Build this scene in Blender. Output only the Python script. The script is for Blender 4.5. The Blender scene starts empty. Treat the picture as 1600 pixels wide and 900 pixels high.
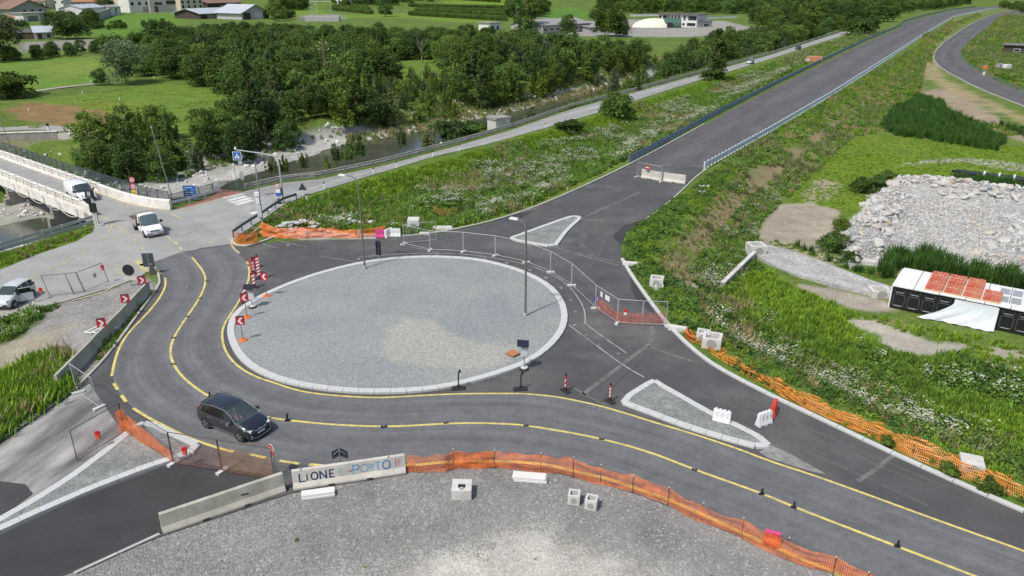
import bpy, bmesh, math, random
import numpy as np
from mathutils import Vector, Matrix, Euler
random.seed(7); RNG = np.random.default_rng(11)
S = bpy.context.scene; C = S.collection
R = math.radians; PI = math.pi
# ---------------------------------------------------------------- camera, sky, sun
CAMH = 24.0; PITCH = 22.0; HF = 68.0
cd = bpy.data.cameras.new('camera'); cam = bpy.data.objects.new('camera', cd); C.objects.link(cam)
cam.location = (0, 0, CAMH); cam.rotation_euler = (R(90 - PITCH), 0, 0)
cd.sensor_width = 36; cd.lens = 18 / math.tan(R(HF / 2)); cd.clip_end = 6000; cd.clip_start = .5
S.camera = cam
SUN_EL = 56; SUN_AZ = 222          # azimuth clockwise from +Y of the direction towards the sun
W = bpy.data.worlds.new('World'); S.world = W; W.use_nodes = True
nt = W.node_tree; bg = nt.nodes['Background']
sk = nt.nodes.new('ShaderNodeTexSky'); sk.sky_type = 'NISHITA'; sk.sun_disc = False
sk.sun_elevation = R(SUN_EL); sk.sun_rotation = R(SUN_AZ); sk.air_density = 1.0; sk.dust_density = 2.5; sk.ozone_density = .6
nt.links.new(sk.outputs[0], bg.inputs[0]); bg.inputs[1].default_value = .12
sl = bpy.data.lights.new('sun', 'SUN'); sl.energy = 3.0; sl.angle = R(3); sl.color = (1, .965, .9)
so = bpy.data.objects.new('sun', sl); C.objects.link(so)
az = R(SUN_AZ); el = R(SUN_EL)
tow = Vector((math.sin(az) * math.cos(el), math.cos(az) * math.cos(el), math.sin(el)))
so.rotation_euler = (-tow).to_track_quat('-Z', 'Y').to_euler(); so.location = tow * 60 + Vector((0, 60, 0))
vs = S.view_settings; vs.view_transform = 'Standard'; vs.look = 'None'; vs.exposure = .22; vs.gamma = 1
S.cycles.max_bounces = 6; S.cycles.transparent_max_bounces = 12
# ---------------------------------------------------------------- photograph pixel -> point of the place
FPX = 800 / math.tan(R(HF / 2)); CP, SP = math.cos(R(PITCH)), math.sin(R(PITCH))
def ray(px, py):
    X = (px - 800) / FPX; Y = -(py - 450) / FPX
    return np.array([X, CP + Y * SP, -SP + Y * CP])
def G(px, py, z=0.0):
    d = ray(px, py); t = (z - CAMH) / d[2]
    return Vector((d[0] * t, d[1] * t, z))
def GP(pts, z=0.0): return [G(p[0], p[1], z) for p in pts]
def xy(pts, z=0.0): return np.array([G(p[0], p[1], z)[:2] for p in pts])
def chaikin(P, n=2, closed=False):
    P = [np.array(p, float) for p in P]
    for _ in range(n):
        Q = []
        m = len(P)
        for i in range(m if closed else m - 1):
            a, b = P[i], P[(i + 1) % m]; Q += [a * .75 + b * .25, a * .25 + b * .75]
        P = Q if closed else [P[0]] + Q + [P[-1]]
    return P
def resample(P, step=None, n=None):
    P = np.array([list(p) for p in P], float); d = np.r_[0, np.cumsum(np.linalg.norm(np.diff(P, axis=0), axis=1))]
    if n is None: n = max(2, int(round(d[-1] / step)) + 1)
    t = np.linspace(0, d[-1], n)
    return np.stack([np.interp(t, d, P[:, k]) for k in range(P.shape[1])], 1)
# ---------------------------------------------------------------- materials
MATS = {}
def nodes(name):
    m = bpy.data.materials.new(name); m.use_nodes = True
    t = m.node_tree; return m, t, t.nodes['Principled BSDF']
def N(t, typ, **kw):
    n = t.nodes.new(typ)
    for k, v in kw.items():
        if k.startswith('i_'): n.inputs[k[2:].replace('_', ' ')].default_value = v
        elif k[0] == 'i' and k[1:].isdigit(): n.inputs[int(k[1:])].default_value = v
        else: setattr(n, k, v)
    return n
def L(t, a, b): t.links.new(a, b)
def noise(t, vec, scale, detail=4, rough=.55):
    n = N(t, 'ShaderNodeTexNoise'); n.inputs['Scale'].default_value = scale; n.inputs['Detail'].default_value = detail
    n.inputs['Roughness'].default_value = rough
    if vec is not None: L(t, vec, n.inputs['Vector'])
    return n.outputs['Fac']
def mrange(t, v, a, b, c, d):
    n = N(t, 'ShaderNodeMapRange', i1=a, i2=b, i3=c, i4=d); L(t, v, n.inputs[0]); return n.outputs[0]
def mul(t, a, b, op='MULTIPLY'):
    n = N(t, 'ShaderNodeMath', operation=op)
    for k, v in enumerate((a, b)):
        if isinstance(v, (int, float)): n.inputs[k].default_value = v
        else: L(t, v, n.inputs[k])
    return n.outputs[0]
def scale_col(t, col, fac):
    n = N(t, 'ShaderNodeVectorMath', operation='SCALE')
    if isinstance(col, (tuple, list)): n.inputs[0].default_value = col[:3]
    else: L(t, col, n.inputs[0])
    L(t, fac, n.inputs['Scale']); return n.outputs[0]
def mixc(t, fac, a, b):
    n = N(t, 'ShaderNodeMix', data_type='RGBA')
    if isinstance(fac, (int, float)): n.inputs[0].default_value = fac
    else: L(t, fac, n.inputs[0])
    for k, v in ((6, a), (7, b)):
        if isinstance(v, (tuple, list)): n.inputs[k].default_value = (*v[:3], 1)
        else: L(t, v, n.inputs[k])
    return n.outputs[2]
def M(name, c, r=.7, n=.12, s=4.0, metal=0, bump=0, coat=0, c2=None, s2=1.5):
    """plain procedural surface: base colour broken by grain, optionally blotched with a second colour"""
    if name in MATS: return MATS[name]
    m, t, b = nodes(name)
    tc = N(t, 'ShaderNodeTexCoord').outputs['Object']
    col = (*c, 1)
    if c2: col = mixc(t, mrange(t, noise(t, tc, s2, 5, .65), .45, .62, 0, 1), c, c2)
    f = mrange(t, noise(t, tc, s, 5, .6), .25, .75, 1 - n, 1 + n)
    L(t, scale_col(t, col, f), b.inputs['Base Color'])
    b.inputs['Roughness'].default_value = r; b.inputs['Metallic'].default_value = metal
    if coat: b.inputs['Coat Weight'].default_value = coat; b.inputs['Coat Roughness'].default_value = .08
    if bump:
        bp = N(t, 'ShaderNodeBump', i_Strength=bump, i_Distance=.02)
        L(t, noise(t, tc, s * 3, 3), bp.inputs['Height']); L(t, bp.outputs[0], b.inputs['Normal'])
    MATS[name] = m; return m
def gravel_nodes(t, pos, scale):
    v = N(t, 'ShaderNodeTexVoronoi', feature='F1'); v.inputs['Scale'].default_value = scale
    L(t, pos, v.inputs['Vector'])
    sp = N(t, 'ShaderNodeSeparateColor'); L(t, v.outputs['Color'], sp.inputs[0])
    return mrange(t, sp.outputs[0], 0, 1, .7, 1.3), v.outputs['Distance']
def gravel(name, c, c2, scale=9, blotch=.12, lo=.42, hi=.62):
    if name in MATS: return MATS[name]
    m, t, b = nodes(name); pos = N(t, 'ShaderNodeNewGeometry').outputs['Position']
    g, d = gravel_nodes(t, pos, scale); g2, _ = gravel_nodes(t, pos, scale * .41)
    col = mixc(t, mrange(t, noise(t, pos, blotch, 5, .6), lo, hi, 0, 1), c, c2)
    f = mul(t, g, mrange(t, g2, .55, 1.5, .82, 1.18))
    f = mul(t, f, mrange(t, noise(t, pos, .6, 4), .3, .7, .88, 1.1))
    L(t, scale_col(t, col, f), b.inputs['Base Color']); b.inputs['Roughness'].default_value = .95
    bp = N(t, 'ShaderNodeBump', i_Strength=.5, i_Distance=.04); L(t, g, bp.inputs['Height']); L(t, bp.outputs[0], b.inputs['Normal'])
    MATS[name] = m; return m
def asphalt(name, c, streak=0, dust=(.3, .29, .27), dustamt=.15, patch=.1, tracks=False):
    if name in MATS: return MATS[name]
    m, t, b = nodes(name); pos = N(t, 'ShaderNodeNewGeometry').outputs['Position']
    col = mixc(t, mul(t, mrange(t, noise(t, pos, .11, 6, .65), .5, .75, 0, 1), dustamt), c, dust)
    f = mrange(t, noise(t, pos, .35, 5, .6), .3, .7, 1 - patch, 1 + patch)
    f = mul(t, f, mrange(t, noise(t, pos, 22, 2), .3, .7, .86, 1.14))
    f = mul(t, f, mrange(t, noise(t, pos, 3.2, 4, .7), .3, .7, .93, 1.07))
    if tracks:
        uv = N(t, 'ShaderNodeUVMap').outputs[0]; sx = N(t, 'ShaderNodeSeparateXYZ'); L(t, uv, sx.inputs[0])
        mp = N(t, 'ShaderNodeMapping'); mp.inputs['Scale'].default_value = (9, .06, 1); L(t, uv, mp.inputs[0])
        f = mul(t, f, mrange(t, noise(t, mp.outputs[0], 1.0, 5, .6), .3, .7, .86, 1.13))
        f = mul(t, f, mrange(t, noise(t, pos, .8, 6, .75), .36, .6, .84, 1.06))
        mp2 = N(t, 'ShaderNodeMapping'); mp2.inputs['Scale'].default_value = (3, .025, 1); L(t, uv, mp2.inputs[0])
        f = mul(t, f, mrange(t, noise(t, mp2.outputs[0], 1.0, 3, .6), .3, .7, .86, 1.14))
        w = N(t, 'ShaderNodeMath', operation='SINE'); L(t, mul(t, sx.outputs[0], 4 * PI), w.inputs[0])
        f = mul(t, f, mrange(t, w.outputs[0], -1, 1, 1.06, .9))
    L(t, scale_col(t, col, f), b.inputs['Base Color']); b.inputs['Roughness'].default_value = .88
    bp = N(t, 'ShaderNodeBump', i_Strength=.25, i_Distance=.01); L(t, noise(t, pos, 40, 2), bp.inputs['Height']); L(t, bp.outputs[0], b.inputs['Normal'])
    MATS[name] = m; return m
def leafmat(name, c, hue=.25, trans=.38):
    """foliage: colour x per-leaf attribute x per-plant random"""
    if name in MATS: return MATS[name]
    m, t, b = nodes(name)
    at = N(t, 'ShaderNodeAttribute', attribute_name='Lf'); oi = N(t, 'ShaderNodeObjectInfo')
    k = mul(t, at.outputs['Fac'], mrange(t, oi.outputs['Random'], 0, 1, .68, 1.32))
    sw = mul(t, oi.outputs['Random'], 7.31); fr = N(t, 'ShaderNodeMath', operation='FRACT'); L(t, sw, fr.inputs[0])
    warm = (c[0] * 1.3, c[1] * 1.08, c[2] * .75); cool = (c[0] * .85, c[1] * .97, c[2] * 1.35)
    col = scale_col(t, mixc(t, mrange(t, fr.outputs[0], 0, 1, .5 - hue * 2, .5 + hue * 2), cool, warm), k)
    L(t, col, b.inputs['Base Color']); b.inputs['Roughness'].default_value = .75
    b.inputs['Specular IOR Level'].default_value = .2
    if trans:
        tr = N(t, 'ShaderNodeBsdfTranslucent'); L(t, col, tr.inputs[0])
        mx = N(t, 'ShaderNodeMixShader', i0=trans); L(t, b.outputs[0], mx.inputs[1]); L(t, tr.outputs[0], mx.inputs[2])
        L(t, mx.outputs[0], t.nodes['Material Output'].inputs[0])
    MATS[name] = m; return m
def netmat(name, c, cu=.09, cv=.06, fill=.5, rough=.5):
    """plastic or wire netting: strands opaque, holes open, by UV in metres"""
    if name in MATS: return MATS[name]
    m, t, b = nodes(name)
    uv = N(t, 'ShaderNodeUVMap').outputs[0]; sx = N(t, 'ShaderNodeSeparateXYZ'); L(t, uv, sx.inputs[0])
    def strands(o, cell):
        f = N(t, 'ShaderNodeMath', operation='FRACT'); L(t, mul(t, o, 1 / cell), f.inputs[0])
        return mul(t, f.outputs[0], 1 - math.sqrt(1 - fill), 'LESS_THAN')
    a = mul(t, strands(sx.outputs[0], cu), strands(sx.outputs[1], cv), 'MAXIMUM')
    tc = N(t, 'ShaderNodeNewGeometry').outputs['Position']
    L(t, scale_col(t, (*c, 1), mrange(t, noise(t, tc, 2.5, 4), .3, .7, .7, 1.25)), b.inputs['Base Color'])
    b.inputs['Roughness'].default_value = rough
    tr = N(t, 'ShaderNodeBsdfTransparent'); mx = N(t, 'ShaderNodeMixShader'); L(t, a, mx.inputs[0])
    L(t, tr.outputs[0], mx.inputs[1]); L(t, b.outputs[0], mx.inputs[2]); L(t, mx.outputs[0], t.nodes['Material Output'].inputs[0])
    MATS[name] = m; return m
# ---------------------------------------------------------------- mesh helpers
class MB:
    def __init__(s): s.v = []; s.f = []; s.m = []; s.uv = []; s.mi = 0
    def add(s, vs, fs):
        o = len(s.v); s.v += [tuple(p) for p in vs]; s.f += [tuple(i + o for i in f) for f in fs]; s.m += [s.mi] * len(fs)
        return s
    def box(s, c, d, rz=0, rx=0, ry=0, taper=1):
        x, y, z = d[0] / 2, d[1] / 2, d[2] / 2; q = Euler((rx, ry, rz)).to_matrix(); vs = []
        for k in (-1, 1):
            tp = taper if k > 0 else 1
            for a, b in ((-1, -1), (1, -1), (1, 1), (-1, 1)): vs.append(Vector(c) + q @ Vector((a * x * tp, b * y * tp, k * z)))
        return s.add(vs, [(3, 2, 1, 0), (4, 5, 6, 7), (0, 1, 5, 4), (1, 2, 6, 5), (2, 3, 7, 6), (3, 0, 4, 7)])
    def tube(s, pts, r, n=8, r2=None):
        pts = [Vector(p) for p in pts]; m = len(pts); vs = []; prev = None
        for i, p in enumerate(pts):
            d = (pts[min(i + 1, m - 1)] - pts[max(i - 1, 0)]).normalized()
            a = prev if prev is not None and abs(prev.dot(d)) < .95 else (Vector((0, 0, 1)) if abs(d.z) < .9 else Vector((1, 0, 0)))
            u = d.cross(a).normalized(); w = u.cross(d).normalized(); prev = a
            rr = r if r2 is None else r + (r2 - r) * i / (m - 1)
            vs += [p + (u * math.cos(2 * PI * k / n) + w * math.sin(2 * PI * k / n)) * rr for k in range(n)]
        fs = [(i * n + k, i * n + (k + 1) % n, (i + 1) * n + (k + 1) % n, (i + 1) * n + k) for i in range(m - 1) for k in range(n)]
        fs += [tuple(range(n))[::-1], tuple((m - 1) * n + k for k in range(n))]
        return s.add(vs, fs)
    def disc(s, c, r, h, n=16, axis='z', r2=None):
        r2 = r if r2 is None else r2; c = Vector(c); vs = []
        for k, (zz, rr) in enumerate(((-h / 2, r), (h / 2, r2))):
            for i in range(n):
                a = 2 * PI * i / n; p = (math.cos(a) * rr, math.sin(a) * rr, zz)
                if axis == 'x': p = (p[2], p[0], p[1])
                if axis == 'y': p = (p[1], p[2], p[0])
                vs.append(c + Vector(p))
        return s.add(vs, [tuple(range(n))[::-1], tuple(range(n, 2 * n))] + [(i, (i + 1) % n, n + (i + 1) % n, n + i) for i in range(n)])
    def prism(s, poly, z0, z1):
        n = len(poly); vs = [(p[0], p[1], z0) for p in poly] + [(p[0], p[1], z1) for p in poly]
        return s.add(vs, [tuple(range(n))[::-1], tuple(range(n, 2 * n))] + [(i, (i + 1) % n, n + (i + 1) % n, n + i) for i in range(n)])
    def sweep(s, path, prof, closed=True, caps=True):
        """profile (side offset, z) swept along a path; side = left of travel"""
        P = [Vector(p) for p in path]; m = len(P); n = len(prof); vs = []
        for i in range(m):
            d = (P[min(i + 1, m - 1)] - P[max(i - 1, 0)]); d.z = 0; d.normalize(); nn = Vector((-d.y, d.x, 0))
            vs += [P[i] + nn * a + Vector((0, 0, b)) for a, b in prof]
        k = n if closed else n - 1
        fs = [(i * n + j, (i + 1) * n + j, (i + 1) * n + (j + 1) % n, i * n + (j + 1) % n) for i in range(m - 1) for j in range(k)]
        if closed and caps: fs += [tuple(range(n)), tuple((m - 1) * n + j for j in range(n))[::-1]]
        return s.add(vs, fs)
    def mesh(s, name, mats, smooth=False):
        me = bpy.data.meshes.new(name); me.from_pydata(s.v, [], s.f); me.update()
        for m in (mats if isinstance(mats, (list, tuple)) else [mats]): me.materials.append(m)
        if any(s.m): me.polygons.foreach_set('material_index', s.m)
        if smooth: me.polygons.foreach_set('use_smooth', [True] * len(s.f))
        return me
    def build(s, name, mats, parent=None, smooth=False, loc=None, rz=0):
        o = link(name, s.mesh(name, mats, smooth), parent)
        if loc is not None: o.location = loc
        if rz: o.rotation_euler.z = rz
        return o
def link(name, me, parent=None, loc=None, rz=0, sc=None):
    o = bpy.data.objects.new(name, me); C.objects.link(o)
    if parent: o.parent = parent
    if loc is not None: o.location = loc
    if rz: o.rotation_euler.z = rz
    if sc is not None: o.scale = sc if hasattr(sc, '__len__') else (sc, sc, sc)
    return o
def tag(o, label=None, cat=None, group=None, kind=None):
    if label: o['label'] = label
    if cat: o['category'] = cat
    if group: o['group'] = group
    if kind: o['kind'] = kind
    return o
def thing(name, label, cat, loc=(0, 0, 0), rz=0, group=None):
    return tag(link(name, None, None, loc, rz), label, cat, group)
def dup(o, parent=None, loc=None, rz=None, label=None, group=None):
    c = o.copy(); C.objects.link(c)
    if parent: c.parent = parent
    if loc is not None: c.location = loc
    if rz is not None: c.rotation_euler.z = rz
    if label: c['label'] = label
    if group: c['group'] = group
    for ch in list(o.children): dup(ch, c)
    return c
def heading(a, b): return math.atan2(b[1] - a[1], b[0] - a[0])
def tess(poly, z, name, mat, kind='structure', parent=None, hfun=None):
    """flat (or draped) sheet from an outline"""
    bm = bmesh.new(); vs = [bm.verts.new((p[0], p[1], z)) for p in poly]
    es = [bm.edges.new((vs[i], vs[(i + 1) % len(vs)])) for i in range(len(vs))]
    bmesh.ops.triangle_fill(bm, use_beauty=True, edges=es, normal=(0, 0, 1))
    for f in bm.faces:
        f.normal_update()
        if f.normal.z < 0: f.normal_flip()
    me = bpy.data.meshes.new(name); bm.to_mesh(me); bm.free(); me.materials.append(mat)
    o = link(name, me, parent)
    if kind: o['kind'] = kind
    return o
def ribbon(Lp, Rp, z, name, mat, parent=None, across=8, step=1.0, kind=None, drape=None):
    """sheet between two edges; UV x = across 0..1, y = metres along"""
    Lp = np.array([list(p)[:2] for p in Lp]); Rp = np.array([list(p)[:2] for p in Rp])
    ln = np.linalg.norm(np.diff(Lp, axis=0), axis=1).sum(); n = max(2, int(ln / step))
    a = resample(Lp, n=n); b = resample(Rp, n=n); me = bpy.data.meshes.new(name)
    vs = []; uvs = []
    for i in range(n):
        for j in range(across + 1):
            q = a[i] + (b[i] - a[i]) * j / across
            vs.append((q[0], q[1], z if drape is None else float(drape(q[0], q[1])) + z)); uvs.append((j / across, i * ln / n))
    w = across + 1
    fs = [(i * w + j, i * w + j + 1, (i + 1) * w + j + 1, (i + 1) * w + j) for i in range(n - 1) for j in range(across)]
    me.from_pydata(vs, [], fs); me.update(); me.materials.append(mat)
    ul = me.uv_layers.new(name='UVMap'); ul.data.foreach_set('uv', [c for l in me.loops for c in uvs[l.vertex_index]])
    if me.polygons[0].normal.z < 0: me.flip_normals()
    o = link(name, me, parent)
    if kind: o['kind'] = kind
    return o
def line(pts, w, z, name, mat, parent=None, kind=None, smooth=2):
    P = np.array([list(p)[:2] for p in (chaikin(pts, smooth) if smooth and len(pts) > 2 else pts)])
    d = np.gradient(P, axis=0) if len(P) > 2 else np.array([P[1] - P[0]] * 2); d /= np.linalg.norm(d, axis=1)[:, None] + 1e-9
    nn = np.stack([-d[:, 1], d[:, 0]], 1) * w / 2
    vs = [(*q, z) for q in P + nn] + [(*q, z) for q in P - nn]; k = len(P)
    me = bpy.data.meshes.new(name); me.from_pydata(vs, [], [(k + i, k + i + 1, i + 1, i) for i in range(k - 1)]); me.update(); me.materials.append(mat)
    o = link(name, me, parent)
    if kind: o['kind'] = kind
    return o
# ---------------------------------------------------------------- numpy fields
def vnoise(x, y, s, seed=0):
    x = np.asarray(x, float) / s; y = np.asarray(y, float) / s; xi = np.floor(x); yi = np.floor(y); fx = x - xi; fy = y - yi
    fx = fx * fx * (3 - 2 * fx); fy = fy * fy * (3 - 2 * fy)
    def h(a, b):
        v = np.sin(a * 127.1 + b * 311.7 + seed * 74.7) * 43758.5453; return v - np.floor(v)
    return (h(xi, yi) * (1 - fx) + h(xi + 1, yi) * fx) * (1 - fy) + (h(xi, yi + 1) * (1 - fx) + h(xi + 1, yi + 1) * fx) * fy
def fbm(x, y, s, seed=0): return (vnoise(x, y, s, seed) * .55 + vnoise(x, y, s * .43, seed + 1) * .3 + vnoise(x, y, s * .17, seed + 2) * .15)
def sstep(a, b, v): t = np.clip((v - a) / (b - a), 0, 1); return t * t * (3 - 2 * t)
def pdist(P, x, y, closed=False):
    x = np.asarray(x, float); y = np.asarray(y, float); d = np.full(x.shape, 1e9); n = len(P)
    for i in range(n if closed else n - 1):
        a = P[i]; b = P[(i + 1) % n]; ab = b - a; L2 = ab @ ab + 1e-12
        t = np.clip(((x - a[0]) * ab[0] + (y - a[1]) * ab[1]) / L2, 0, 1)
        d = np.minimum(d, (x - a[0] - t * ab[0]) ** 2 + (y - a[1] - t * ab[1]) ** 2)
    return np.sqrt(d)
def inside(P, x, y):
    x = np.asarray(x, float); y = np.asarray(y, float); r = np.zeros(x.shape, bool); n = len(P)
    for i in range(n):
        a = P[i]; b = P[(i + 1) % n]
        c = ((a[1] > y) != (b[1] > y)) & (x < (b[0] - a[0]) * (y - a[1]) / (b[1] - a[1] + 1e-12) + a[0]); r ^= c
    return r
def sd(P, x, y):
    """signed distance, positive inside"""
    d = pdist(P, x, y, True); return np.where(inside(P, x, y), d, -d)
# ---------------------------------------------------------------- outlines of the place
NEW_L = [(470, 376), (600, 373), (680, 366), (760, 350), (830, 328), (900, 298), (985, 258), (1100, 195), (1200, 142), (1300, 92), (1345, 70), (1405, 44), (1412, 36), (1440, 28), (1480, 18), (1540, 10), (1600, 5.5), (1700, 2)]
NEW_R = [(1750, 6), (1650, 8), (1600, 9.5), (1545, 14), (1490, 25), (1440, 55), (1380, 95), (1300, 147), (1200, 206), (1100, 262), (1060, 300), (1030, 325), (1000, 346), (978, 362), (970, 385), (972, 405), (985, 428), (1000, 450), (1040, 505), (1080, 545), (1120, 575), (1200, 617), (1300, 664), (1400, 712), (1500, 757), (1600, 800), (1800, 880)]
LOW_EDGE = [(1900, 1150), (1450, 975), (1301, 896), (1250, 877), (1150, 834), (1050, 790), (950, 757), (860, 737), (780, 729), (700, 729), (640, 737), (545, 752), (455, 770), (350, 805), (250, 838), (100, 898), (-60, 965), (-200, 1030)]
LEFT_EDGE = [(-250, 830), (-60, 725), (0, 692), (60, 651), (122, 608), (160, 568), (188, 533), (217, 493), (243, 458), (250, 444), (246, 428), (233, 412)]
SEAM = [(270, 402), (312, 388), (362, 381), (366, 385), (385, 387), (410, 380)]
ROAD = NEW_L + NEW_R + LOW_EDGE + LEFT_EDGE + SEAM
ROADXY = np.array([G(*p)[:2] for p in ROAD])
OLD_N = [(268, 329), (300, 321), (345, 308), (382, 299), (440, 286), (500, 280), (600, 258.5), (710, 229), (800, 203), (860, 182), (900, 169), (975, 149), (1040, 131), (1107, 113), (1200, 87), (1327, 46)]
OLD_S = [(1327, 52), (1200, 93), (1150, 107), (1100, 122), (1047, 139), (980, 160), (947, 172), (905, 184), (852, 200), (800, 212), (762, 225), (717, 235), (675, 245), (620, 262), (585, 272), (507, 296), (475, 306), (440, 322), (425, 334), (405, 347), (380, 362), (364, 378)]
JUNC = [(362, 386), (312, 392), (272, 406), (240, 418), (222, 430), (185, 446), (100, 471), (45, 484), (0, 499), (-160, 560), (-160, 478), (0, 422), (60, 397), (120, 377), (145, 362), (149, 347), (149, 338), (207, 318)]
OLDXY = np.array([G(*p)[:2] for p in OLD_N + OLD_S + JUNC])
CREST = [(1750, 4), (1600, 11), (1545, 16), (1490, 29), (1445, 60), (1385, 102), (1307, 155), (1212, 218), (1120, 280), (1075, 318), (1040, 352), (1010, 378), (998, 405), (1015, 440), (1052, 492), (1090, 530), (1135, 562), (1215, 604), (1320, 652), (1420, 698), (1520, 742), (1620, 785), (1800, 850)]
LOWXY = np.vstack([xy(CREST), [[400, 20], [1400, 60], [1400, 900]]])
CH_S = [(-400, 560), (-160, 455), (0, 396), (80, 372), (148, 349), (175, 337), (268, 321), (340, 303), (382, 294), (440, 281), (500, 274), (600, 252), (710, 223), (830, 190), (900, 163), (975, 143), (1040, 125), (1107, 107), (1200, 82), (1300, 52)]
CH_N = [(1260, 46), (1150, 62), (1060, 79), (1000, 96), (850, 127), (700, 152), (600, 168), (520, 182), (440, 197), (380, 207), (330, 216), (250, 226), (130, 222), (60, 222), (0, 222), (-250, 300)]
CHXY = xy(CH_S + CH_N)
WZ = -3.5
WAT_N = [(1085, 99), (1040, 113), (960, 135), (900, 148), (850, 162), (800, 173), (750, 184), (700, 195), (650, 205), (610, 213), (550, 222), (510, 232), (480, 244), (440, 254), (400, 268), (330, 295), (250, 315), (130, 335), (60, 340), (0, 352), (-200, 400)]
WAT_S = [(-200, 470), (0, 392), (100, 372), (250, 345), (330, 322), (400, 300), (440, 288), (500, 270), (560, 259), (620, 246), (700, 225), (800, 199), (900, 168), (1000, 137), (1090, 108)]
WATXY = xy(WAT_N + WAT_S, WZ)
HOLLOW = xy([(450, 322), (520, 300), (620, 270), (760, 235), (905, 192), (1047, 147), (1200, 100), (1320, 58), (1390, 46), (1300, 82), (1200, 130), (1100, 185), (985, 246), (900, 288), (820, 325), (740, 348), (640, 366), (500, 360), (420, 350)])
FARROAD_L = [(1600, 31), (1560, 36), (1545, 25 + 0), ]
def height(x, y):
    x = np.asarray(x, float); y = np.asarray(y, float)
    h = np.full(x.shape, -.03)
    h = h + np.where(y > 820, (y - 820) * .09, 0)
    h = h - 2.6 * sstep(.8, 7.5, sd(LOWXY, x, y)) * (1 - sstep(300, 480, y))
    c = sd(CHXY, x, y); ch = sstep(0, 5.5, c)
    w = sstep(-1, 3, sd(WATXY, x, y))
    rough = (fbm(x, y, 7, 3) - .5)
    h = np.where(c > 0, h * (1 - ch) + ch * (-3.25 + rough * .7) - w * .9, h)
    h = h - 1.3 * sstep(.5, 6, sd(HOLLOW, x, y)) * (1 - sstep(200, 320, y))
    free = sstep(.5, 3, -sd(ROADXY, x, y)) * sstep(.5, 3, -sd(OLDXY, x, y))
    h = h + (fbm(x, y, 5, 8) - .5) * .35 * free * (y < 500)
    h = np.where((sd(ROADXY, x, y) > -.6) | (sd(OLDXY, x, y) > -.6), np.minimum(h, -.05), h)
    return h
def height1(x, y): return float(height(np.array([x]), np.array([y]))[0])
def TT(pts):
    """photograph pixels -> points on the terrain (vectorised march)"""
    D = np.array([ray(*p) for p in pts]); lo = np.full(len(D), 5.0); hi = (np.maximum(0, (-6 - CAMH) / np.minimum(D[:, 2], -1e-3)))
    ts = lo.copy(); done = np.zeros(len(D), bool); res = hi.copy()
    base = (0 - CAMH) / np.minimum(D[:, 2], -1e-3)
    grid = np.linspace(.86, 1.26, 161)
    for g in grid:
        t = base * g; below = (CAMH + D[:, 2] * t) < height(D[:, 0] * t, D[:, 1] * t)
        new = below & ~done; res[new] = t[new]; done |= below
    P = D * res[:, None]; P[:, 2] = height(P[:, 0], P[:, 1])
    return [Vector(p) for p in P]
def T(px, py): return TT([(px, py)])[0]
# ================================================================ GROUND
def axis(spans):
    out = [spans[0][0]]
    for a, b, s0, s1 in spans:
        p = a
        while p < b - 1e-6:
            f = (p - a) / (b - a); p = min(b, p + s0 + (s1 - s0) * f); out.append(p)
    return np.array(out)
gx = axis([(-1500, -220, 60, 5), (-220, -75, 4, .9), (-75, 70, .55, .55), (70, 190, .8, 4), (190, 1700, 6, 60)])
gy = axis([(-60, 16, 6, 1), (16, 75, .45, .45), (75, 170, .6, .9), (170, 420, 1.1, 4), (420, 1700, 5, 50)])
XX, YY = np.meshgrid(gx, gy); X = XX.ravel(); Y = YY.ravel(); Z = height(X, Y)
col = np.empty((len(X), 3)); grv = np.zeros(len(X))
n1 = fbm(X, Y, 9, 21); n2 = fbm(X, Y, 30, 5); n3 = fbm(X, Y, 2.6, 9)
LUSH = np.array([.085, .15, .024]); col[:] = LUSH * (.75 + .5 * n1[:, None]); 
def paint(mask, c, g=0.0):
    global col, grv
    m = np.clip(mask, 0, 1); col = col * (1 - m[:, None]) + np.array(c) * m[:, None]; grv = grv * (1 - m) + g * m
def zone(pts, c, g=0.0, z=0.0, soft=.6, ragged=2.5, amt=1.0, grow=0):
    P = xy(pts, z); s = sd(P, X, Y) + grow; paint(sstep(-soft, soft, s + (n3 - .5) * ragged) * amt, c, g)
LOWM = sd(LOWXY, X, Y)
# the low land on the right: rough grass, a dry band down the bank, bare soil
paint(sstep(0, 3, LOWM) * (.55 + .45 * n1), (.10, .165, .03))
dry = np.exp(-((LOWM - 4.2) / 2.0) ** 2) * sstep(.36, .62, n1 + .16) * (Y > 62)
paint(dry * .95, (.27, .21, .125), .35)
paint(sstep(.53, .6, n3) * sstep(1, 4, LOWM) * sstep(.5, .62, n1) * .7, (.22, .17, .10), .2)
zone([(1235, 300), (1330, 215), (1440, 205), (1620, 235), (1760, 300), (1760, 330), (1560, 300), (1480, 285), (1400, 290), (1330, 340), (1310, 330), (1240, 335)], (.125, .2, .018), 0, -2.6, 2, 5)
zone([(1185, 352), (1215, 320), (1265, 316), (1312, 328), (1308, 372), (1290, 392), (1322, 408), (1300, 416), (1180, 378)], (.36, .31, .24), .8, -2.6, .5, 2)
zone([(1250, 300), (1290, 276), (1318, 282), (1300, 312), (1258, 315)], (.34, .29, .22), .6, -2.6, .7, 3, .8)
zone([(1390, 262), (1440, 250), (1510, 246), (1620, 258), (1760, 280), (1760, 290), (1600, 268), (1500, 253), (1430, 258)], (.36, .34, .3), .7, -2.6, .4, 1.5, .85)
zone([(1318, 420), (1312, 360), (1338, 335), (1380, 290), (1402, 284), (1420, 290), (1500, 288), (1600, 305), (1800, 340), (1800, 500), (1600, 435), (1480, 425), (1400, 400), (1370, 412)], (.42, .42, .41), 1, -2.6, .4, 1)
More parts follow.
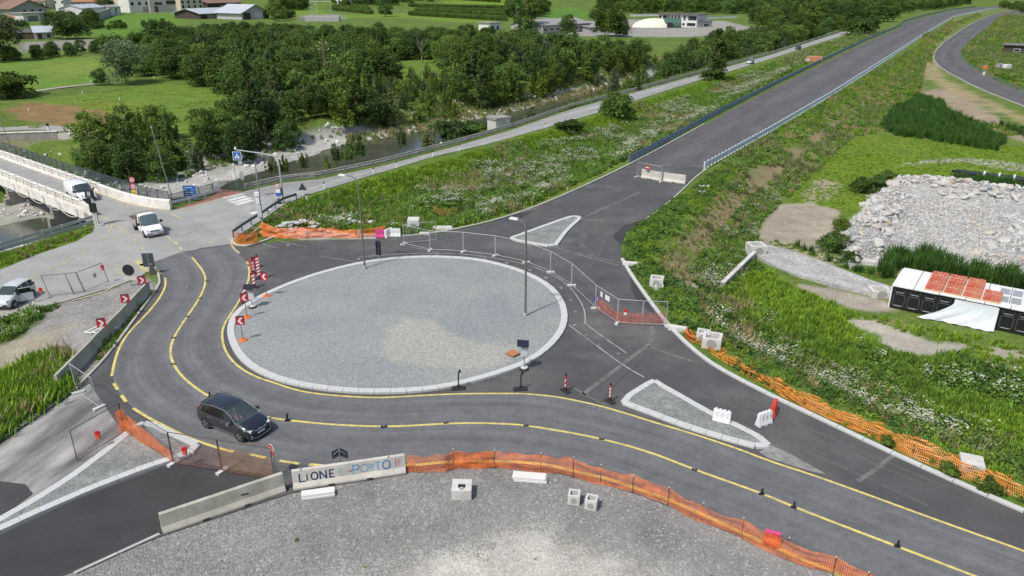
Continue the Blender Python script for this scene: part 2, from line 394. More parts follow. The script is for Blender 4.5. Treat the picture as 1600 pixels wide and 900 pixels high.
zone([(1310, 500), (1345, 498), (1390, 512), (1450, 530), (1510, 538), (1500, 552), (1440, 562), (1400, 552), (1370, 540), (1385, 528), (1330, 512)], (.4, .37, .31), .8, -2.6, .3, 2.2)
zone([(1240, 440), (1300, 450), (1390, 470), (1400, 482), (1370, 490), (1320, 480), (1260, 462)], (.36, .32, .26), .8, -2.6, .3, 1.2)
zone([(1545, 540), (1600, 545), (1620, 560), (1560, 556)], (.36, .33, .28), .6, -2.6, .3, 2)
zone([(1435, 145), (1460, 138), (1510, 142), (1520, 155), (1560, 185), (1600, 205), (1700, 230), (1700, 245), (1600, 222), (1540, 205), (1480, 180), (1470, 160)], (.3, .245, .17), .6, -2.6, .5, 3)
zone([(1448, 95), (1462, 85), (1475, 120), (1540, 150), (1600, 178), (1700, 215), (1700, 228), (1600, 190), (1530, 160), (1470, 132), (1435, 112)], (.32, .25, .14), .4, -2.2, .7, 4, .85)
# hollow between the two roads: dry seed heads and bright verge
H = sd(HOLLOW, X, Y); paint(sstep(2, 8, H) * sstep(.45, .62, n2 * .5 + n1 * .5) * .6, (.2, .215, .07))
paint(sstep(3.2, 0, np.abs(H - 1.5)) * .8, (.12, .22, .022))
zone([(450, 352), (478, 345), (560, 352), (600, 362), (590, 372), (470, 374), (440, 366)], (.4, .39, .36), 1, 0, .3, 1.2)
zone([(800, 335), (860, 312), (905, 294), (890, 304), (830, 330)], (.36, .31, .24), .7, 0, .3, 1.4)
# foreground gravel with the sandy patch
FG = [(60, 925), (110, 900), (250, 836), (450, 772), (545, 754), (640, 742), (700, 733), (780, 733), (860, 744), (950, 765), (1050, 803), (1150, 848), (1250, 888), (1300, 910), (1450, 990), (1500, 1300), (-300, 1300), (-200, 1040), (-60, 970)]
zone(FG, (.232, .233, .225), 1, 0, .12, .3, 1, 1.2)
zone([(380, 1000), (500, 912), (640, 885), (760, 835), (860, 826), (950, 862), (1090, 900), (1140, 1000)], (.46, .44, .385), 1, 0, 1.8, 3.0, .97)
# left: builders' gravel yard, tall grass corner, verge by the bridge
zone([(-300, 800), (-300, 470), (0, 500), (46, 484), (100, 470), (186, 446), (222, 431), (248, 447), (240, 460), (214, 495), (186, 535), (158, 570), (122, 608), (60, 651), (0, 692)], (.28, .27, .25), 1, 0, .2, .6)
zone([(-200, 560), (0, 535), (60, 525), (105, 512), (85, 540), (40, 575), (0, 590), (-150, 640)], (.34, .3, .225), .8, 0, 1, 2)
zone([(-300, 800), (-200, 650), (0, 592), (60, 562), (106, 552), (104, 600), (122, 608), (60, 651), (0, 692)], (.06, .105, .02), 0, 0, .3, .8)
zone([(-160, 575), (0, 478), (60, 468), (90, 458), (96, 472), (60, 500), (20, 530), (-100, 570)], (.06, .10, .02), 0, 0, .3, 1.5)
zone([(250, 452), (243, 462), (217, 496), (188, 536), (160, 570), (150, 560), (180, 520), (210, 485), (235, 455)], (.15, .15, .06), .4, 0, .2, 1)
zone([(-100, 432), (0, 400), (60, 382), (148, 355), (142, 366), (100, 384), (40, 408), (0, 420), (-100, 452)], (.1, .15, .02), 0, 0, .3, .8)
# river bed: pebbles, weedy southern bank
c = sd(CHXY, X, Y); wd_ = sd(WATXY, X, Y); wpe = 2.4 + 7 * sstep(-22, -38, X) + 2 * n1; paint(sstep(1.5, 3.5, c) * sstep(-wpe - 1, -wpe + .6, wd_ + (n3 - .5) * 2), (.41, .40, .37), 1); paint((c > 0) * sstep(-wpe - 5, -wpe - 2, wd_) * sstep(-wpe, -wpe - 1.5, wd_) * (X > -30) * n1 * 1.4, (.2, .18, .07))
ds = pdist(xy(CH_S), X, Y)
paint((c > 0) * sstep(12, 7, ds + (n3 - .5) * 6) * (X > -34), (.06, .10, .025))
paint((c > 0) * sstep(.5, .62, n1) * sstep(11, 13, ds) * .3 * (X < -44), (.09, .12, .035))
# far fields
zone([(-500, 118), (0, 96), (60, 92), (160, 88), (175, 100), (158, 128), (60, 142), (44, 152), (0, 152), (-500, 170)], (.105, .205, .025), 0, 0, 1.5, 3)
zone([(60, 104), (140, 94), (165, 100), (150, 112), (90, 118)], (.2, .25, .045), 0, 0, 5, 6, .6)
zone([(40, 160), (100, 150), (180, 142), (260, 130), (330, 140), (385, 160), (375, 185), (300, 215), (240, 205), (170, 192), (120, 172)], (.105, .19, .022), 0, 0, 1.2, 3)
zone([(110, 160), (180, 156), (240, 172), (200, 184), (140, 172)], (.19, .2, .03), 0, 0, 3, 6, .6)
zone([(5, 172), (40, 160), (110, 164), (175, 178), (165, 196), (90, 196), (30, 185)], (.25, .135, .07), .2, 0, .8, 3, .95)
STR = np.sin((X * .35 + Y) * 1.5) * .5 + .5; MOW = np.sin((X - Y * .25) * .35)
for pg, am, cc_ in (([(5, 172), (40, 160), (110, 164), (175, 178), (165, 196), (90, 196), (30, 185)], .45, (.11, .15, .03)),): paint(sstep(0, 2, sd(xy(pg), X, Y)) * STR * n3 * 1.3 * am, cc_)
for pg in ([(-500, 118), (0, 96), (60, 92), (160, 88), (175, 100), (158, 128), (60, 142), (0, 152), (-500, 170)], [(150, 33), (178, 24), (290, 19), (280, 45), (262, 56), (150, 58)], [(845, 14), (900, 12), (935, 26), (845, 28)]): paint(sstep(0, 3, sd(xy(pg), X, Y)) * sstep(-.1, .5, MOW + n1 - .5) * .35, (.16, .235, .04))
zone([(-300, 240), (0, 203), (60, 195), (150, 205), (140, 214), (60, 222), (-300, 260)], (.2, .18, .12), .3, 0, .8, 3, .7)
zone([(150, 33), (178, 24), (290, 19), (280, 45), (262, 56), (150, 58), (140, 46)], (.085, .2, .02), 0, 0, 3, 4)
zone([(30, 66), (148, 61), (150, 76), (30, 82)], (.24, .225, .2), .2, 0, 1, 1)
zone([(0, 28), (36, 27), (56, 36), (0, 38)], (.085, .19, .02), 0, 0, 3, 3)
zone([(440, 10), (490, 11), (520, 22), (560, 24), (640, 20), (720, 4), (800, 6), (780, 18), (830, 30), (720, 36), (640, 28), (520, 28), (440, 22)], (.12, .22, .022), 0, 0, 5, 5)
zone([(845, 14), (900, 12), (935, 26), (845, 28)], (.075, .19, .02), 0, 0, 4, 4)
zone([(590, 96), (695, 94), (700, 104), (660, 122), (600, 128)], (.1, .19, .022), 0, 0, 1, 3)
zone([(1180, 2), (1300, 2), (1290, 6), (1180, 6)], (.12, .22, .03), 0, 0, 6, 6)
zone([(1000, 44), (1030, 36), (1130, 32), (1180, 44), (1080, 58), (860, 56), (850, 34), (1000, 30)], (.3, .29, .27), .4, 0, 3, 4)
zone([(1540, 60), (1700, 40), (1700, 130), (1570, 120), (1530, 90)], (.1, .19, .025), 0, -1, 2, 6, .8)
zone([(470, 24), (530, 22), (540, 30), (470, 32)], (.25, .24, .22), .5, 0, 3, 4)
ny, nx = XX.shape; idx = np.arange(nx * ny).reshape(ny, nx)
quads = np.stack([idx[:-1, :-1], idx[:-1, 1:], idx[1:, 1:], idx[1:, :-1]], -1).reshape(-1, 4)
me = bpy.data.meshes.new('ground'); me.vertices.add(len(X)); me.vertices.foreach_set('co', np.stack([X, Y, Z], 1).ravel())
me.loops.add(quads.size); me.polygons.add(len(quads)); me.loops.foreach_set('vertex_index', quads.ravel())
me.polygons.foreach_set('loop_start', np.arange(len(quads)) * 4); me.polygons.foreach_set('use_smooth', np.ones(len(quads), bool)); me.update()
ca = me.color_attributes.new('Soil', 'FLOAT_COLOR', 'POINT'); ca.data.foreach_set('color', np.c_[col, grv].ravel())
m, t, b = nodes('ground_cover'); at = N(t, 'ShaderNodeAttribute', attribute_name='Soil'); pos = N(t, 'ShaderNodeNewGeometry').outputs['Position']
gA, _ = gravel_nodes(t, pos, 21); gB, _ = gravel_nodes(t, pos, 7)
fg = mul(t, gA, mrange(t, gB, .62, 1.38, .88, 1.12)); fg = mul(t, mul(t, fg, mrange(t, noise(t, pos, .5, 5), .3, .7, .8, 1.16)), mrange(t, noise(t, pos, .13, 6, .7), .32, .68, .8, 1.14))
fr = mul(t, mrange(t, noise(t, pos, 3.5, 5, .7), .3, .7, .6, 1.4), mrange(t, noise(t, pos, .25, 5, .65), .3, .7, .75, 1.25))
hue = mixc(t, mrange(t, noise(t, pos, .7, 4), .35, .65, 0, .35), at.outputs['Color'], (.16, .17, .04))
f = N(t, 'ShaderNodeMix', data_type='FLOAT'); L(t, at.outputs['Alpha'], f.inputs[0]); L(t, fr, f.inputs[2]); L(t, fg, f.inputs[3])
hm = N(t, 'ShaderNodeMix', data_type='RGBA'); L(t, at.outputs['Alpha'], hm.inputs[0]); L(t, hue, hm.inputs[6]); L(t, at.outputs['Color'], hm.inputs[7])
wsp = N(t, 'ShaderNodeTexVoronoi', feature='F1'); wsp.inputs['Scale'].default_value = 10; L(t, pos, wsp.inputs['Vector']); ws2 = N(t, 'ShaderNodeSeparateColor'); L(t, wsp.outputs['Color'], ws2.inputs[0]); spk = mul(t, mrange(t, ws2.outputs[1], .86, .95, 0, .45), at.outputs['Alpha']); L(t, mixc(t, spk, scale_col(t, hm.outputs[2], f.outputs[0]), (.5, .5, .48)), b.inputs['Base Color']); b.inputs['Roughness'].default_value = .95; b.inputs['Specular IOR Level'].default_value = .2
bp = N(t, 'ShaderNodeBump', i_Strength=.6, i_Distance=.06); L(t, f.outputs[0], bp.inputs['Height']); L(t, bp.outputs[0], b.inputs['Normal'])
me.materials.append(m); ground = link('ground', me); tag(ground, kind='structure')
ZG = Z.reshape(ny, nx)
def height(x, y):      # from here on: read the built ground (bilinear)
    x = np.asarray(x, float); y = np.asarray(y, float)
    i = np.clip(np.searchsorted(gx, x) - 1, 0, nx - 2); j = np.clip(np.searchsorted(gy, y) - 1, 0, ny - 2)
    u = np.clip((x - gx[i]) / (gx[i + 1] - gx[i]), 0, 1); v = np.clip((y - gy[j]) / (gy[j + 1] - gy[j]), 0, 1)
    return (ZG[j, i] * (1 - u) + ZG[j, i + 1] * u) * (1 - v) + (ZG[j + 1, i] * (1 - u) + ZG[j + 1, i + 1] * u) * v
# ================================================================ WATER
m, t, b = nodes('river_water'); pos = N(t, 'ShaderNodeNewGeometry').outputs['Position']
L(t, mixc(t, mrange(t, noise(t, pos, .12, 4), .35, .65, 0, 1), (.045, .055, .04), (.085, .09, .062)), b.inputs['Base Color'])
b.inputs['Roughness'].default_value = .12; bp = N(t, 'ShaderNodeBump', i_Strength=.35, i_Distance=.08)
mp = N(t, 'ShaderNodeMapping'); mp.inputs['Scale'].default_value = (1.2, .8, 1); L(t, pos, mp.inputs[0]); L(t, noise(t, mp.outputs[0], 1.3, 5, .65), bp.inputs['Height']); L(t, bp.outputs[0], b.inputs['Normal'])
tess(WATXY, WZ, 'river', m)
# ================================================================ ROADS
A_DARK = asphalt('asphalt_new', (.074, .073, .074), dustamt=.8, dust=(.16, .157, .152), patch=.2)
A_OLD = asphalt('asphalt_old', (.30, .30, .285), dustamt=.3, dust=(.38, .36, .33), patch=.14)
A_LANE = asphalt('asphalt_driven', (.130, .133, .136), dustamt=.2, dust=(.19, .185, .175), tracks=True)
A_FRESH = asphalt('asphalt_fresh', (.038, .038, .039), dustamt=.15, dust=(.09, .09, .088), patch=.18)
A_FAR = asphalt('asphalt_highway', (.098, .095, .096), dustamt=.3, dust=(.17, .16, .152), tracks=True)
A_PROV = asphalt('asphalt_provincial', (.30, .30, .288), dustamt=.2, tracks=True)
YEL = M('yellow_paint', (.66, .54, .15), .6, .2, 5, c2=(.44, .37, .16), s2=2.2); WHT = M('white_paint', (.7, .7, .68), .6, .15, 6, c2=(.5, .5, .48), s2=1.0)
YELF = M('yellow_paint_worn', (.50, .43, .20), .7, .2, 3, c2=(.33, .30, .2), s2=1.3); CHALK = M('chalk_paint', (.34, .34, .33), .8, .25, 4, c2=(.15, .15, .15), s2=.9)
old_road = tess([tuple(p) for p in OLDXY], 0.0, 'old_road', A_OLD)
road = tess([tuple(p) for p in ROADXY], .004, 'roundabout_road', A_DARK)
def px(*p): return [G(*q) for q in p]
# the straight new road up to the bend, and the lanes in use
ribbon(GP([(985, 258), (1100, 195), (1200, 142), (1300, 92), (1345, 70), (1405, 44), (1440, 28), (1480, 18), (1540, 10), (1600, 5.5)]), GP([(1100, 262), (1200, 206), (1300, 147), (1380, 95), (1440, 55), (1490, 25), (1545, 14), (1600, 9.5)]), .008, 'highway_surface', A_FAR, road, 10, 2)
LA = [(236, 411), (255, 432), (259, 447), (250, 465), (236, 483), (222, 498), (205, 515), (190, 535), (180, 560), (175, 587), (183, 612), (208, 638), (230, 652), (265, 670), (300, 687), (350, 703), (437, 722), (535, 733), (640, 729), (707, 720), (772, 720), (860, 730), (950, 755), (1050, 792), (1150, 836), (1250, 877), (1320, 903), (1500, 985)]
LB = [(285, 393), (300, 402), (319, 425), (322, 442), (312, 466), (292, 495), (271, 527), (265, 550), (271, 570), (287, 592), (325, 620), (372, 640), (417, 652), (450, 657), (520, 664), (600, 667), (650, 665), (695, 662), (750, 661), (800, 663), (822, 665), (885, 675), (940, 686), (1012, 705), (1085, 734), (1190, 771), (1240, 792), (1325, 825), (1402, 854), (1522, 900), (1760, 992)]
LC = [(360, 383), (372, 394), (387, 411), (390, 420), (388, 440), (372, 473), (360, 492), (350, 507), (346, 525), (352, 550), (370, 572), (399, 589), (425, 597), (462, 610), (505, 617), (575, 621.5), (612, 621), (675, 617), (740, 615), (800, 615), (825, 615.5), (870, 620), (925, 631), (975, 645), (1025, 661), (1070, 674), (1150, 700), (1200, 720), (1275, 744), (1380, 782), (1475, 817), (1600, 861), (1800, 935)]
ca_, cb_, cc_ = [chaikin(GP(q)) for q in (LA, LB, LC)]
ribbon(ca_, cb_, .008, 'driven_lane', A_LANE, road, 12, .7); ribbon(cb_, cc_, .008, 'driven_lane', A_LANE, road, 12, .7)
ribbon(GP(OLD_N[3:] ), GP([p for p in OLD_S[::-1]][1:10:1][::-1][::-1] if 0 else [(362, 378), (405, 347), (440, 322), (475, 306), (507, 296), (585, 272), (675, 245), (762, 225), (852, 200), (947, 172), (1047, 139), (1200, 93), (1327, 52)]), .004, 'provincial_lane', A_PROV, old_road, 8, 2)
fresh = tess(GP([(310, 722), (258, 728), (113, 783), (0, 836), (-250, 940), (-200, 1028), (-60, 963), (100, 896), (250, 836), (350, 803), (452, 764), (436, 744), (370, 735)]), .008, 'access_road', A_FRESH, None, road)
DUSTY = asphalt('asphalt_dusty', (.30, .30, .29), dustamt=.8, dust=(.42, .41, .39), patch=.3)
m, t, b = nodes('dusty_road'); pos = N(t, 'ShaderNodeNewGeometry').outputs['Position']
mp = N(t, 'ShaderNodeMapping'); mp.inputs['Scale'].default_value = (3.2, .13, 1); L(t, N(t, 'ShaderNodeUVMap').outputs[0], mp.inputs[0])
v = mul(t, mrange(t, noise(t, mp.outputs[0], 1.0, 6, .6), .36, .62, 0, 1), mrange(t, noise(t, pos, .22, 4), .3, .55, .35, 1))
L(t, scale_col(t, mixc(t, v, (.10, .10, .10), (.43, .42, .40)), mrange(t, noise(t, pos, 14, 3), .3, .7, .9, 1.1)), b.inputs['Base Color']); b.inputs['Roughness'].default_value = .9
ribbon(GP([(-250, 834), (-60, 728), (0, 695), (60, 654), (118, 613), (140, 600)]), GP([(-250, 972), (-60, 852), (0, 811), (100, 751), (160, 706), (193, 677)]), .008, 'dusty_road', m, road, 10, .7)
tess(GP([(0, 752), (40, 757), (52, 772), (20, 796), (0, 806), (-80, 850), (-80, 780)]), .012, 'wet_patch', asphalt('asphalt_wet', (.05, .05, .05), dustamt=.3), None, road)
for q in ([(958, 368), (975, 352), (1000, 345), (985, 360), (974, 372), (970, 384), (960, 372)], [(985, 428), (1000, 451), (1038, 506), (1022, 492), (1003, 478), (993, 466), (986, 452)], [(836, 327), (815, 341), (788, 345), (806, 335)], ): tess(GP(q), .012, 'fresh_patch', A_FRESH, None, road)
tess(GP([(120, 605), (165, 590), (172, 620), (188, 650), (212, 662), (197, 640), (178, 608), (172, 580)]), .0125, 'fresh_patch', asphalt('asphalt_seam', (.07, .07, .07), dustamt=.2), None, road)
RED = M('red_paving', (.27, .12, .09), .9, .2, 5)
tess(GP([(271, 328), (330, 308), (346, 296), (372, 298), (382, 300), (346, 309), (300, 321.5)]), .008, 'red_paving', RED, None, old_road)
SCUF = M('dust_streak', (.15, .145, .135), .95, .3, 3, c2=(.1, .098, .095), s2=.8)
for q, w in (([(910, 617), (935, 598), (975, 568), (1000, 548), (1014, 540), (1020, 525), (1018, 510)], .32), ([(1014, 541), (1040, 552), (1075, 562), (1090, 568)], .3), ([(1400, 708), (1360, 740), (1340, 752)], .25), ([(960, 640), (920, 620), (895, 605)], .15)): line(GP(q), w, .013, 'dust_streak', SCUF, road)
# the used junction: darker swept lane across the old asphalt
tess(GP([(205, 322), (262, 330), (300, 340), (350, 368), (360, 380), (312, 388), (285, 394), (258, 380), (215, 352), (180, 335)]), .004, 'swept_lane', asphalt('asphalt_swept', (.275, .275, .262), patch=.18), None, old_road)
TYR = M('tyre_dust', (.115, .112, .108), .95, .3, 2.5, c2=(.085, .084, .083), s2=.6)
for k in range(9):
    o_ = k * 4; line(GP([(935 + o_ * .8, 322 + o_ * .9), (905 + o_ * 1.1, 362 + o_ * .6), (905 + o_, 392 + o_ * .3), (870 + o_, 412 + o_ * .8)]), random.uniform(.06, .2), .0125 + k * .0003, 'tyre_mark', TYR, road)
    line(GP([(1030 - o_ * 1.5, 318 + o_ * .7), (960 - o_ * 1.2, 330 + o_), (915 - o_ * .4, 350 + o_), (900 + o_, 375 + o_ * .9)]), random.uniform(.06, .18), .01265 + k * .0003, 'tyre_mark', TYR, road)
for q, w in (([(1100, 640), (1250, 700), (1450, 790)], .15), ([(1080, 610), (1240, 672), (1450, 760)], .1), ([(1120, 610), (1260, 668), (1480, 762)], .12), ([(430, 395), (520, 385), (640, 378), (760, 372)], .16), ([(420, 415), (520, 398), (640, 388), (780, 388)], .14), ([(700, 380), (800, 352), (900, 318), (1000, 280)], .12)): line(GP(q), w, .0118, 'tyre_mark', TYR, road)
JOI = M('paving_joint', (.05, .05, .05), .95, .2, 3)
for q in ([(233, 412), (272, 404), (312, 389), (362, 382)], [(975, 412), (930, 400), (860, 385)], [(930, 640), (960, 600), (1010, 560)], [(1100, 262), (1042, 262), (985, 258)]): line(GP(q), .06, .0113, 'paving_joint', JOI, road)
# ---- markings
def mark(pts, w=.17, mat=YEL, par=road, z=.014, sm=2): return line(GP(pts), w, z, 'lane_marking', mat, par, None, sm)
mark([(258, 434), (259, 447), (250, 465), (236, 483), (222, 498), (205, 515), (190, 535), (180, 560), (174.5, 588)]); 
for q in ([(178, 599), (184, 609)], [(190, 618), (197, 628)], [(246, 423), (250, 428)], [(391, 710), (415, 715.5)], [(437, 720), (467, 725)]): mark(q, .2)
mark([(208, 638), (230, 652), (265, 670), (300, 687), (350, 703), (365, 706)], .19)
mark([(483, 726), (535, 731), (590, 731), (637, 728), (707, 721), (772, 721), (845, 724), (895, 736), (940, 746), (990, 762), (1045, 781), (1097, 804), (1160, 833), (1217, 858), (1307, 896), (1500, 985)], .24)
mark(LB[1:], .17); mark([(388, 416), (390, 424), (388, 440), (380, 458), (372, 473)] + LC[6:], .16)
for q in ([(272.5, 378), (277, 382)], [(281, 386), (284, 390)], [(385, 409), (388, 413)]): mark(q, .2)
mark([(363, 371), (361, 380), (364, 387), (374, 396)], .22, YELF)
O = dict(par=old_road, z=.0125, mat=YELF)
for q in ([(160, 338), (175, 347.5)], [(176, 348), (192, 359)], [(196, 362), (203, 367)], [(209, 373), (213, 378)], [(220, 386), (225, 390)], [(176, 348), (174, 356), (169, 363)], [(164, 370), (157, 377)], [(151, 381), (143, 387)], [(135, 392), (125, 398)], [(117, 403), (80, 419), (44, 437), (0, 452)], [(100, 464), (112, 461)], [(0, 490), (42, 478)], [(165, 455), (180, 446)], [(170, 418), (205, 409)], [(175, 424), (200, 418)], [(178, 430), (206, 424)], [(190, 432), (202, 420)], [(112, 470), (160, 458)], [(265, 331), (300, 325), (345, 312), (385, 302)], [(150, 300), (205, 320), (262, 329)], [(268, 334), (285, 343)], [(256, 366), (268, 374)], [(326, 377), (334, 382)]): mark(q, .17, **O, sm=0)
for q in ([(214, 407), (229, 425)], [(225, 403), (240, 421)], [(219, 415), (232, 410)]): mark(q, .5, **O, sm=0)
CW = dict(par=old_road, z=.0125, mat=WHT)
for a, c_ in (((350, 310), (379, 303.5)), ((356, 313.5), (385, 306.5)), ((361, 317), (391, 309.5)), ((368, 320), (396, 312.5)), ((392, 334), (422, 326.5))): mark([a, c_], .75, **CW, sm=0)
CHK = dict(mat=CHALK, z=.0135)
mark([(560, 402), (600, 398.5), (640, 396), (712, 396), (760, 401), (820, 412), (860, 427), (888, 445), (907, 470), (914, 487), (914.5, 506)], .1, **CHK); mark([(914.5, 506), (950, 532), (979, 552)], .09, **CHK, sm=0)
mark([(889, 508), (925, 535), (975, 572), (1007, 590)], .1, **CHK)
for q in ([(430, 375), (478, 386)], [(408, 380), (435, 388)], [(500, 400), (560, 410)], [(690, 396), (640, 385)], [(860, 385), (975, 412)], [(880, 392), (968, 415)], [(1000, 345), (830, 342)], [(900, 345), (1000, 300)]): mark(q, .07, **CHK, sm=0)
for q in ((635, 400), (683, 398), (722, 401), (757, 405), (792, 411), (828, 422), (853, 434), (877, 450), (892, 469), (899, 487), (898, 508), (915, 523), (936, 539), (966, 553), (450, 383), (560, 405)):
    mark([(q[0] - 3, q[1] - .6), (q[0] + 3, q[1] + .6)], .11, **CHK, sm=0); mark([(q[0] + .6, q[1] - 1.5), (q[0] - .6, q[1] + 1.5)], .11, **CHK, sm=0)
# ================================================================ KERBS AND ISLANDS
STONE = M('kerb_stone', (.5, .51, .5), .85, .14, 3, bump=.2, c2=(.42, .42, .4), s2=.7); CONC = M('concrete', (.44, .43, .40), .9, .15, 2.5, bump=.2, c2=(.34, .33, .3), s2=.8)
CONCW = M('pale_concrete', (.58, .57, .54), .85, .12, 3, c2=(.46, .45, .42), s2=1.2)
GREYK = M('grey_kerb', (.3, .3, .29), .9, .2, 3, c2=(.2, .2, .19), s2=.5)
def unit_stone(mat, w, h, ch=.02):
    bm = bmesh.new(); bmesh.ops.create_cube(bm, size=1)
    for v in bm.verts: v.co = Vector((v.co.x * .985, v.co.y * w, (v.co.z + .5) * h))
    bmesh.ops.bevel(bm, geom=[e for e in bm.edges if all(v.co.z > h * .5 for v in e.verts)], offset=ch, segments=1, affect='EDGES')
    me = bpy.data.meshes.new('kerb_stone'); bm.to_mesh(me); bm.free(); me.materials.append(mat); return me
def kerb(name, pts, w, h, mat, step=1.0, closed=False, parent=None, smooth=2, base_h=None):
    P = chaikin(GP(pts) if not hasattr(pts[0], 'x') else pts, smooth, closed) if smooth else (GP(pts) if not hasattr(pts[0], 'x') else pts)
    if closed: P = list(P) + [P[0]]
    Q = resample(P, step=step); me = unit_stone(mat, w, h); k = parent
    if k is None: k = link(name, None, None, (Q[0][0], Q[0][1], 0)); tag(k, kind='structure')
    for i in range(len(Q) - 1):
        a, b_ = Q[i], Q[i + 1]; l = math.hypot(b_[0] - a[0], b_[1] - a[1])
        if l < .05: continue
        o = link('kerb_stone', me, k, ((a[0] + b_[0]) / 2 - k.location.x, (a[1] + b_[1]) / 2 - k.location.y, random.uniform(-.006, .006)), heading(a, b_) + random.uniform(-.004, .004), (l, 1, 1))
    return k
ISL = [(354.5, 512), (357, 535), (372, 562), (400, 584), (450, 602.5), (512, 612.5), (560, 616), (605, 616.5), (650, 614.5), (707, 607), (750, 596), (800, 580.5), (832, 567), (862, 545), (882, 520), (888, 500), (884, 475), (865, 449), (832, 430), (800, 418), (760, 408), (725, 403), (670, 401), (625, 403), (575, 408.5), (515, 422), (465, 438), (430, 452), (395, 469), (365, 489)]
IC = chaikin(GP(ISL), 2, True); cen = np.mean(np.array(IC), axis=0)
def inset(P, d):
    P = np.array([list(p)[:2] for p in P]); nx_ = np.roll(P, -1, 0) - np.roll(P, 1, 0); nx_ /= np.linalg.norm(nx_, axis=1)[:, None]
    nn = np.stack([-nx_[:, 1], nx_[:, 0]], 1); area = np.sum(P[:, 0] * np.roll(P[:, 1], -1) - np.roll(P[:, 0], -1) * P[:, 1])
    return P + nn * (d if area > 0 else -d)
island = tag(link('central_island', None, None, (cen[0], cen[1], 0)), kind='structure')
def loc(P, o): return [(p[0] - o.location.x, p[1] - o.location.y) for p in P]
kerb('kerb', [Vector((p[0], p[1], 0)) for p in inset(IC, .24)], .5, .17, STONE, 1.0, True, island, 0)
GRI = gravel('island_gravel', (.285, .30, .30), (.31, .315, .305), 10, .1)
# gravel bed with a low mound, one mesh
ii = inset(IC, .5); vs = []; fs = []; rings = 22; n_ = len(ii); ctr = ii.mean(0)
for k in range(rings + 1):
    f_ = k / rings
    for p in ii:
        q = p + (ctr - p) * f_; vs.append((q[0] - cen[0], q[1] - cen[1], .12 + .25 * math.sin(f_ * PI / 2) + (float(vnoise(q[0], q[1], 2.2, 4)) - .5) * .12 * min(1, k)))
for k in range(rings):
    for i in range(n_): fs.append((k * n_ + i, k * n_ + (i + 1) % n_, (k + 1) * n_ + (i + 1) % n_, (k + 1) * n_ + i))
me = bpy.data.meshes.new('gravel_bed'); me.from_pydata(vs, [], fs); me.update(); me.polygons.foreach_set('use_smooth', [True] * len(fs))
m, t, b = nodes('island_gravel_bed'); pos = N(t, 'ShaderNodeNewGeometry').outputs['Position']; at = N(t, 'ShaderNodeAttribute', attribute_name='Tan')
g, _ = gravel_nodes(t, pos, 19); g2, _ = gravel_nodes(t, pos, 7)
c_ = mixc(t, mrange(t, noise(t, pos, .16, 5), .4, .6, 0, 1), (.235, .255, .254), (.27, .278, .268))
c_ = mixc(t, mrange(t, mul(t, at.outputs['Fac'], mrange(t, noise(t, pos, .9, 4), .25, .75, .7, 1.3)), .3, .8, 0, .5), c_, (.40, .375, .315))
L(t, scale_col(t, c_, mul(t, g, mrange(t, g2, .55, 1.5, .85, 1.15))), b.inputs['Base Color']); b.inputs['Roughness'].default_value = .95
bp = N(t, 'ShaderNodeBump', i_Strength=.5, i_Distance=.04); L(t, g, bp.inputs['Height']); L(t, bp.outputs[0], b.inputs['Normal'])
va = np.array(vs); wx, wy = va[:, 0] + cen[0], va[:, 1] + cen[1]
tanp = xy([(600, 560), (610, 520), (640, 505), (670, 508), (700, 528), (770, 545), (805, 545), (790, 570), (750, 580), (700, 578), (620, 570)])
tv = sstep(-1.3, .8, sd(tanp, wx, wy)); a_ = me.attributes.new('Tan', 'FLOAT', 'POINT'); a_.data.foreach_set('value', tv.astype('f4'))
me.materials.append(m); link('gravel_bed', me, island)
o = MB().box((0, 0, .02), (.75, .75, .04), .8).build('inspection_cover', M('rust_red', (.4, .16, .07), .8, .15), None, loc=(G(801, 552, .3))); tag(o, 'square rust red inspection cover lying in the island gravel', 'cover')
def splitter(pts, mat, w=.32, smooth=1, extra=None):
    P = chaikin(GP(pts), smooth, True); cc = np.mean(np.array(P), axis=0); k = tag(link('splitter_island', None, None, (cc[0], cc[1], 0)), kind='structure')
    kerb('kerb', [Vector((p[0], p[1], 0)) for p in inset(P, w / 2)], w, .16, STONE, .9, True, k, 0)
    o = tess(loc(inset(P, w), k), .125, 'gravel_bed', mat, None, k); return k
GS = gravel('splitter_gravel', (.195, .206, .197), (.235, .24, .23), 14, .3)
splitter([(1018, 594), (1026, 597), (1068, 620), (1112, 646), (1150, 663), (1196, 686), (1207, 697), (1200, 707), (1160, 697), (1100, 680), (1040, 659), (1000, 643), (972, 634), (967, 627), (990, 611)], GS, .42, 1)
splitter([(795, 373), (801, 371), (850, 353), (890, 338.5), (906, 338), (910, 342), (898, 352), (886, 364), (876, 378), (870, 386), (858, 387), (830, 382), (800, 377)], GS, .42, 1)
splitter([(224, 660), (240, 660), (270, 676), (312, 693), (318, 700), (305, 711), (258, 725), (190, 750), (110, 783), (0, 833), (-120, 890), (-120, 872), (0, 812), (100, 752), (160, 707), (195, 678), (208, 665)], GS, .45, 1)
tess(GP([(1206, 696), (1240, 712), (1290, 741), (1272, 738), (1200, 716), (1186, 706)]), .016, 'concrete_apron', M('apron', (.25, .245, .235), .95, .2, 3, c2=(.16, .16, .155), s2=1), 'structure')
kerb('kerb', [p for p in NEW_R if p[0] > 968 and p[1] > 404 and p[0] < 1701], .3, .14, STONE, 1.6, smooth=1)
kerb('kerb', [(600, 371), (640, 368.5), (680, 364.5), (760, 348.5), (830, 326.5), (900, 296.5), (985, 256.8), (1100, 194)], .22, .1, CONC, 2.0)
kerb('kerb', [(1200, 207.5), (1100, 264), (1062, 301), (1032, 327), (1004, 346)], .2, .08, CONC, 1.6)
kerb('kerb', [(-120, 755), (0, 688), (60, 647), (122, 604)], .3, .06, GREYK, 2.0)
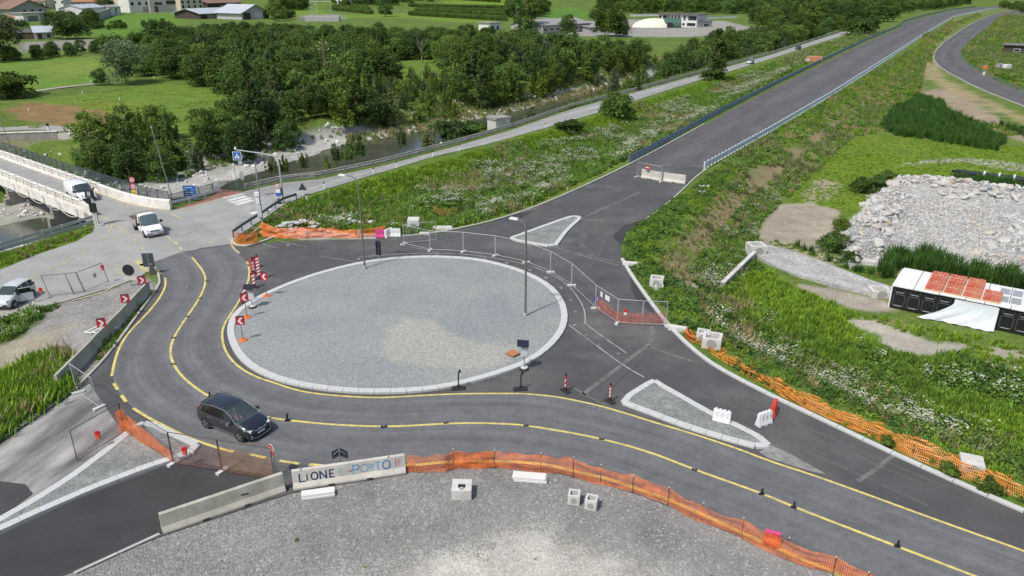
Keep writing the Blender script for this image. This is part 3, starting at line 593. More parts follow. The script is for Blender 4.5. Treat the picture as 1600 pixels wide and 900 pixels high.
kerb('kerb', [(122, 604), (160, 566), (188, 530), (217, 490), (243, 455), (251, 443), (247, 427)], .2, .12, M('worn_kerb', (.42, .41, .38), .9, .2, 3, c2=(.25, .24, .22), s2=1), 1.4)
kerb('kerb', [(116, 896), (170, 871), (250, 834)], .16, .05, CONC, 1.6, smooth=0)
kerb('kerb', [(440, 366), (410, 378), (385, 386), (366, 384), (363, 374)], .25, .12, CONC, 1.2)
# ================================================================ VEGETATION
def quadmesh(name, V, mats, mi=None, lf=None):
    """V: (n,4,3) leaf quads with a brightness per leaf"""
    n = len(V); me = bpy.data.meshes.new(name); me.vertices.add(n * 4); me.vertices.foreach_set('co', V.reshape(-1))
    me.loops.add(n * 4); me.polygons.add(n); me.loops.foreach_set('vertex_index', np.arange(n * 4)); me.polygons.foreach_set('loop_start', np.arange(n) * 4)
    if mi is not None: me.polygons.foreach_set('material_index', mi.astype(np.int32))
    me.update(); a = me.attributes.new('Lf', 'FLOAT', 'POINT'); a.data.foreach_set('value', np.repeat(lf if lf is not None else np.ones(n), 4).astype('f4'))
    for m in mats: me.materials.append(m)
    return me
def leaves(c, nrm, size, r, asp=.55, tilt=.8):
    """leaf quads at points c, facing roughly along nrm"""
    n = len(c); nn = nrm + r.normal(0, tilt, (n, 3)); nn /= np.linalg.norm(nn, axis=1)[:, None] + 1e-9
    u = np.cross(nn, r.normal(0, 1, (n, 3))); u /= np.linalg.norm(u, axis=1)[:, None] + 1e-9; v = np.cross(nn, u)
    s = (size * r.uniform(.6, 1.35, n))[:, None]; u = u * s; v = v * s * asp
    return np.stack([c - u * .5, c - u * .05 + v * .5, c + u * .5, c + u * .05 - v * .5], 1)
def crown_pts(r, clumps, per, shell=.55):
    P = []; Nn = []; B = []
    for (c, rad) in clumps:
        d = r.normal(0, 1, (per, 3)); d /= np.linalg.norm(d, axis=1)[:, None]; d[:, 2] = np.where(d[:, 2] < -.5, -d[:, 2] * .6, d[:, 2])
        rr = r.uniform(shell, 1.08, per)[:, None]; P.append(np.array(c) + d * rr * np.array(rad)); Nn.append(d + np.array([0, 0, .35]))
        B.append(np.full(per, r.uniform(.62, 1.38)) * r.uniform(.75, 1.25, per))
    return np.concatenate(P), np.concatenate(Nn), np.concatenate(B)
BARK = M('bark', (.11, .085, .06), .95, .3, 6)
def tree_proto(name, mat, seed, H, rx, trunk_h, kind='round', n=2600, leaf=.5):
    r = np.random.default_rng(seed); cl = []
    if kind == 'round':
        for i in range(20):
            a = r.uniform(0, 2 * PI); ph = r.uniform(-.35, 1); q = math.sqrt(max(0, 1 - min(1, abs(ph)) ** 2)) * r.uniform(.55, .85)
            cl.append(((math.cos(a) * q * rx, math.sin(a) * q * rx, trunk_h + (H - trunk_h) * (.42 + .4 * ph)), (rx * r.uniform(.28, .46),) * 2 + ((H - trunk_h) * r.uniform(.14, .22),)))
        for i in range(9):
            a = 2 * PI * i / 9 + r.uniform(-.3, .3); cl.append(((math.cos(a) * rx * .62, math.sin(a) * rx * .62, H * r.uniform(.12, .3)), (rx * .36, rx * .36, H * .13)))
        cl.append(((0, 0, H * .42), (rx * .78, rx * .78, H * .4)))
    elif kind == 'tall':
        for i in range(18):
            f = (i + .5) / 18; a = r.uniform(0, 2 * PI); w = rx * (1.05 - .75 * f) * min(1, .5 + f * 3)
            cl.append(((math.cos(a) * w * .45, math.sin(a) * w * .45, trunk_h + (H - trunk_h) * f * .93), (w * .62, w * .62, (H - trunk_h) * .085)))
    elif kind == 'shoots':      # willow and poplar scrub: many upright pointed stems
        for i in range(16):
            a = r.uniform(0, 2 * PI); q = r.uniform(0, .85) ** .7; h = H * r.uniform(.5, 1) * (1.1 - .45 * q)
            for f in (.25, .5, .75, .95): cl.append(((math.cos(a) * q * rx * (.7 + .3 * f), math.sin(a) * q * rx * (.7 + .3 * f), h * f), (rx * .26 * (1.15 - f * .8),) * 2 + (h * .16,)))
    elif kind == 'bush':
        for i in range(16):
            a = r.uniform(0, 2 * PI); q = r.uniform(.1, .75); z = r.uniform(.12, .8) * (1.08 - q * .45)
            cl.append(((math.cos(a) * q * rx, math.sin(a) * q * rx, z * H), (rx * r.uniform(.3, .48),) * 2 + (H * r.uniform(.16, .26),)))
        cl.append(((0, 0, H * .4), (rx * .8, rx * .8, H * .42)))
    c, nn, b_ = crown_pts(r, cl, max(8, n // len(cl))); ok = c[:, 2] > .05; c, nn, b_ = c[ok], nn[ok], b_[ok]
    crown = quadmesh('crown', leaves(c, nn, leaf, r).astype('f4'), [mat], None, b_)
    mb = MB(); top = trunk_h + (H - trunk_h) * .55 if kind in ('round', 'tall') else H * .35; tr = .028 * H if kind in ('round', 'tall') else .012 * H
    mb.tube([(0, 0, -.4), (.05, 0, top * .35), (-.06, .08, top * .7), (.02, 0, top)], tr, 7, tr * .35)
    for i in range(6):
        a = r.uniform(0, 2 * PI); z0 = top * r.uniform(.4, .9); q = rx * r.uniform(.4, .75)
        mb.tube([(0, 0, z0), (math.cos(a) * q * .5, math.sin(a) * q * .5, z0 + (H - z0) * .25), (math.cos(a) * q, math.sin(a) * q, z0 + (H - z0) * .5)], tr * .45, 5, tr * .12)
    trunk = mb.mesh('trunk', BARK, True)
    return name, trunk, crown
LEAF_D = leafmat('leaf_dark', (.084, .15, .032), .16); LEAF_M = leafmat('leaf_mid', (.112, .19, .040), .16); LEAF_W = leafmat('leaf_willow', (.122, .172, .072), .14); LEAF_Y = leafmat('leaf_fresh', (.13, .205, .034), .15); LEAF_B = leafmat('leaf_brown', (.11, .095, .036), .2)
def plant(pr, p, s, label, group, cat='tree', name=None, sz=None):
    n, tm, cm = pr; o = thing(name or n, label, cat, p, random.uniform(0, 6.28), group); q = s * random.uniform(.92, 1.08); o.scale = (q, q, (sz or s) * random.uniform(.92, 1.08))
    link('trunk', tm, o); link('crown', cm, o); return o
BROAD = [tree_proto('broadleaf_tree', m_, k, h, r_, .9, 'round', 4000, .6) for k, (m_, h, r_) in enumerate(((LEAF_D, 10, 4.6), (LEAF_D, 11, 4.2), (LEAF_M, 9.5, 4.6), (LEAF_D, 9, 5)))]
TALL = [tree_proto('poplar_tree', m_, k + 20, h, r_, .8, 'tall', 2200, .46) for k, (m_, h, r_) in enumerate(((LEAF_M, 11, 2.6), (LEAF_W, 10, 2.3), (LEAF_Y, 9, 2.4)))]
SHOOT = [tree_proto('willow_bush', m_, k + 40, h, r_, 0, 'shoots', 2600, .4) for k, (m_, h, r_) in enumerate(((LEAF_W, 6.5, 2.8), (LEAF_Y, 6, 2.6), (LEAF_M, 7, 2.8), (LEAF_B, 3.6, 2.6)))]
BUSH = [tree_proto('bush', m_, k + 60, h, r_, 0, 'bush', 2400, .3) for k, (m_, h, r_) in enumerate(((LEAF_M, 2.6, 1.8), (LEAF_D, 2.6, 1.9), (LEAF_W, 2.2, 1.8)))]
def scatter(P, n_try, dmin, seed, ok=None, zone=None):
    """dart throwing in a polygon (grid accelerated)"""
    r = np.random.default_rng(seed); lo = P.min(0); hi = P.max(0); c = r.uniform(lo, hi, (n_try, 2)); c = c[inside(P, c[:, 0], c[:, 1])]
    if ok is not None: c = c[ok(c[:, 0], c[:, 1])]
    grid = {}; out = []
    for p in c:
        k = (int(p[0] // dmin), int(p[1] // dmin)); bad = False
        for a in (-1, 0, 1):
            for b_ in (-1, 0, 1):
                for q in grid.get((k[0] + a, k[1] + b_), ()):
                    if (q[0] - p[0]) ** 2 + (q[1] - p[1]) ** 2 < dmin * dmin: bad = True
        if not bad: grid.setdefault(k, []).append(p); out.append(p)
    return np.array(out) if out else np.zeros((0, 2))
def atz(P): return np.c_[P, height(P[:, 0], P[:, 1]) - .1] if len(P) else np.zeros((0, 3))
CLEAR = xy([(588, 94), (700, 92), (708, 140), (690, 150), (600, 156)])
POLEV = xy([(494, 146), (532, 146), (534, 172), (494, 172)])
def pxof(p):
    dz = (p[2] - CAMH); zc = p[1] * CP - dz * SP; return 800 + FPX * p[0] / zc
WOOD = xy([(256, 86), (300, 70), (420, 66), (500, 72), (720, 74), (800, 80), (850, 93), (985, 96), (1060, 91), (1130, 77), (1180, 64), (1240, 52), (1200, 68), (1090, 90), (1040, 104), (960, 124), (900, 138), (850, 151), (800, 162), (750, 173), (700, 184), (650, 195), (600, 203), (540, 212), (500, 222), (470, 230), (440, 226), (392, 205), (384, 170), (360, 150), (300, 128), (262, 122), (240, 100)])
wood = scatter(WOOD, 18000, 4.7, 5, lambda x, y: (sd(CLEAR, x, y) < 1) & (sd(POLEV, x, y) < 0) & (sd(WATXY, x, y) < -4.2 - 5 * sstep(-22, -38, x)))
wood = wood[np.argsort(wood[:, 1])]
wz = atz(wood)
edge_d = pdist(xy(CH_N), wood[:, 0], wood[:, 1])
near_n = 225; far_pts = []
ZN = ((330, 'at the meadow end of the wood'), (430, 'behind the leafy thicket left in the wood'), (510, 'left of the utility pole in the wood'), (590, 'right of the utility pole in the wood'), (710, 'round the small clearing of the wood'), (800, 'right of the clearing in the wood'), (900, 'behind the white hut in the wood'), (1900, 'at the right end of the wood near the sports ground'))
def wlab(what, p, rv):
    w = [n for x, n in ZN if pxof(p) < x][0] + (', riverside' if rv else ''); return '%s %s' % (what, w), '%ss %s' % (what.split(' ', 1)[1], w)
for i, p in enumerate(wz):
    river = edge_d[i] < 13 or sd(WATXY, wood[i:i + 1, 0], wood[i:i + 1, 1])[0] > -15
    if i < near_n:
        u = random.random(); q_ = pxof(p)
        if 585 < q_ < 705 and p[1] < 190: plant(random.choice(SHOOT[:3] + [BROAD[2]]), p, random.uniform(.45, .75), *wlab('loose light willow thicket', p, 1))
        elif river:
            if u < .36: plant(random.choice(SHOOT[:3]), p, random.uniform(1.1, 1.5), *wlab('loose light willow thicket', p, 1))
            elif u < .58: plant(random.choice(TALL), p, random.uniform(.75, 1.1), *wlab('narrow upright poplar', p, river))
            else: plant(random.choice(BROAD), p, random.uniform(.58, .85), *wlab('dark rounded tree', p, river))
        else:
            if u < .84: plant(random.choice(BROAD), p, random.uniform(.8, 1.08), *wlab('dark rounded tree', p, river))
            else: plant(random.choice(TALL), p, random.uniform(.9, 1.1), *wlab('narrow upright poplar', p, river))
    else: far_pts.append((p, river))
for p in atz(scatter(xy([(588, 126), (706, 124), (714, 166), (600, 186)]), 500, 3.1, 29, lambda x, y: sd(WATXY, x, y) < -3)): plant(random.choice(SHOOT[:3] + [BUSH[0]]), p, random.uniform(.45, .65), 'young leafy thicket %s' % ('left below the small clearing' if pxof(p) < 645 else 'right below the small clearing'), 'thicket %s' % ('left below the clearing' if pxof(p) < 645 else 'right below the clearing'), 'bush')
# scrub on the river bank in front of the wood
BANK = xy([(500, 222), (560, 208), (700, 180), (850, 148), (1000, 108), (1100, 84), (1250, 50), (1262, 54), (1120, 90), (1040, 113), (960, 135), (900, 148), (850, 162), (800, 173), (700, 195), (610, 213), (550, 222), (500, 234)], -3)
for p in atz(scatter(BANK, 1500, 3.6, 9, lambda x, y: (sd(WATXY, x, y) < -2.6) & (sd(WATXY, x, y) > -6))):
    plant(random.choice(SHOOT + [SHOOT[3]]), p, random.uniform(.4, .7), 'low grey green scrub on the stony far bank of the river', 'scrub on the far river bank', 'bush')
def tlab(p):
    w = 'beside the ramp parapet' if pxof(p) < 185 else 'behind the bridge fence' if pxof(p) < 250 else 'behind the leaning mast' if pxof(p) < 310 else 'right of the leaning mast' if pxof(p) < 365 else 'behind the blue crossing sign'
    return 'dense leafy thicket tree ' + w, 'thicket trees ' + w
# thicket between the bridge and the wood
for p in atz(scatter(xy([(330, 240), (392, 206), (470, 214), (560, 205), (600, 206), (520, 223), (480, 234), (420, 243), (345, 256), (270, 272)], -2), 900, 3.0, 19, lambda x, y: sd(WATXY, x, y) < -2.6 - 6 * sstep(-22, -38, x))): plant(random.choice([SHOOT[0], SHOOT[2], BROAD[2], SHOOT[1]]), p, random.uniform(.42, .7), 'leafy bush at the foot of the wood above the river pebbles', 'bushes at the foot of the wood', 'bush')
THICK = xy([(124, 242), (150, 230), (210, 224), (300, 226), (380, 205), (430, 202), (470, 214), (430, 228), (345, 240), (300, 252), (215, 264), (160, 264)], -1)
for p in atz(scatter(THICK, 1500, 3.9, 12, lambda x, y: sd(WATXY, x, y) < -5)):
    pr = random.choice(BROAD[:3] + [SHOOT[0], SHOOT[2]]); plant(pr, p, random.uniform(.48, .64) if pr in BROAD else random.uniform(.7, .95), *tlab(p))
for q in ((145, 262), (190, 268), (228, 268), (262, 262)):
    p = T(*q); plant(BROAD[2], p - Vector((0, 0, 1.2)), .6, *tlab(p))
# near bank bushes between the highway guard rail and the water
NB = xy([(500, 280), (600, 259), (720, 230), (830, 200), (960, 160), (1080, 124), (1200, 88), (1200, 78), (1080, 104), (960, 140), (830, 185), (720, 212), (600, 244), (500, 268), (430, 280), (400, 293)], -1.6)
for p in atz(scatter(NB, 1100, 2.6, 14, lambda x, y: x < 75)):
    pr = random.choice([BUSH[0], SHOOT[2], SHOOT[1], SHOOT[0]]); d_ = -24 < p[0] < -17 or -8 < p[0] < 0 or 20 < p[0] < 40
    if d_ or random.random() < .12: plant(pr, p, random.uniform(.9, 1.4) if pr is BUSH[0] else random.uniform(.5, .82), 'small leafy bush on the near river bank below the guard rail', 'bushes on the near river bank', 'bush')
def lone(pr, px_, py_, s, label, cat='tree', name=None, sz=None, dz=0): 
    p = T(px_, py_); p.z += dz; return plant(pr, p, s, label, None, cat, name, sz)
lone(BUSH[1], 962, 183, 1.75, 'dark round shrub standing alone beside the pale road', 'shrub', 'shrub', 2.0)
lone(BUSH[1], 892, 207, 1.35, 'low dark spreading shrub on the pale road verge', 'shrub', 'shrub', 1.1)
lone(TALL[0], 1117, 126, 1.5, 'tall dark tree rising alone beside the pale road', 'tree', None, 1.25)
lone(BUSH[1], 1112, 126, 1.4, 'dark bush at the foot of the tall lone tree', 'bush', 'bush')
lone(BUSH[0], 700, 218, 2.0, 'dense green bush beside the white hut on the river bank', 'bush', 'bush', 1.7); lone(BUSH[0], 735, 213, 1.7, 'rounded green bush just left of the white hut', 'bush', 'bush', 1.4)
lone(TALL[1], 958, 158, .8, 'slim grey tree leaning over the river beyond the pale road')
lone(SHOOT[0], 1085, 112, .9, 'pale green willow bush in the river bed by the pale road', 'bush')
lone(TALL[0], 398, 210, 1.15, 'pointed tree standing at the left end of the wood', 'tree', None, 1.15); lone(TALL[2], 560, 196, 1.2, 'bright yellow green poplar in front of the dark wood')
lone(SHOOT[1], 540, 200, 1.35, 'bright green thicket at the foot of the utility pole'); lone(SHOOT[0], 608, 196, 1.25, 'grey green willow with narrow crown at the wood edge')
RT = tree_proto('round_tree', LEAF_D, 93, 10, 5.6, 0, 'bush', 5200, .62); WG = tree_proto('willow_tree', LEAF_W, 91, 10, 5.6, 0, 'bush', 5200, .5)
lone(WG, 198, 130, 1.18, 'big grey green rounded willow between the two meadows'); lone(BROAD[2], 158, 133, .45, 'small dark tree at the left foot of the big willow'); lone(WG, 8, 96, 1.5, 'large grey green tree at the left edge before the sports pitch')
lone(RT, 106, 61, 1.6, 'huge dark round tree in front of the village', 'tree', None, 1.6); lone(RT, 172, 80, 1.0, 'dark round tree right of the sports pitch', 'tree', None, .85); lone(RT, 232, 118, .8, 'dark broadleaf tree just right of the big willow'); lone(BROAD[1], 255, 92, 1.3, 'tall dark tree behind the big willow')
lone(BUSH[1], 22, 152, 3.3, 'dark bush beside the field track at the left edge', 'bush', 'bush', 2.6)
for k, (a, b_) in enumerate(((150, 46), (160, 45), (170, 47), (178, 46), (188, 46), (196, 45), (226, 44), (238, 43), (255, 41), (263, 42))): plant(BROAD[1], T(a, b_), random.uniform(.28, .5), 'small orchard tree in the bright meadow below the village', 'small trees in the bright meadow')
lone(TALL[0], 830, 54, 2.2, 'very tall dark tree left of the grey shed', 'tree', None, 2.0); lone(TALL[0], 812, 56, 2.0, 'tall dark tree at the left of a pair by the grey shed', 'tree', None, 1.7); lone(RT, 950, 57, 1.5, 'massive dark tree right of the grey shed', 'tree', None, 2.1); lone(BROAD[1], 970, 58, .9, 'dark tree against the court wall'); lone(BROAD[2], 887, 55, 1.0, 'pale green tree in front of the grey shed')
lone(BROAD[1], 602, 26, 1.3, 'dark tree alone in the far yellow green field'); lone(BROAD[2], 430, 29, 1.5, 'reddish tinged tree beside the farm hall'); lone(BROAD[0], 166, 21, 1.5, 'tree beside the white cottage in the village')
lone(BUSH[1], 1338, 54, 4.6, 'dark round bush where the pale road vanishes', 'bush', 'bush', 4.0); lone(BROAD[2], 1362, 48, .9, 'light green tree where the pale road vanishes')
for k in (0, 1, 3, 6, 7, 8, 12): plant(SHOOT[k % 3], G(425 + k * 17 + random.uniform(-6, 6), 274 - k * 2.7 - k * k * .08, -1.4), random.uniform(.42, .68), 'small leafy bush on the near river bank below the guard rail', 'bushes on the near river bank', 'bush')
for q, s_, w in (((80, 32), .8, 'below the grey gabled house'), ((123, 20), 1.0, 'before the terracotta house'), ((197, 17), 1.0, 'between the cottage and the white house'), ((322, 26), .9, 'left of the farm building'), ((300, 24), .8, 'below the balcony house'), ((436, 33), 1.1, 'right of the farm hall'), ((452, 30), .9, 'beside the field right of the farm hall'), ((4, 38), .9, 'at the left edge below the village'), ((34, 44), .7, 'beside the parked cars'), ((272, 64), .9, 'at the lower end of the bright meadow'), ((252, 70), .8, 'between pitch and meadow'), ((215, 72), .8, 'right of the hedge by the pitch'), ((95, 38), .8, 'below the pale garage block'), ((62, 16), .9, 'behind the grey gabled house')): lone(RT, q[0], q[1], s_, 'round green village tree ' + w)
# bare dead tree in the clearing
dt = thing('dead_tree', 'bare leafless grey tree in the small clearing of the wood', 'tree', T(659, 99)); mb = MB(); r_ = random.Random(3)
mb.tube([(0, 0, 0), (.2, 0, 2.5), (0, .2, 5)], .28, 7, .14)
for k in range(16):
    a = r_.uniform(0, 6.28); z0 = r_.uniform(2.2, 5); q = r_.uniform(1.2, 3); mb.tube([(0, 0, z0), (math.cos(a) * q * .5, math.sin(a) * q * .5, z0 + 1.8), (math.cos(a) * q, math.sin(a) * q, z0 + r_.uniform(3, 4.5))], .1, 5, .02)
mb.build('trunk', M('dead_wood', (.22, .19, .15), .9, .2), dt)
# trees along the far end of the highway
for k, (a, b_) in enumerate(((1330, 42), (1345, 36), (1365, 30), (1380, 34), (1395, 28), (1402, 22), (1420, 20), (1440, 16), (1375, 20), (1350, 24), (1320, 30), (1300, 36), (1280, 40), (1262, 44), (1310, 24), (1285, 28))): plant(BROAD[k % 4], T(a, b_), random.uniform(1.0, 1.6), 'dark tree in the belt left of the highway bend', 'trees left of the highway bend')
# right hand side shrubs
for q, s, lb in (((1302, 392), 1.0, 'dark round shrub at the corner of the stone heap'), ((1312, 360), .6, 'small dark shrub beside the stone heap edge'), ((1325, 410), .55, 'small green shrub left of the white slabs'), ((1370, 300), 1.0, 'dark green shrub at the back corner of the stone heap'), ((1385, 285), .8, 'green shrub on the grass behind the stone heap'), ((1345, 300), .9, 'green shrub left of the back corner of the stone heap')): lone(BUSH[1], q[0], q[1], s, lb, 'shrub', 'shrub')
for q, s in (((1386, 697), .4), ((1482, 743), .45), ((1545, 770), .5)):
    p = G(*q); plant(BUSH[0], p, s * .62, 'low green weed bush growing between kerb and orange netting', 'weed bushes along the right kerb', 'bush', 'weed_bush', s * .7)
# ------------------------------------------------ countless plants: grass, weeds, pebbles (instanced stuff)
def src(name, parts):
    """parts: (points, normals, size, asp, tilt, material index, brightness)"""
    V = []; MI = []; LF = []
    for v, mi, lf in parts: V.append(v); MI.append(np.full(len(v), mi)); LF.append(lf)
    return np.concatenate(V).astype('f4'), np.concatenate(MI), np.concatenate(LF)
def blades(r, n, h, spread, w=.035):
    a = r.uniform(0, 2 * PI, n); q = r.uniform(0, spread, n); b0 = np.stack([np.cos(a) * q, np.sin(a) * q, np.zeros(n)], 1); hh = h * r.uniform(.5, 1.1, n)
    lean = r.uniform(.1, .6, n) * hh; d = r.uniform(0, 2 * PI, n); tip = b0 + np.stack([np.cos(d) * lean, np.sin(d) * lean, hh], 1); mid = b0 * .5 + tip * .5 + np.array([0, 0, .08]) * hh[:, None]
    sd_ = np.stack([-np.sin(d), np.cos(d), np.zeros(n)], 1) * w
    return np.stack([b0 - sd_, b0 + sd_, mid + sd_ * .9, tip], 1), r.uniform(.6, 1.4, n)
def dome(r, n, rad, h, size, tilt=.7):
    d = r.normal(0, 1, (n, 3)); d[:, 2] = np.abs(d[:, 2]); d /= np.linalg.norm(d, axis=1)[:, None]; c = d * np.array([rad, rad, h]) * r.uniform(.5, 1.05, n)[:, None]
    return leaves(c, d + np.array([0, 0, .5]), size, r, .6, tilt), r.uniform(.55, 1.4, n)
G_L = leafmat('grass_blade', (.16, .285, .04), .12, .42); G_B = leafmat('grass_bright', (.21, .35, .036), .1, .42); G_Y = leafmat('grass_dry', (.34, .29, .15), .06, .3); G_W = leafmat('weed_leaf', (.15, .265, .055), .12, .42); G_D = leafmat('weed_dark', (.095, .19, .038), .12, .38); G_F = leafmat('white_umbel', (.48, .5, .39), .05, .2); G_K = leafmat('weed_olive', (.19, .27, .085), .1, .4); G_R = leafmat('reed_dark', (.06, .14, .028), .1, .35)
r = np.random.default_rng(77); VM = [G_L, G_B, G_Y, G_W, G_D, G_F, G_K, G_R]; PROTO = []
def proto(*parts): PROTO.append(src('p', parts))
def fl(r, n, rad, h, size):
    c = np.stack([r.normal(0, rad, n), r.normal(0, rad, n), h * r.uniform(.8, 1.1, n)], 1); return leaves(c, np.tile([0, 0, 1.], (n, 1)), size, r, .9, .3)
def bl(n, h, s, mi, w=.035): v, l = blades(r, n, h, s, w); return (v, mi, l)
def dm(n, rad, h, size, mi, tilt=.7): v, l = dome(r, n, rad, h, size, tilt); return (v, mi, l)
proto(bl(34, .42, .4, 0)); proto(bl(34, .45, .42, 1)); proto(bl(30, .55, .4, 2)); proto(dm(44, .38, .6, .2, 3), bl(10, .6, .35, 0))
proto(dm(46, .42, .5, .22, 4)); proto(dm(34, .36, .75, .2, 3), (fl(r, 9, .24, .92, .12), 5, r.uniform(.8, 1.1, 9))); proto(dm(40, .36, .8, .17, 6, 1.0), bl(8, .8, .3, 2)); proto(bl(26, 1.7, .45, 7, .05), bl(10, 1.5, .5, 4, .05))
proto(dm(30, .3, .3, .16, 1)); proto(dm(26, .3, .8, .14, 6, 1.2), (fl(r, 5, .2, .9, .1), 5, r.uniform(.6, .95, 5)))
# pebbles
SM = []; 
def stone_mesh(seed, mat, sub=1):
    bm = bmesh.new(); bmesh.ops.create_icosphere(bm, subdivisions=sub, radius=.5); r_ = random.Random(seed); k = (r_.uniform(.8, 1.2), r_.uniform(.6, 1), r_.uniform(.4, .75))
    for v in bm.verts: v.co = Vector((v.co.x * k[0], v.co.y * k[1], v.co.z * k[2])) * r_.uniform(.78, 1.2)
    me = bpy.data.meshes.new('stone'); bm.to_mesh(me); bm.free(); me.materials.append(mat); return me
def rockmat(name, c, c2):
    m, t, b = nodes(name); oi = N(t, 'ShaderNodeObjectInfo'); tc = N(t, 'ShaderNodeTexCoord').outputs['Object']
    cr = N(t, 'ShaderNodeValToRGB'); e = cr.color_ramp.elements; e[0].color = (*c, 1); e[1].color = (*c2, 1); x = cr.color_ramp.elements.new(.8); x.color = (c[0] * .95, c[1] * .97, c[2] * 1.02, 1); e2 = cr.color_ramp.elements.new(.92); e2.color = (c[0] * .95, c[1] * .78, c[2] * .6, 1)
    L(t, oi.outputs['Random'], cr.inputs[0]); L(t, scale_col(t, cr.outputs[0], mrange(t, noise(t, tc, 3, 4), .3, .7, .85, 1.12)), b.inputs['Base Color']); b.inputs['Roughness'].default_value = .9; MATS[name] = m; return m
ROCK = rockmat('river_stone', (.58, .57, .54), (.40, .41, .41)); CHIP = rockmat('gravel_chip', (.25, .253, .245), (.46, .46, .445)); HEAP = rockmat('quarry_stone', (.47, .46, .43), (.25, .275, .285))
stone_src = [stone_mesh(k, ROCK) for k in range(4)]; chip_src = [stone_mesh(k + 9, CHIP, 1) for k in range(3)]; heap_src = [stone_mesh(k + 20, HEAP) for k in range(5)]
def srccol(name, meshes):
    c_ = bpy.data.collections.new(name)
    for k, me in enumerate(meshes): c_.objects.link(bpy.data.objects.new('%s_%s' % (name, chr(97 + k)), me))
    return c_
PLANTC = srccol('plant_kinds', [quadmesh('plant', v, VM, mi, lf) for v, mi, lf in PROTO]); STONEC = srccol('stone_kinds', stone_src); CHIPC = srccol('chip_kinds', chip_src); HEAPC = srccol('heap_kinds', heap_src)
def instancer(name, pts, kinds, scl, coll, label, cat, tilt=False, seed=1):
    n = len(pts); me = bpy.data.meshes.new(name); me.vertices.add(n); me.vertices.foreach_set('co', np.asarray(pts, 'f4').ravel()); me.update(); rr = np.random.default_rng(seed)
    me.attributes.new('k', 'INT', 'POINT').data.foreach_set('value', np.asarray(kinds, np.int32))
    me.attributes.new('s', 'FLOAT_VECTOR', 'POINT').data.foreach_set('vector', np.asarray(scl, 'f4').ravel())
    rot = np.zeros((n, 3)); rot[:, 2] = rr.uniform(0, 6.28, n)
    if tilt: rot[:, :2] = rr.uniform(-.9, .9, (n, 2))
    me.attributes.new('r', 'FLOAT_VECTOR', 'POINT').data.foreach_set('vector', rot.astype('f4').ravel())
    o = link(name, me); g = bpy.data.node_groups.new(name + '_nodes', 'GeometryNodeTree')
    g.interface.new_socket('Geometry', in_out='INPUT', socket_type='NodeSocketGeometry'); g.interface.new_socket('Geometry', in_out='OUTPUT', socket_type='NodeSocketGeometry')
    gi = g.nodes.new('NodeGroupInput'); go = g.nodes.new('NodeGroupOutput'); ci = g.nodes.new('GeometryNodeCollectionInfo'); ci.inputs[0].default_value = coll; ci.inputs['Separate Children'].default_value = True; ci.inputs['Reset Children'].default_value = True
    mp = g.nodes.new('GeometryNodeMeshToPoints'); ip = g.nodes.new('GeometryNodeInstanceOnPoints'); ip.inputs['Pick Instance'].default_value = True
    def att(nm, ty):
        a = g.nodes.new('GeometryNodeInputNamedAttribute'); a.data_type = ty; a.inputs[0].default_value = nm; return a.outputs[0]
    g.links.new(gi.outputs[0], mp.inputs[0]); g.links.new(mp.outputs[0], ip.inputs['Points']); g.links.new(ci.outputs[0], ip.inputs['Instance']); g.links.new(att('k', 'INT'), ip.inputs['Instance Index'])
    e2 = g.nodes.new('FunctionNodeEulerToRotation'); g.links.new(att('r', 'FLOAT_VECTOR'), e2.inputs[0]); g.links.new(e2.outputs[0], ip.inputs['Rotation']); g.links.new(att('s', 'FLOAT_VECTOR'), ip.inputs['Scale']); g.links.new(ip.outputs[0], go.inputs[0])
    md = o.modifiers.new('scatter', 'NODES'); md.node_group = g; tag(o, label, cat, kind='stuff'); return o
PTS = []; KN = []; SC = []
rg = np.random.default_rng(31)
ROADP = [ROADXY, OLDXY]
def sow(P, dens, kinds, smin, smax, ok=None, clump=None, z=None, offroad=.25, flat=1.0, thr=.5):
    """sow plants in polygon P; clump=(scale, seed): kinds follow patches"""
    lo = P.min(0); hi = P.max(0); n = int(dens * np.prod(hi - lo)); c = rg.uniform(lo, hi, (n, 2)); c = c[inside(P, c[:, 0], c[:, 1])]
    for Q in ROADP: c = c[sd(Q, c[:, 0], c[:, 1]) < -offroad]
    if ok is not None: c = c[ok(c[:, 0], c[:, 1])]
    k = len(c)
    if not k: return
    ks = np.array([q[0] for q in kinds]); w = np.array([q[1] for q in kinds], float); w /= w.sum(); cw = np.cumsum(w)
    u = rg.uniform(0, 1, k)
    if clump:
        f = fbm(c[:, 0], c[:, 1], clump[0], clump[1]); f = (np.argsort(np.argsort(f)) + .5) / k; u = np.clip(f + rg.normal(0, .085, k), 0, .9999)
    PTS.append(np.c_[c, height(c[:, 0], c[:, 1]) if z is None else np.full(k, z)]); KN.append(ks[np.searchsorted(cw, u)]); s = rg.uniform(smin, smax, k) * (.75 + .5 * fbm(c[:, 0], c[:, 1], 6, 44))
    SC.append(np.stack([s, s, s * flat], 1))
def off(*polys): 
    Q = [xy(p, z_) for p, z_ in polys]; return lambda x, y: np.all([~inside(q, x, y) for q in Q], axis=0)
HEAPP = [(1318, 420), (1312, 360), (1338, 335), (1380, 290), (1402, 284), (1420, 290), (1500, 288), (1600, 305), (1800, 340), (1800, 500), (1600, 435), (1480, 425), (1400, 400), (1370, 412)]
FRP = [(1640, 11), (1545, 22), (1508, 41), (1478, 61), (1460, 77), (1455, 92), (1466, 108), (1500, 127), (1550, 150), (1600, 170), (1750, 217), (1750, 194), (1620, 150), (1580, 136), (1540, 117), (1512, 101), (1501, 87), (1507, 72), (1532, 55), (1562, 31), (1590, 21), (1640, 16)]
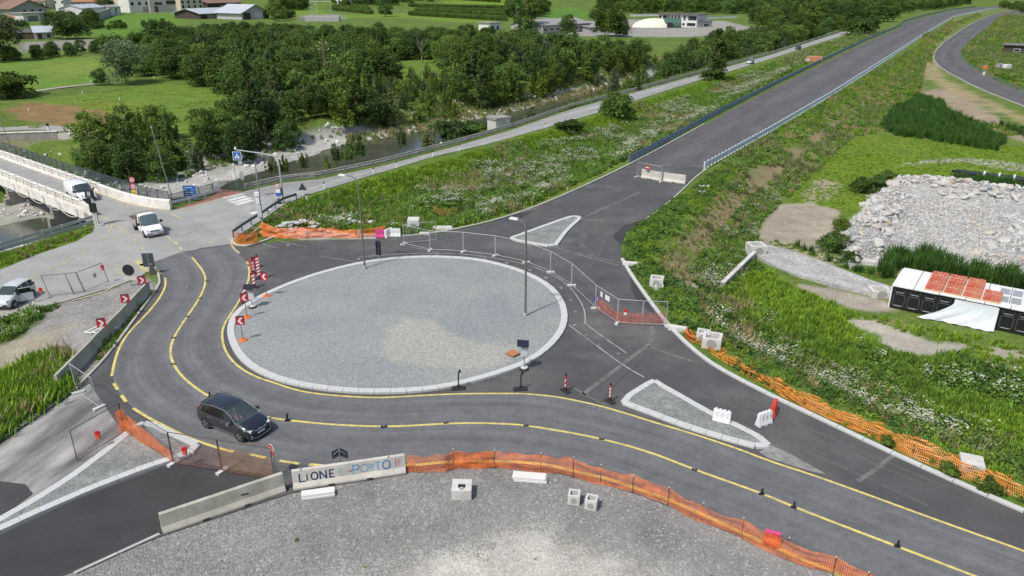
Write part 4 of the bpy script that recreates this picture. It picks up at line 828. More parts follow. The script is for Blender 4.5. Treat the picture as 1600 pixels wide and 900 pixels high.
BARE = off((FRP, -2.6), (FRP, -1.6), (HEAPP, -2.6), ([(1185, 352), (1215, 320), (1265, 316), (1312, 328), (1308, 372), (1290, 392), (1322, 408), (1300, 416), (1180, 378)], -2.6), ([(1310, 500), (1345, 498), (1450, 530), (1510, 538), (1500, 552), (1440, 562), (1400, 552), (1370, 540)], -2.6), ([(1165, 380), (1200, 384), (1290, 425), (1395, 462), (1400, 486), (1320, 482), (1250, 455), (1160, 400)], -2.6), ([(1395, 415), (1620, 440), (1620, 530), (1385, 490)], -2.6), ([(1448, 95), (1520, 140), (1600, 178), (1700, 215), (1700, 245), (1560, 195), (1480, 180), (1437, 145)], -2.6))
nearR = xy([(970, 372), (1010, 350), (1075, 312), (1130, 270), (1220, 300), (1190, 390), (1220, 420), (1300, 450), (1380, 495), (1600, 560), (1800, 640), (1800, 880), (1600, 795), (1400, 708), (1200, 612), (1080, 538), (1000, 446)], -1.2)
BND = lambda x, y: ~((np.abs(sd(LOWXY, x, y) - 3.4) < 1.25) & (fbm(x, y, 5, 77) > .42) & (y > 62)) & BARE(x, y)
LM = lambda x, y: sd(LOWXY, x, y)
sow(nearR, 5.5, [(8, 3), (4, 2.5), (3, 2.5), (0, 1), (1, 1)], .5, 1.0, lambda x, y: LM(x, y) < 2.7, (5, 8), offroad=.35)
sow(nearR, 5.2, [(3, 4), (6, 2), (5, 1.5), (9, 1.4), (4, 2), (0, 2), (2, .6)], .7, 1.4, lambda x, y: BND(x, y) & (LM(x, y) > 2.4) & (LM(x, y) < 9.5), (6, 3))
sow(nearR, 6.5, [(1, 5), (0, 4), (8, 1), (3, .7), (5, .35), (4, .5)], .7, 1.5, lambda x, y: BARE(x, y) & (LM(x, y) >= 7.5), (8, 14))
edgeR = xy([(968, 372), (1000, 350), (1070, 315), (1030, 372), (1012, 410), (1050, 480), (1110, 545), (1220, 602), (1400, 694), (1600, 775), (1800, 850), (1800, 885), (1600, 797), (1400, 709), (1200, 613), (1080, 540), (1000, 448), (968, 400)], -.3)
sow(nearR, 2.4, [(2, 4), (6, 2), (0, 1)], .5, .9, lambda x, y: (np.abs(sd(LOWXY, x, y) - 3.4) < 1.4) & BARE(x, y))
sow(edgeR, 6, [(8, 3), (4, 3), (3, 1.5)], .45, .8, None, (5, 8), offroad=.35)
midR = xy([(1120, 285), (1310, 160), (1450, 70), (1560, 40), (1700, 30), (1700, 225), (1480, 200), (1400, 200), (1330, 215), (1240, 300), (1180, 345)], -2.4)
sow(midR, 1.8, [(6, 1.5), (3, 3), (9, 1), (0, 3), (2, 1), (1, 2), (4, .6)], .7, 1.4, lambda x, y: BND(x, y) & (y < 330), (9, 13))
lawnR = xy([(1235, 300), (1330, 215), (1440, 205), (1620, 235), (1760, 300), (1760, 330), (1560, 300), (1480, 285), (1400, 290), (1330, 340), (1240, 335)], -2.6)
sow(lawnR, 4.5, [(1, 5), (0, .5), (8, 2)], .4, .75, BARE, (10, 4), flat=.55)
lowR = xy([(1290, 480), (1400, 500), (1620, 545), (1800, 600), (1800, 700), (1600, 620), (1400, 560), (1250, 500)], -2.6); sow(lowR, 3.5, [(1, 3), (0, 2), (3, 1)], .5, 1.0, BARE, (6, 2))
sow(xy([(1440, 62), (1560, 12), (1700, 10), (1800, 60), (1800, 130), (1560, 110), (1500, 96), (1440, 100)], -2), .35, [(3, 2), (6, 2), (0, 2), (1, 2), (2, 1)], 1.2, 2.3, lambda x, y: BARE(x, y) & (y >= 300) & (y < 620), (14, 5))
verge = xy([(1075, 316), (1120, 276), (1220, 213), (1310, 152), (1400, 96), (1490, 30), (1480, 50), (1400, 116), (1320, 176), (1230, 232), (1130, 290)], -.4); sow(verge, 3.0, [(1, 3), (0, 1)], .5, .9)
for P_, d_, s0, s1, kk in ((xy([(1376, 198), (1395, 172), (1440, 166), (1480, 178), (1530, 200), (1570, 222), (1560, 236), (1470, 222), (1400, 212)], -2.6), 3.0, .6, 1.25, [(7, 4), (0, 1), (4, 1), (2, .3)]), (xy([(1408, 174), (1432, 152), (1470, 162), (1478, 172), (1440, 172)], -2.6), 3, .6, 1.1, [(7, 3), (4, 2)]), (xy([(1368, 430), (1388, 404), (1420, 398), (1460, 408), (1500, 418), (1620, 440), (1800, 480), (1800, 500), (1600, 455), (1480, 432), (1402, 428), (1385, 440)], -2.6), 4.2, .55, 1.25, [(7, 4), (4, 1.5), (0, 1), (2, .3)]), (xy([(1490, 276), (1600, 290), (1700, 305), (1700, 318), (1590, 304), (1490, 290)], -2.6), 4, .6, .9, [(7, 1), (0, 1)]), (xy([(1560, 196), (1600, 205), (1650, 220), (1650, 232), (1600, 215)], -2.6), 4, .6, 1, [(7, 1), (4, 1)]), (xy([(1300, 400), (1380, 430), (1370, 438), (1300, 412), (1240, 392), (1200, 380), (1205, 374)], -2.6), 4, .4, .7, [(0, 1), (7, .3)])): sow(P_, d_, kk, s0, s1)
hollow = lambda x, y: sd(CHXY, x, y) < -.5
OS = xy(OLD_S); D1 = lambda x, y: pdist(OS, x, y)
sow(HOLLOW, 4.2, [(1, 5), (0, 2.5), (8, 1), (2, .5), (3, .4)], .8, 1.5, lambda x, y: (y < 235) & (D1(x, y) < 9 + 5 * fbm(x, y, 8, 5)), (9, 23))
sow(HOLLOW, 3.8, [(0, 2), (3, 4), (4, 1), (5, 2.4), (9, 2), (6, 1), (1, 1.4), (2, .5)], .8, 1.6, lambda x, y: (y < 235) & (D1(x, y) > 7), (7, 27))
vergeL = lambda x, y: (sd(HOLLOW, x, y) < 4.5) & (y < 260); sow(HOLLOW, 2.4, [(1, 4), (0, 1), (8, 1)], .6, 1.0, vergeL)
sow(HOLLOW, .9, [(9, 1.2), (6, 2), (5, .5), (0, 3), (3, 2), (2, .7)], 1.0, 1.7, lambda x, y: (y >= 235) & (y < 480), (14, 23))
sow(xy([(430, 345), (480, 322), (600, 300), (720, 300), (770, 330), (700, 352), (620, 362), (560, 350), (470, 345), (440, 356)], -.8), 3, [(0, 2), (6, 2), (2, 1.5), (4, 1), (3, 1)], .55, 1.0, None, (6, 31))
sow(xy([(366, 378), (385, 362), (410, 348), (440, 330), (470, 340), (440, 360), (410, 368), (385, 376)], 0), 7, [(0, 2), (4, 1), (2, 1), (3, 1)], .5, .9, offroad=.1)
# left side
sow(xy([(-300, 800), (-200, 650), (0, 592), (60, 562), (100, 552), (104, 598), (118, 606), (60, 649), (0, 690)]), 16, [(0, 4), (1, 5), (2, .4)], 1.2, 2.2, offroad=.4)
sow(xy([(-160, 575), (0, 478), (60, 466), (92, 456), (98, 470), (62, 498), (20, 528), (-100, 570)]), 7, [(0, 2), (3, 2), (5, .7), (4, 1)], .6, 1.1)
sow(xy([(-100, 432), (0, 400), (60, 382), (148, 355), (142, 364), (100, 382), (40, 404), (0, 417), (-100, 448)]), 6, [(1, 2), (0, 2), (2, .6)], .5, .9, offroad=-9)
sow(xy([(246, 452), (240, 462), (215, 496), (186, 536), (150, 574), (140, 572), (176, 524), (206, 488), (232, 455)]), 5, [(0, 3), (2, 1), (3, 1)], .5, .9, offroad=.15)
sow(xy([(104, 345), (140, 334), (160, 345), (150, 352), (118, 360), (60, 378), (50, 370)], -.8), 6, [(0, 1), (3, 2), (4, 1)], .7, 1.2)
sow(xy([(195, 480), (215, 462), (225, 466), (180, 520), (160, 545), (155, 530)]), 2, [(0, 3), (3, 1)], .6, 1.1)
# river banks and the fields beyond
sow(xy([(180, 300), (240, 285), (330, 270), (400, 262), (480, 240), (480, 232), (400, 245), (300, 262), (220, 280)], -3), .9, [(3, 2), (6, 2), (0, 2)], .7, 1.4, lambda x, y: fbm(x, y, 6, 71) > .52)
sow(NB, 3, [(3, 3), (4, 2), (0, 2), (6, 1)], .8, 1.5)
sow(xy([(270, 318), (340, 300), (382, 290), (440, 278), (500, 268), (500, 262), (440, 270), (380, 284), (300, 305)], -1.5), 5, [(3, 3), (4, 2), (0, 2)], .8, 1.4)
sow(CHXY, 1.6, [(3, 3), (0, 2), (6, 2), (4, 1), (2, 1)], .8, 1.6, lambda x, y: (y < 260) & (x > -62) & (sd(CHXY, x, y) < 6) & (pdist(xy(CH_S), x, y) > 10) & (sd(WATXY, x, y) < -3.5) & (fbm(x, y, 7, 91) > .45))
sow(xy([(0, 160), (180, 140), (300, 128), (390, 158), (370, 190), (250, 212), (140, 200), (0, 200)]), .7, [(1, 4), (0, 1), (8, 3)], .5, .9, lambda x, y: (x > -110) & (fbm(x, y, 9, 52) > .52) & ~inside(xy([(0, 172), (40, 160), (110, 164), (178, 178), (168, 198), (90, 198), (20, 190)]), x, y), (8, 61), flat=.4)
sow(xy([(540, 208), (700, 178), (850, 150), (1000, 112), (1000, 120), (850, 160), (700, 190), (540, 222)], -2.4), 1.6, [(2, 2), (6, 2), (3, 1)], .8, 1.5)
sow(xy([(-60, 1000), (500, 830), (760, 800), (1300, 940), (1300, 1050), (-60, 1050)]), .05, [(0, 1), (8, 1), (3, .6)], .25, .5, offroad=1)
instancer('meadow_weeds', np.concatenate(PTS), np.concatenate(KN), np.concatenate(SC), PLANTC, 'grass, leafy weeds and white flowering umbels covering the verges', 'weeds')
print('PLANTS', sum(len(p) for p in PTS))
def strew(name, P, n, smin, smax, coll, nk, label, cat, z=None, ok=None, seed=1, sink=.1):
    rr = np.random.default_rng(seed); lo = P.min(0); hi = P.max(0); c = rr.uniform(lo, hi, (n, 2)); c = c[inside(P, c[:, 0], c[:, 1])]
    if ok is not None: c = c[ok(c[:, 0], c[:, 1])]
    s = smin * (smax / smin) ** (rr.uniform(0, 1, len(c)) ** 2); zz = (height(c[:, 0], c[:, 1]) if z is None else z(c[:, 0], c[:, 1])) + s * sink
    return instancer(name, np.c_[c, zz], rr.integers(0, nk, len(c)), np.stack([s, s, s], 1), coll, label, cat, True, seed)
strew('river_pebbles', CHXY, 60000, .25, 1.15, STONEC, 4, 'pale rounded boulders and pebbles in the river bed', 'pebbles', ok=lambda x, y: (sd(CHXY, x, y) > 1.5) & (sd(WATXY, x, y) < .3) & (y < 235) & (x > -110) & (fbm(x, y, 9, 2) > .36) & ((pdist(xy(CH_S), x, y) > 11) | (x < -36)))
strew('loose_gravel', xy(FG), 80000, .04, .13, CHIPC, 3, 'loose grey gravel chips on the bare foreground', 'gravel', ok=lambda x, y: (y < 50) & (np.abs(x) < 45) & (sd(ROADXY, x, y) < -.2) & (sd(xy([(380, 1000), (500, 912), (640, 885), (760, 835), (860, 826), (950, 862), (1090, 900), (1140, 1000)]), x, y) + (fbm(x, y, 2.6, 9) - .5) * 5 < .4))
# far woodland: the trees beyond the first three hundred, as one mass
TREEC = srccol('wood_kinds', [p[2] for p in BROAD] + [TALL[0][2], SHOOT[0][2]])
FP = []; FK = []; FS = []
for p, rv in far_pts: FP.append(p); FK.append(random.choice([0, 1, 2, 3, 3, 0]) if not rv else random.choice([5, 2, 0, 5])); FS.append(random.uniform(.7, .95) if FK[-1] < 4 else random.uniform(1.1, 1.5))
def far_wood(pts, dmin, seed, smin=.9, smax=1.5, kinds=(0, 1, 2, 3), ok=None):
    for p in atz(scatter(xy(pts), 4000, dmin, seed, ok)): FP.append(p); FK.append(random.choice(kinds)); FS.append(random.uniform(smin, smax))
far_wood([(480, 5), (620, 4), (800, 3), (1000, 3), (1250, 2), (1600, 1), (1900, 0), (1900, -8), (300, -8), (440, 2)], 15, 3, 1.3, 2.0)
far_wood([(1035, 106), (1107, 98), (1200, 79), (1327, 41), (1300, 36), (1200, 52), (1130, 64), (1060, 82)], 4.6, 22, .55, .95, (5, 0, 2, 5)); far_wood([(440, 17), (475, 16), (475, 10), (440, 10)], 9, 4); far_wood([(800, 30), (850, 26), (850, 10), (800, 6)], 11, 5); far_wood([(940, 22), (1180, 22), (1330, 18), (1340, 8), (1300, 8), (1200, 11), (1040, 8), (940, 6)], 12, 6)
far_wood([(1180, 46), (1330, 40), (1400, 22), (1560, 4), (1300, 12), (1180, 22)], 9, 7, .7, 1.1, (0, 2, 4)); far_wood([(30, 92), (150, 81), (150, 84), (30, 96), (0, 98), (0, 94)], 5, 10, .35, .55); far_wood([(1560, 12), (1700, 10), (1800, 30), (1700, 24), (1600, 20)], 10, 11, .5, .8)
far_wood([(540, 12), (700, 8), (700, 4), (540, 8)], 14, 14); far_wood([(100, 40), (150, 38), (150, 44), (100, 50)], 8, 15, .6, 1)
FS = np.array(FS); instancer('far_woodland', np.array(FP), FK, np.stack([FS, FS, FS], 1), TREEC, 'dark woodland closing the valley behind the fields and sports ground', 'woodland', seed=5)
print('FARTREES', len(FP), 'WOOD', len(wz))
# orchard rows far away
ORC = [(640, 11, 800, 14), (640, 7, 780, 9), (640, 24, 790, 33), (650, 19, 790, 26), (655, 16, 790, 21), (520, 16, 578, 22), (520, 12, 575, 17), (520, 9, 570, 13), (1200, 14, 1290, 13)]
OP = []
for a in ORC:
    A_, B_ = G(a[0], a[1]), G(a[2], a[3]); 
    for off_ in (0, 4.5, 9):
        for q in resample([A_, B_], step=2.2): OP.append((q[0], q[1] + off_, height1(q[0], q[1])))
instancer('orchard_rows', OP, [2] * len(OP), np.tile([.34, .34, .36], (len(OP), 1)), TREEC, 'dark green rows of the far fruit orchards', 'orchard', seed=6)
# ================================================================ LARGE STRUCTURES
def HZ(p, py):
    """height at which the photo row py is seen above ground point p"""
    r_ = -(py - 450) / FPX; return CAMH + p[1] * (r_ * CP - SP) / (CP + r_ * SP)
def span(a, b, z=0.0):
    A_ = G(*a, z) if z is not None else T(*a); B_ = G(*b, z) if z is not None else T(*b); return A_, B_, (B_ - A_).to_2d().length, heading(A_, B_)
def instance_row(name, me, pts, parent, rzs=None, sc=None):
    for i, p in enumerate(pts): link(name, me, parent, p, (rzs[i] if hasattr(rzs, '__len__') else (rzs or 0)), sc)
# ---- bridge over the river
BRW = M('bridge_white', (.74, .715, .66), .85, .1, 1.5, c2=(.6, .565, .5), s2=.8); PIER = M('pier_concrete', (.32, .30, .27), .9, .2, 1.2, c2=(.22, .21, .185), s2=.5)
n0, n1 = G(0, 277), G(128, 328); f0, f1 = G(0, 247), G(200, 316); u = (n1 - n0).normalized(); n0 = n0 - u * 34; f0 = f0 + (f0 - f1).normalized() * 28
bridge = thing('bridge', 'white concrete road bridge with balustrades crossing the river at the left', 'bridge', (n1.x, n1.y, 0)); BO = bridge.location
def bl_(p, z=None): return (p[0] - BO.x, p[1] - BO.y, p[2] if z is None else z)
w_ = Vector((-u.y, u.x, 0)); w_ = w_ if w_.y > 0 else -w_
deck = [n0, n1, G(150, 346), f1 + w_ * .6, f0 + w_ * .6]
MB().prism([bl_(p) for p in deck], -1.15, -.02).build('deck', PIER, bridge)
tess([bl_(p)[:2] for p in [n0 + w_ * .3, n1 + w_ * .3, G(152, 344), G(205, 323), f1, f0]], .006, 'carriageway', A_PROV, None, bridge)
MB().sweep([bl_(n0), bl_(n1 + u * .6)], [(-.12, -1.05), (.28, -1.05), (.28, .16), (-.12, .16)]).build('fascia', BRW, bridge)
FARP = [f0, G(0, 247), G(101, 283), G(153, 301), G(208, 319)]
MB().sweep([bl_(p) for p in chaikin(FARP, 1)], [(.0, -.9), (.6, -.9), (.6, .2), (.0, .2)]).build('kerb_beam', BRW, bridge)
def parapet(P, side, first=True):
    P = [Vector(p) for p in P]; Q = resample(P, step=2.3)
    MB().sweep([bl_(p) for p in Q], [(side - .13, .16), (side + .13, .16), (side + .13, .32), (side - .13, .32)]).build('plinth', BRW, bridge)
    MB().sweep([bl_(p) for p in Q], [(side - .15, .98), (side + .15, .98), (side + .12, 1.12), (side - .12, 1.12)]).build('handrail', BRW, bridge)
    me = MB().box((0, 0, .66), (.3, .34, 1.0)).box((0, 0, 1.17), (.34, .36, .06)).mesh('pilaster', BRW); bal = MB()
    for i in range(len(Q)):
        a = Q[min(i, len(Q) - 2)]; b_ = Q[min(i, len(Q) - 2) + 1]; h = heading(a, b_); nn = Vector((-math.sin(h), math.cos(h), 0)); link('pilaster', me, bridge, bl_(Vector(Q[i]) + nn * side), h)
        if i < len(Q) - 1:
            for k in range(1, 10):
                p = Vector(Q[i]).lerp(Vector(Q[i + 1]), k / 10) + nn * side; bal.disc(bl_(p, .47), .06, .3, 6, 'z', .095); bal.disc(bl_(p, .8), .095, .36, 6, 'z', .06)
    o = bal.build('balusters', BRW, bridge); o['kind'] = 'stuff'
parapet([n0, n1], .1); parapet([Vector(p) for p in chaikin(FARP[:4], 1)], .28)
a, b_, ln, h = span((128, 328), (146, 338)); MB().box((ln / 2, .1, .45), (ln, .34, 1.2), 0).build('end_block', BRW, bridge, loc=bl_(a), rz=h)
MB().sweep([bl_(p) for p in chaikin([G(153, 301), G(185, 312.5), G(208, 319.5), G(240, 325.5), G(266, 327.5)], 2)], [(.02, -.6), (.42, -.6), (.42, 1.02), (.3, 1.12), (.14, 1.12), (.02, 1.02)]).build('end_wall', BRW, bridge)
for k, q in enumerate(((18, 316), (84, 349), (-70, 282))):
    c = n1 - u * ((n1 - G(*((12, 281), (80, 309), (-62, 250))[k])).length); wd = (f1 - n1).dot(w_) + .3
    mb = MB(); Lw = Vector((c.x, c.y, 0)); rz = math.atan2(w_.y, w_.x)
    mb.box((wd / 2 + .2, 0, -2.9), (wd, .9, 3.6)); mb.box((wd / 2, 0, -4.7), (wd + 1.4, 2.0, 1.6)); mb.prism([(-.9, -.4), (.3, -.45), (.3, .45), (-.9, .4)], -5, -2.4); mb.prism([(-.35, -.4), (.3, -.45), (.3, .45), (-.35, .4)], -2.4, -1.1)
    mb.build('pier', PIER, bridge, loc=bl_(Lw), rz=rz)
cb = MB()
for k in range(5):
    a = n1 - u * (k * 4.6 + 1) - w_ * .22; pts = [a + Vector((0, 0, -.9)) - u * (t * 4.6) + Vector((0, 0, -1.6 * t * (1 - t))) for t in np.linspace(0, 1, 9)]; cb.tube([bl_(p) for p in pts], .05, 5)
    cb.tube([bl_(a + Vector((0, 0, z)) + u * x) for x, z in ((0, -.9), (0, -.35), (-.15, -.15), (-.4, -.12), (-.55, -.3))], .045, 5)
cb.build('hanging_cable', M('grey_cable', (.42, .42, .4), .6), bridge)
# ---- dark mesh railing along the far side, green railing by the river
def picket_fence(name, label, P, h, mat, cat='fence', z0=0, step=2.0, group=None, infill=None):
    P = [Vector(p) for p in P]; Q = resample(P, step=step); o = thing(name, label, cat, Q[0], 0, group); lc = lambda p, z=0: (p[0] - Q[0][0], p[1] - Q[0][1], z + p[2] - Q[0][2])
    pm = MB().box((0, 0, h / 2), (.07, .07, h)).mesh('post', mat)
    for p in Q: link('post', pm, o, lc(p))
    mb = MB(); mb.tube([lc(p, h - .03) for p in Q], .03, 5); mb.tube([lc(p, .15) for p in Q], .025, 5); mb.build('rail', mat, o)
    n = len(Q); vs = []; uv = []; L_ = 0
    for i in range(n):
        if i: L_ += float(np.linalg.norm(Q[i] - Q[i - 1]))
        vs += [lc(Q[i], .12), lc(Q[i], h - .02)]; uv += [(L_, 0), (L_, h)]
    me = bpy.data.meshes.new('mesh_infill'); me.from_pydata(vs, [], [(2 * i, 2 * i + 2, 2 * i + 3, 2 * i + 1) for i in range(n - 1)]); me.update(); ul = me.uv_layers.new(name='UVMap'); ul.data.foreach_set('uv', [c for l in me.loops for c in uv[l.vertex_index]])
    me.materials.append(infill); link('mesh_infill', me, o); return o
DGR = M('dark_steel', (.075, .095, .105), .5, .1, 5, metal=.3); GRN = M('green_steel', (.05, .09, .065), .5, .1, 5)
picket_fence('mesh_fence', 'tall dark grey mesh fence running along the far side of the bridge', [G(-140, 205) + w_ * 1.6] + [Vector(p) + w_ * 1.7 for p in (G(0, 247), G(101, 283), G(160, 303), G(215, 321))] + [G(266, 322)], 1.75, DGR, infill=netmat('mesh_infill_dark', (.07, .09, .105), .1, .1, .62))
picket_fence('river_railing', 'green mesh railing above the river beside the red paved corner', [G(268, 323), G(300, 314), G(340, 303), G(372, 298), G(381, 299)], 1.45, GRN, infill=netmat('mesh_infill_green', (.04, .075, .055), .08, .08, .5))
# ---- guard rails
GALV = M('galvanised', (.46, .48, .49), .5, .12, 2, metal=.2); BLUE = M('blue_rail', (.16, .23, .33), .4, .1, 3, metal=.2); PALE = M('pale_rail', (.55, .62, .68), .4, .12, 3, metal=.2); WOODY = M('weathered_rail', (.36, .34, .30), .7, .2, 2)
WPR = [(.0, .0), (.05, .04), (.05, .10), (.0, .14), (.0, .18), (.05, .22), (.05, .28), (.0, .32), (-.03, .32), (-.03, .0)]
def guard_rail(label, P, mat, beams=((.0, .45),), h=.8, step=2.0, pm=None, lean=0, group=None, post=(.09, .12)):
    P = [Vector(p) for p in P]; Q = resample(P, step=step); o = thing('guard_rail', label, 'guard rail', Q[0], 0, group); lc = lambda p: (p[0] - Q[0][0], p[1] - Q[0][1], p[2] - Q[0][2])
    for off_, z in beams: MB().sweep([lc(p) for p in Q], [(a + off_, b_ + z) for a, b_ in WPR]).build('rail', mat, o)
    me = MB().box((0, -.06, h / 2 - .15), (post[0], post[1], h + .3), 0, lean).mesh('post', pm or mat)
    for i in range(len(Q)): a = Q[min(i, len(Q) - 2)]; b_ = Q[min(i, len(Q) - 2) + 1]; link('post', me, o, lc(Q[i]), heading(a, b_))
    return o
guard_rail('blue steel guard rail on the left side of the closed straight road', GP([(982, 255), (1100, 190), (1200, 138), (1300, 88.5), (1345, 67), (1405, 41.5), (1410, 35), (1440, 26), (1480, 16.5), (1540, 9)]), BLUE, ((-.02, .72), (-.02, .36), (-.05, .05)), 1.12, 2.25)
guard_rail('pale blue guard rail with close posts on the right side of the closed road', GP([(1101, 265), (1200, 209), (1300, 149.5), (1381, 97), (1441, 57), (1491, 26.5), (1546, 15), (1600, 10.5), (1700, 8)])[::-1], PALE, ((.02, .72), (.02, .36)), 1.12, 1.5, post=(.12, .22))
guard_rail('weathered guard rail with wooden posts along the river side of the pale road', GP([(384, 297), (440, 284), (500, 277.5), (600, 256), (710, 226.5), (800, 200), (860, 179.5), (900, 166.5), (975, 147), (1040, 129), (1107, 111), (1200, 85.5), (1327, 45)])[::-1], WOODY, ((.0, .5), (-.06, .12)), .85, 2.4)
guard_rail('double galvanised guard rail on the grass verge beside the bridge', GP([(-90, 428), (0, 394), (60, 376), (110, 361), (152, 347)]), GALV, ((-.02, .6), (-.02, .1)), .98, 2)
guard_rail('short galvanised guard rail beside the red paved corner', GP([(268, 326), (300, 318), (345, 305)]), GALV, ((-.02, .55),), .9, 2)
guard_rail('dark guard rail at the grassy kerb nose by the crossing', GP([(366, 371), (385, 357), (408, 343), (432, 326), (446, 317.5), (464, 312)])[::-1], M('dark_rail', (.16, .17, .18), .5, .1, 3, metal=.4), ((-.02, .5),), .8, 2)
# ---- far right road on the low land with its own guard rail
FRL = TT([(1640, 12), (1600, 14), (1545, 24), (1510, 42), (1480, 62), (1462, 78), (1457, 92), (1468, 106), (1500, 125), (1550, 148), (1600, 168), (1720, 210)]); FRR = TT([(1700, 16), (1640, 17), (1590, 22), (1560, 31), (1530, 55), (1505, 72), (1499, 87), (1510, 102), (1540, 119), (1580, 138), (1620, 152), (1750, 196)])
k = ribbon(chaikin(FRL), chaikin(FRR), .12, 'low_road', A_FAR, None, 8, 2, 'structure', drape=lambda x, y: max(height1(x, y), -2.75))
kerb_l = MB().sweep([Vector((p[0], p[1], height1(p[0], p[1]) + .1)) for p in chaikin(FRL)[6:]], [(-.15, -.3), (.15, -.3), (.15, .1), (-.15, .1)]).build('kerb', CONC, k)
guard_rail('green grey guard rail along the bend of the low road at the right', [Vector((p[0], p[1], height1(p[0], p[1]) + .1)) for p in chaikin(FRR[5:], 2)], M('green_rail', (.2, .26, .23), .5, .1, 3, metal=.3), ((-.02, .5),), .8, 2.2)
# ---- buildings (village, farm, sports ground, hut, sheds)
PANE = M('window_pane', (.03, .035, .04), .15, 0); FRAMEW = M('white_frame', (.6, .6, .58), .6, .05); ROOFD = M('dark_roof', (.10, .095, .09), .8, .2, 1.2); ROOFB = M('brown_roof', (.21, .13, .095), .85, .2, 1.5); ROOFT = M('terracotta_roof', (.38, .17, .09), .85, .2, 2); ROOFS = M('steel_roof', (.5, .53, .56), .5, .1, 1, metal=.2); ROOFG = M('grey_roof', (.27, .265, .255), .8, .15, 1.5); PLW = M('white_plaster', (.66, .65, .62), .9, .06, .7); PLG = M('grey_plaster', (.36, .36, .35), .9, .08, .7); PLC = M('cream_plaster', (.55, .49, .39), .9, .08, .7); DKW = M('dark_timber', (.07, .05, .04), .85, .2, 3)
def building(label, a, b, top, depth, wall, roof, kind='gable', wins=(), doors=(), name='house', cat='house', rise=.28, over=.6, zb=None, ridge='x', base=None, chimney=None):
    """front wall foot from pixel a to b; eaves at photo row top; windows in fractions of the front (u, v, w, h)"""
    A_, B_ = (T(*a), T(*b)) if zb is None else (G(*a), G(*b)); ln = (B_ - A_).to_2d().length; h = heading(A_, B_); z0 = min(A_.z, B_.z) - .2 if zb is None else zb; ht = HZ((A_ + B_) / 2, top) - z0
    o = thing(name, label, cat, (A_.x, A_.y, z0), h)
    mb = MB(); mb.box((ln / 2, depth / 2, ht / 2), (ln, depth, ht)); rs = rise * (ln if ridge == 'y' else depth) / 2
    if kind == 'gable':
        if ridge == 'y': mb.add([(0, 0, ht), (ln, 0, ht), (ln / 2, 0, ht + rs), (0, depth, ht), (ln, depth, ht), (ln / 2, depth, ht + rs)], [(0, 1, 2), (3, 5, 4)])
        else: mb.add([(0, 0, ht), (0, depth, ht), (0, depth / 2, ht + rs), (ln, 0, ht), (ln, depth, ht), (ln, depth / 2, ht + rs)], [(0, 2, 1), (3, 4, 5)])
    mb.build('wall', wall, o); rb = MB(); t_ = .22; v = over
    if kind == 'gable':
        sl = rise * 1.0
        if ridge == 'y':
            for s_ in (0, 1):
                e = -v if s_ == 0 else ln + v; ez = ht - v * sl + .02; pr = [(e, -v, ez), (e, depth + v, ez), (ln / 2, depth + v, ht + rs + .02), (ln / 2, -v, ht + rs + .02)]; rb.add(pr + [(p[0], p[1], p[2] + t_) for p in pr], [(3, 2, 1, 0), (4, 5, 6, 7), (0, 1, 5, 4), (1, 2, 6, 5), (2, 3, 7, 6), (3, 0, 4, 7)])
        else:
            for s_ in (0, 1):
                e = -v if s_ == 0 else depth + v; ez = ht - v * sl + .02; pr = [(-v, e, ez), (ln + v, e, ez), (ln + v, depth / 2, ht + rs + .02), (-v, depth / 2, ht + rs + .02)]; rb.add(pr + [(p[0], p[1], p[2] + t_) for p in pr], [(3, 2, 1, 0), (4, 5, 6, 7), (0, 1, 5, 4), (1, 2, 6, 5), (2, 3, 7, 6), (3, 0, 4, 7)])
    else: rb.box((ln / 2, depth / 2, ht + .18), (ln + 2 * v, depth + 2 * v, .34))
    rf = rb.build('roof', roof, o)
    if chimney: MB().box((ln * chimney, depth * .5, ht + rs + .6), (.9, .9, 1.8)).build('chimney', PLG, rf)
    for (uu, vv, ww, hh) in wins:
        f_ = MB().box((0, -.02, 0), (ww + .3, .1, hh + .3)).build('window', FRAMEW, o, loc=(uu * ln, 0, vv * ht)); MB().box((0, -.06, 0), (ww, .08, hh)).build('pane', PANE, f_)
    for (uu, ww, hh, mt) in doors: MB().box((0, -.03, hh / 2), (ww, .12, hh)).build('door', mt, o, loc=(uu * ln, 0, 0))
    return o
W3 = lambda n, v, w=1.6, h=1.6, a=.1, b_=.9: [(a + (b_ - a) * i / max(1, n - 1), v, w, h) for i in range(n)]
building('grey gabled house with a broad brown roof at the left end of the village', (22, 31), (76, 29), 12, 22, PLG, ROOFB, 'gable', W3(3, .72, 2, 2.2, .35, .8) + [(.55, .3, 2, 2)], name='house', rise=.42, ridge='y', over=2)
building('pale garage block below the grey gabled house', (38, 34), (78, 32), 20.5, 14, PLW, ROOFG, 'flat', [], [(.35, 7, 3.5, M('garage_door', (.22, .2, .19), .7)), (.75, 4, 5, PLG)], 'garage', 'garage', over=1)
building('white plastered tower house behind the dark round tree', (88, 17), (101, 17), -8, 14, PLW, ROOFG, 'flat', W3(2, .55, 1.5, 2))
building('long grey white house with small windows and terracotta roof', (101, 15), (156, 14), 3, 18, M('pink_plaster', (.52, .49, .47), .9, .06), ROOFT, 'gable', W3(6, .6, 2, 2.6), rise=.3)
building('white cottage with a single door beside the retaining wall', (172, 25), (190, 23.5), 11, 10, PLW, ROOFG, 'gable', [(.6, .7, 2, 2.2)], [(.55, 2.5, 4, PLG)], 'cottage', 'house')
building('white garage with a car port below the long terracotta house', (130, 28), (166, 25), 12, 16, PLW, ROOFS, 'gable', [(.6, .4, 5, 1.2)], [(.5, 10, 3.2, PLG)], 'garage', 'garage')
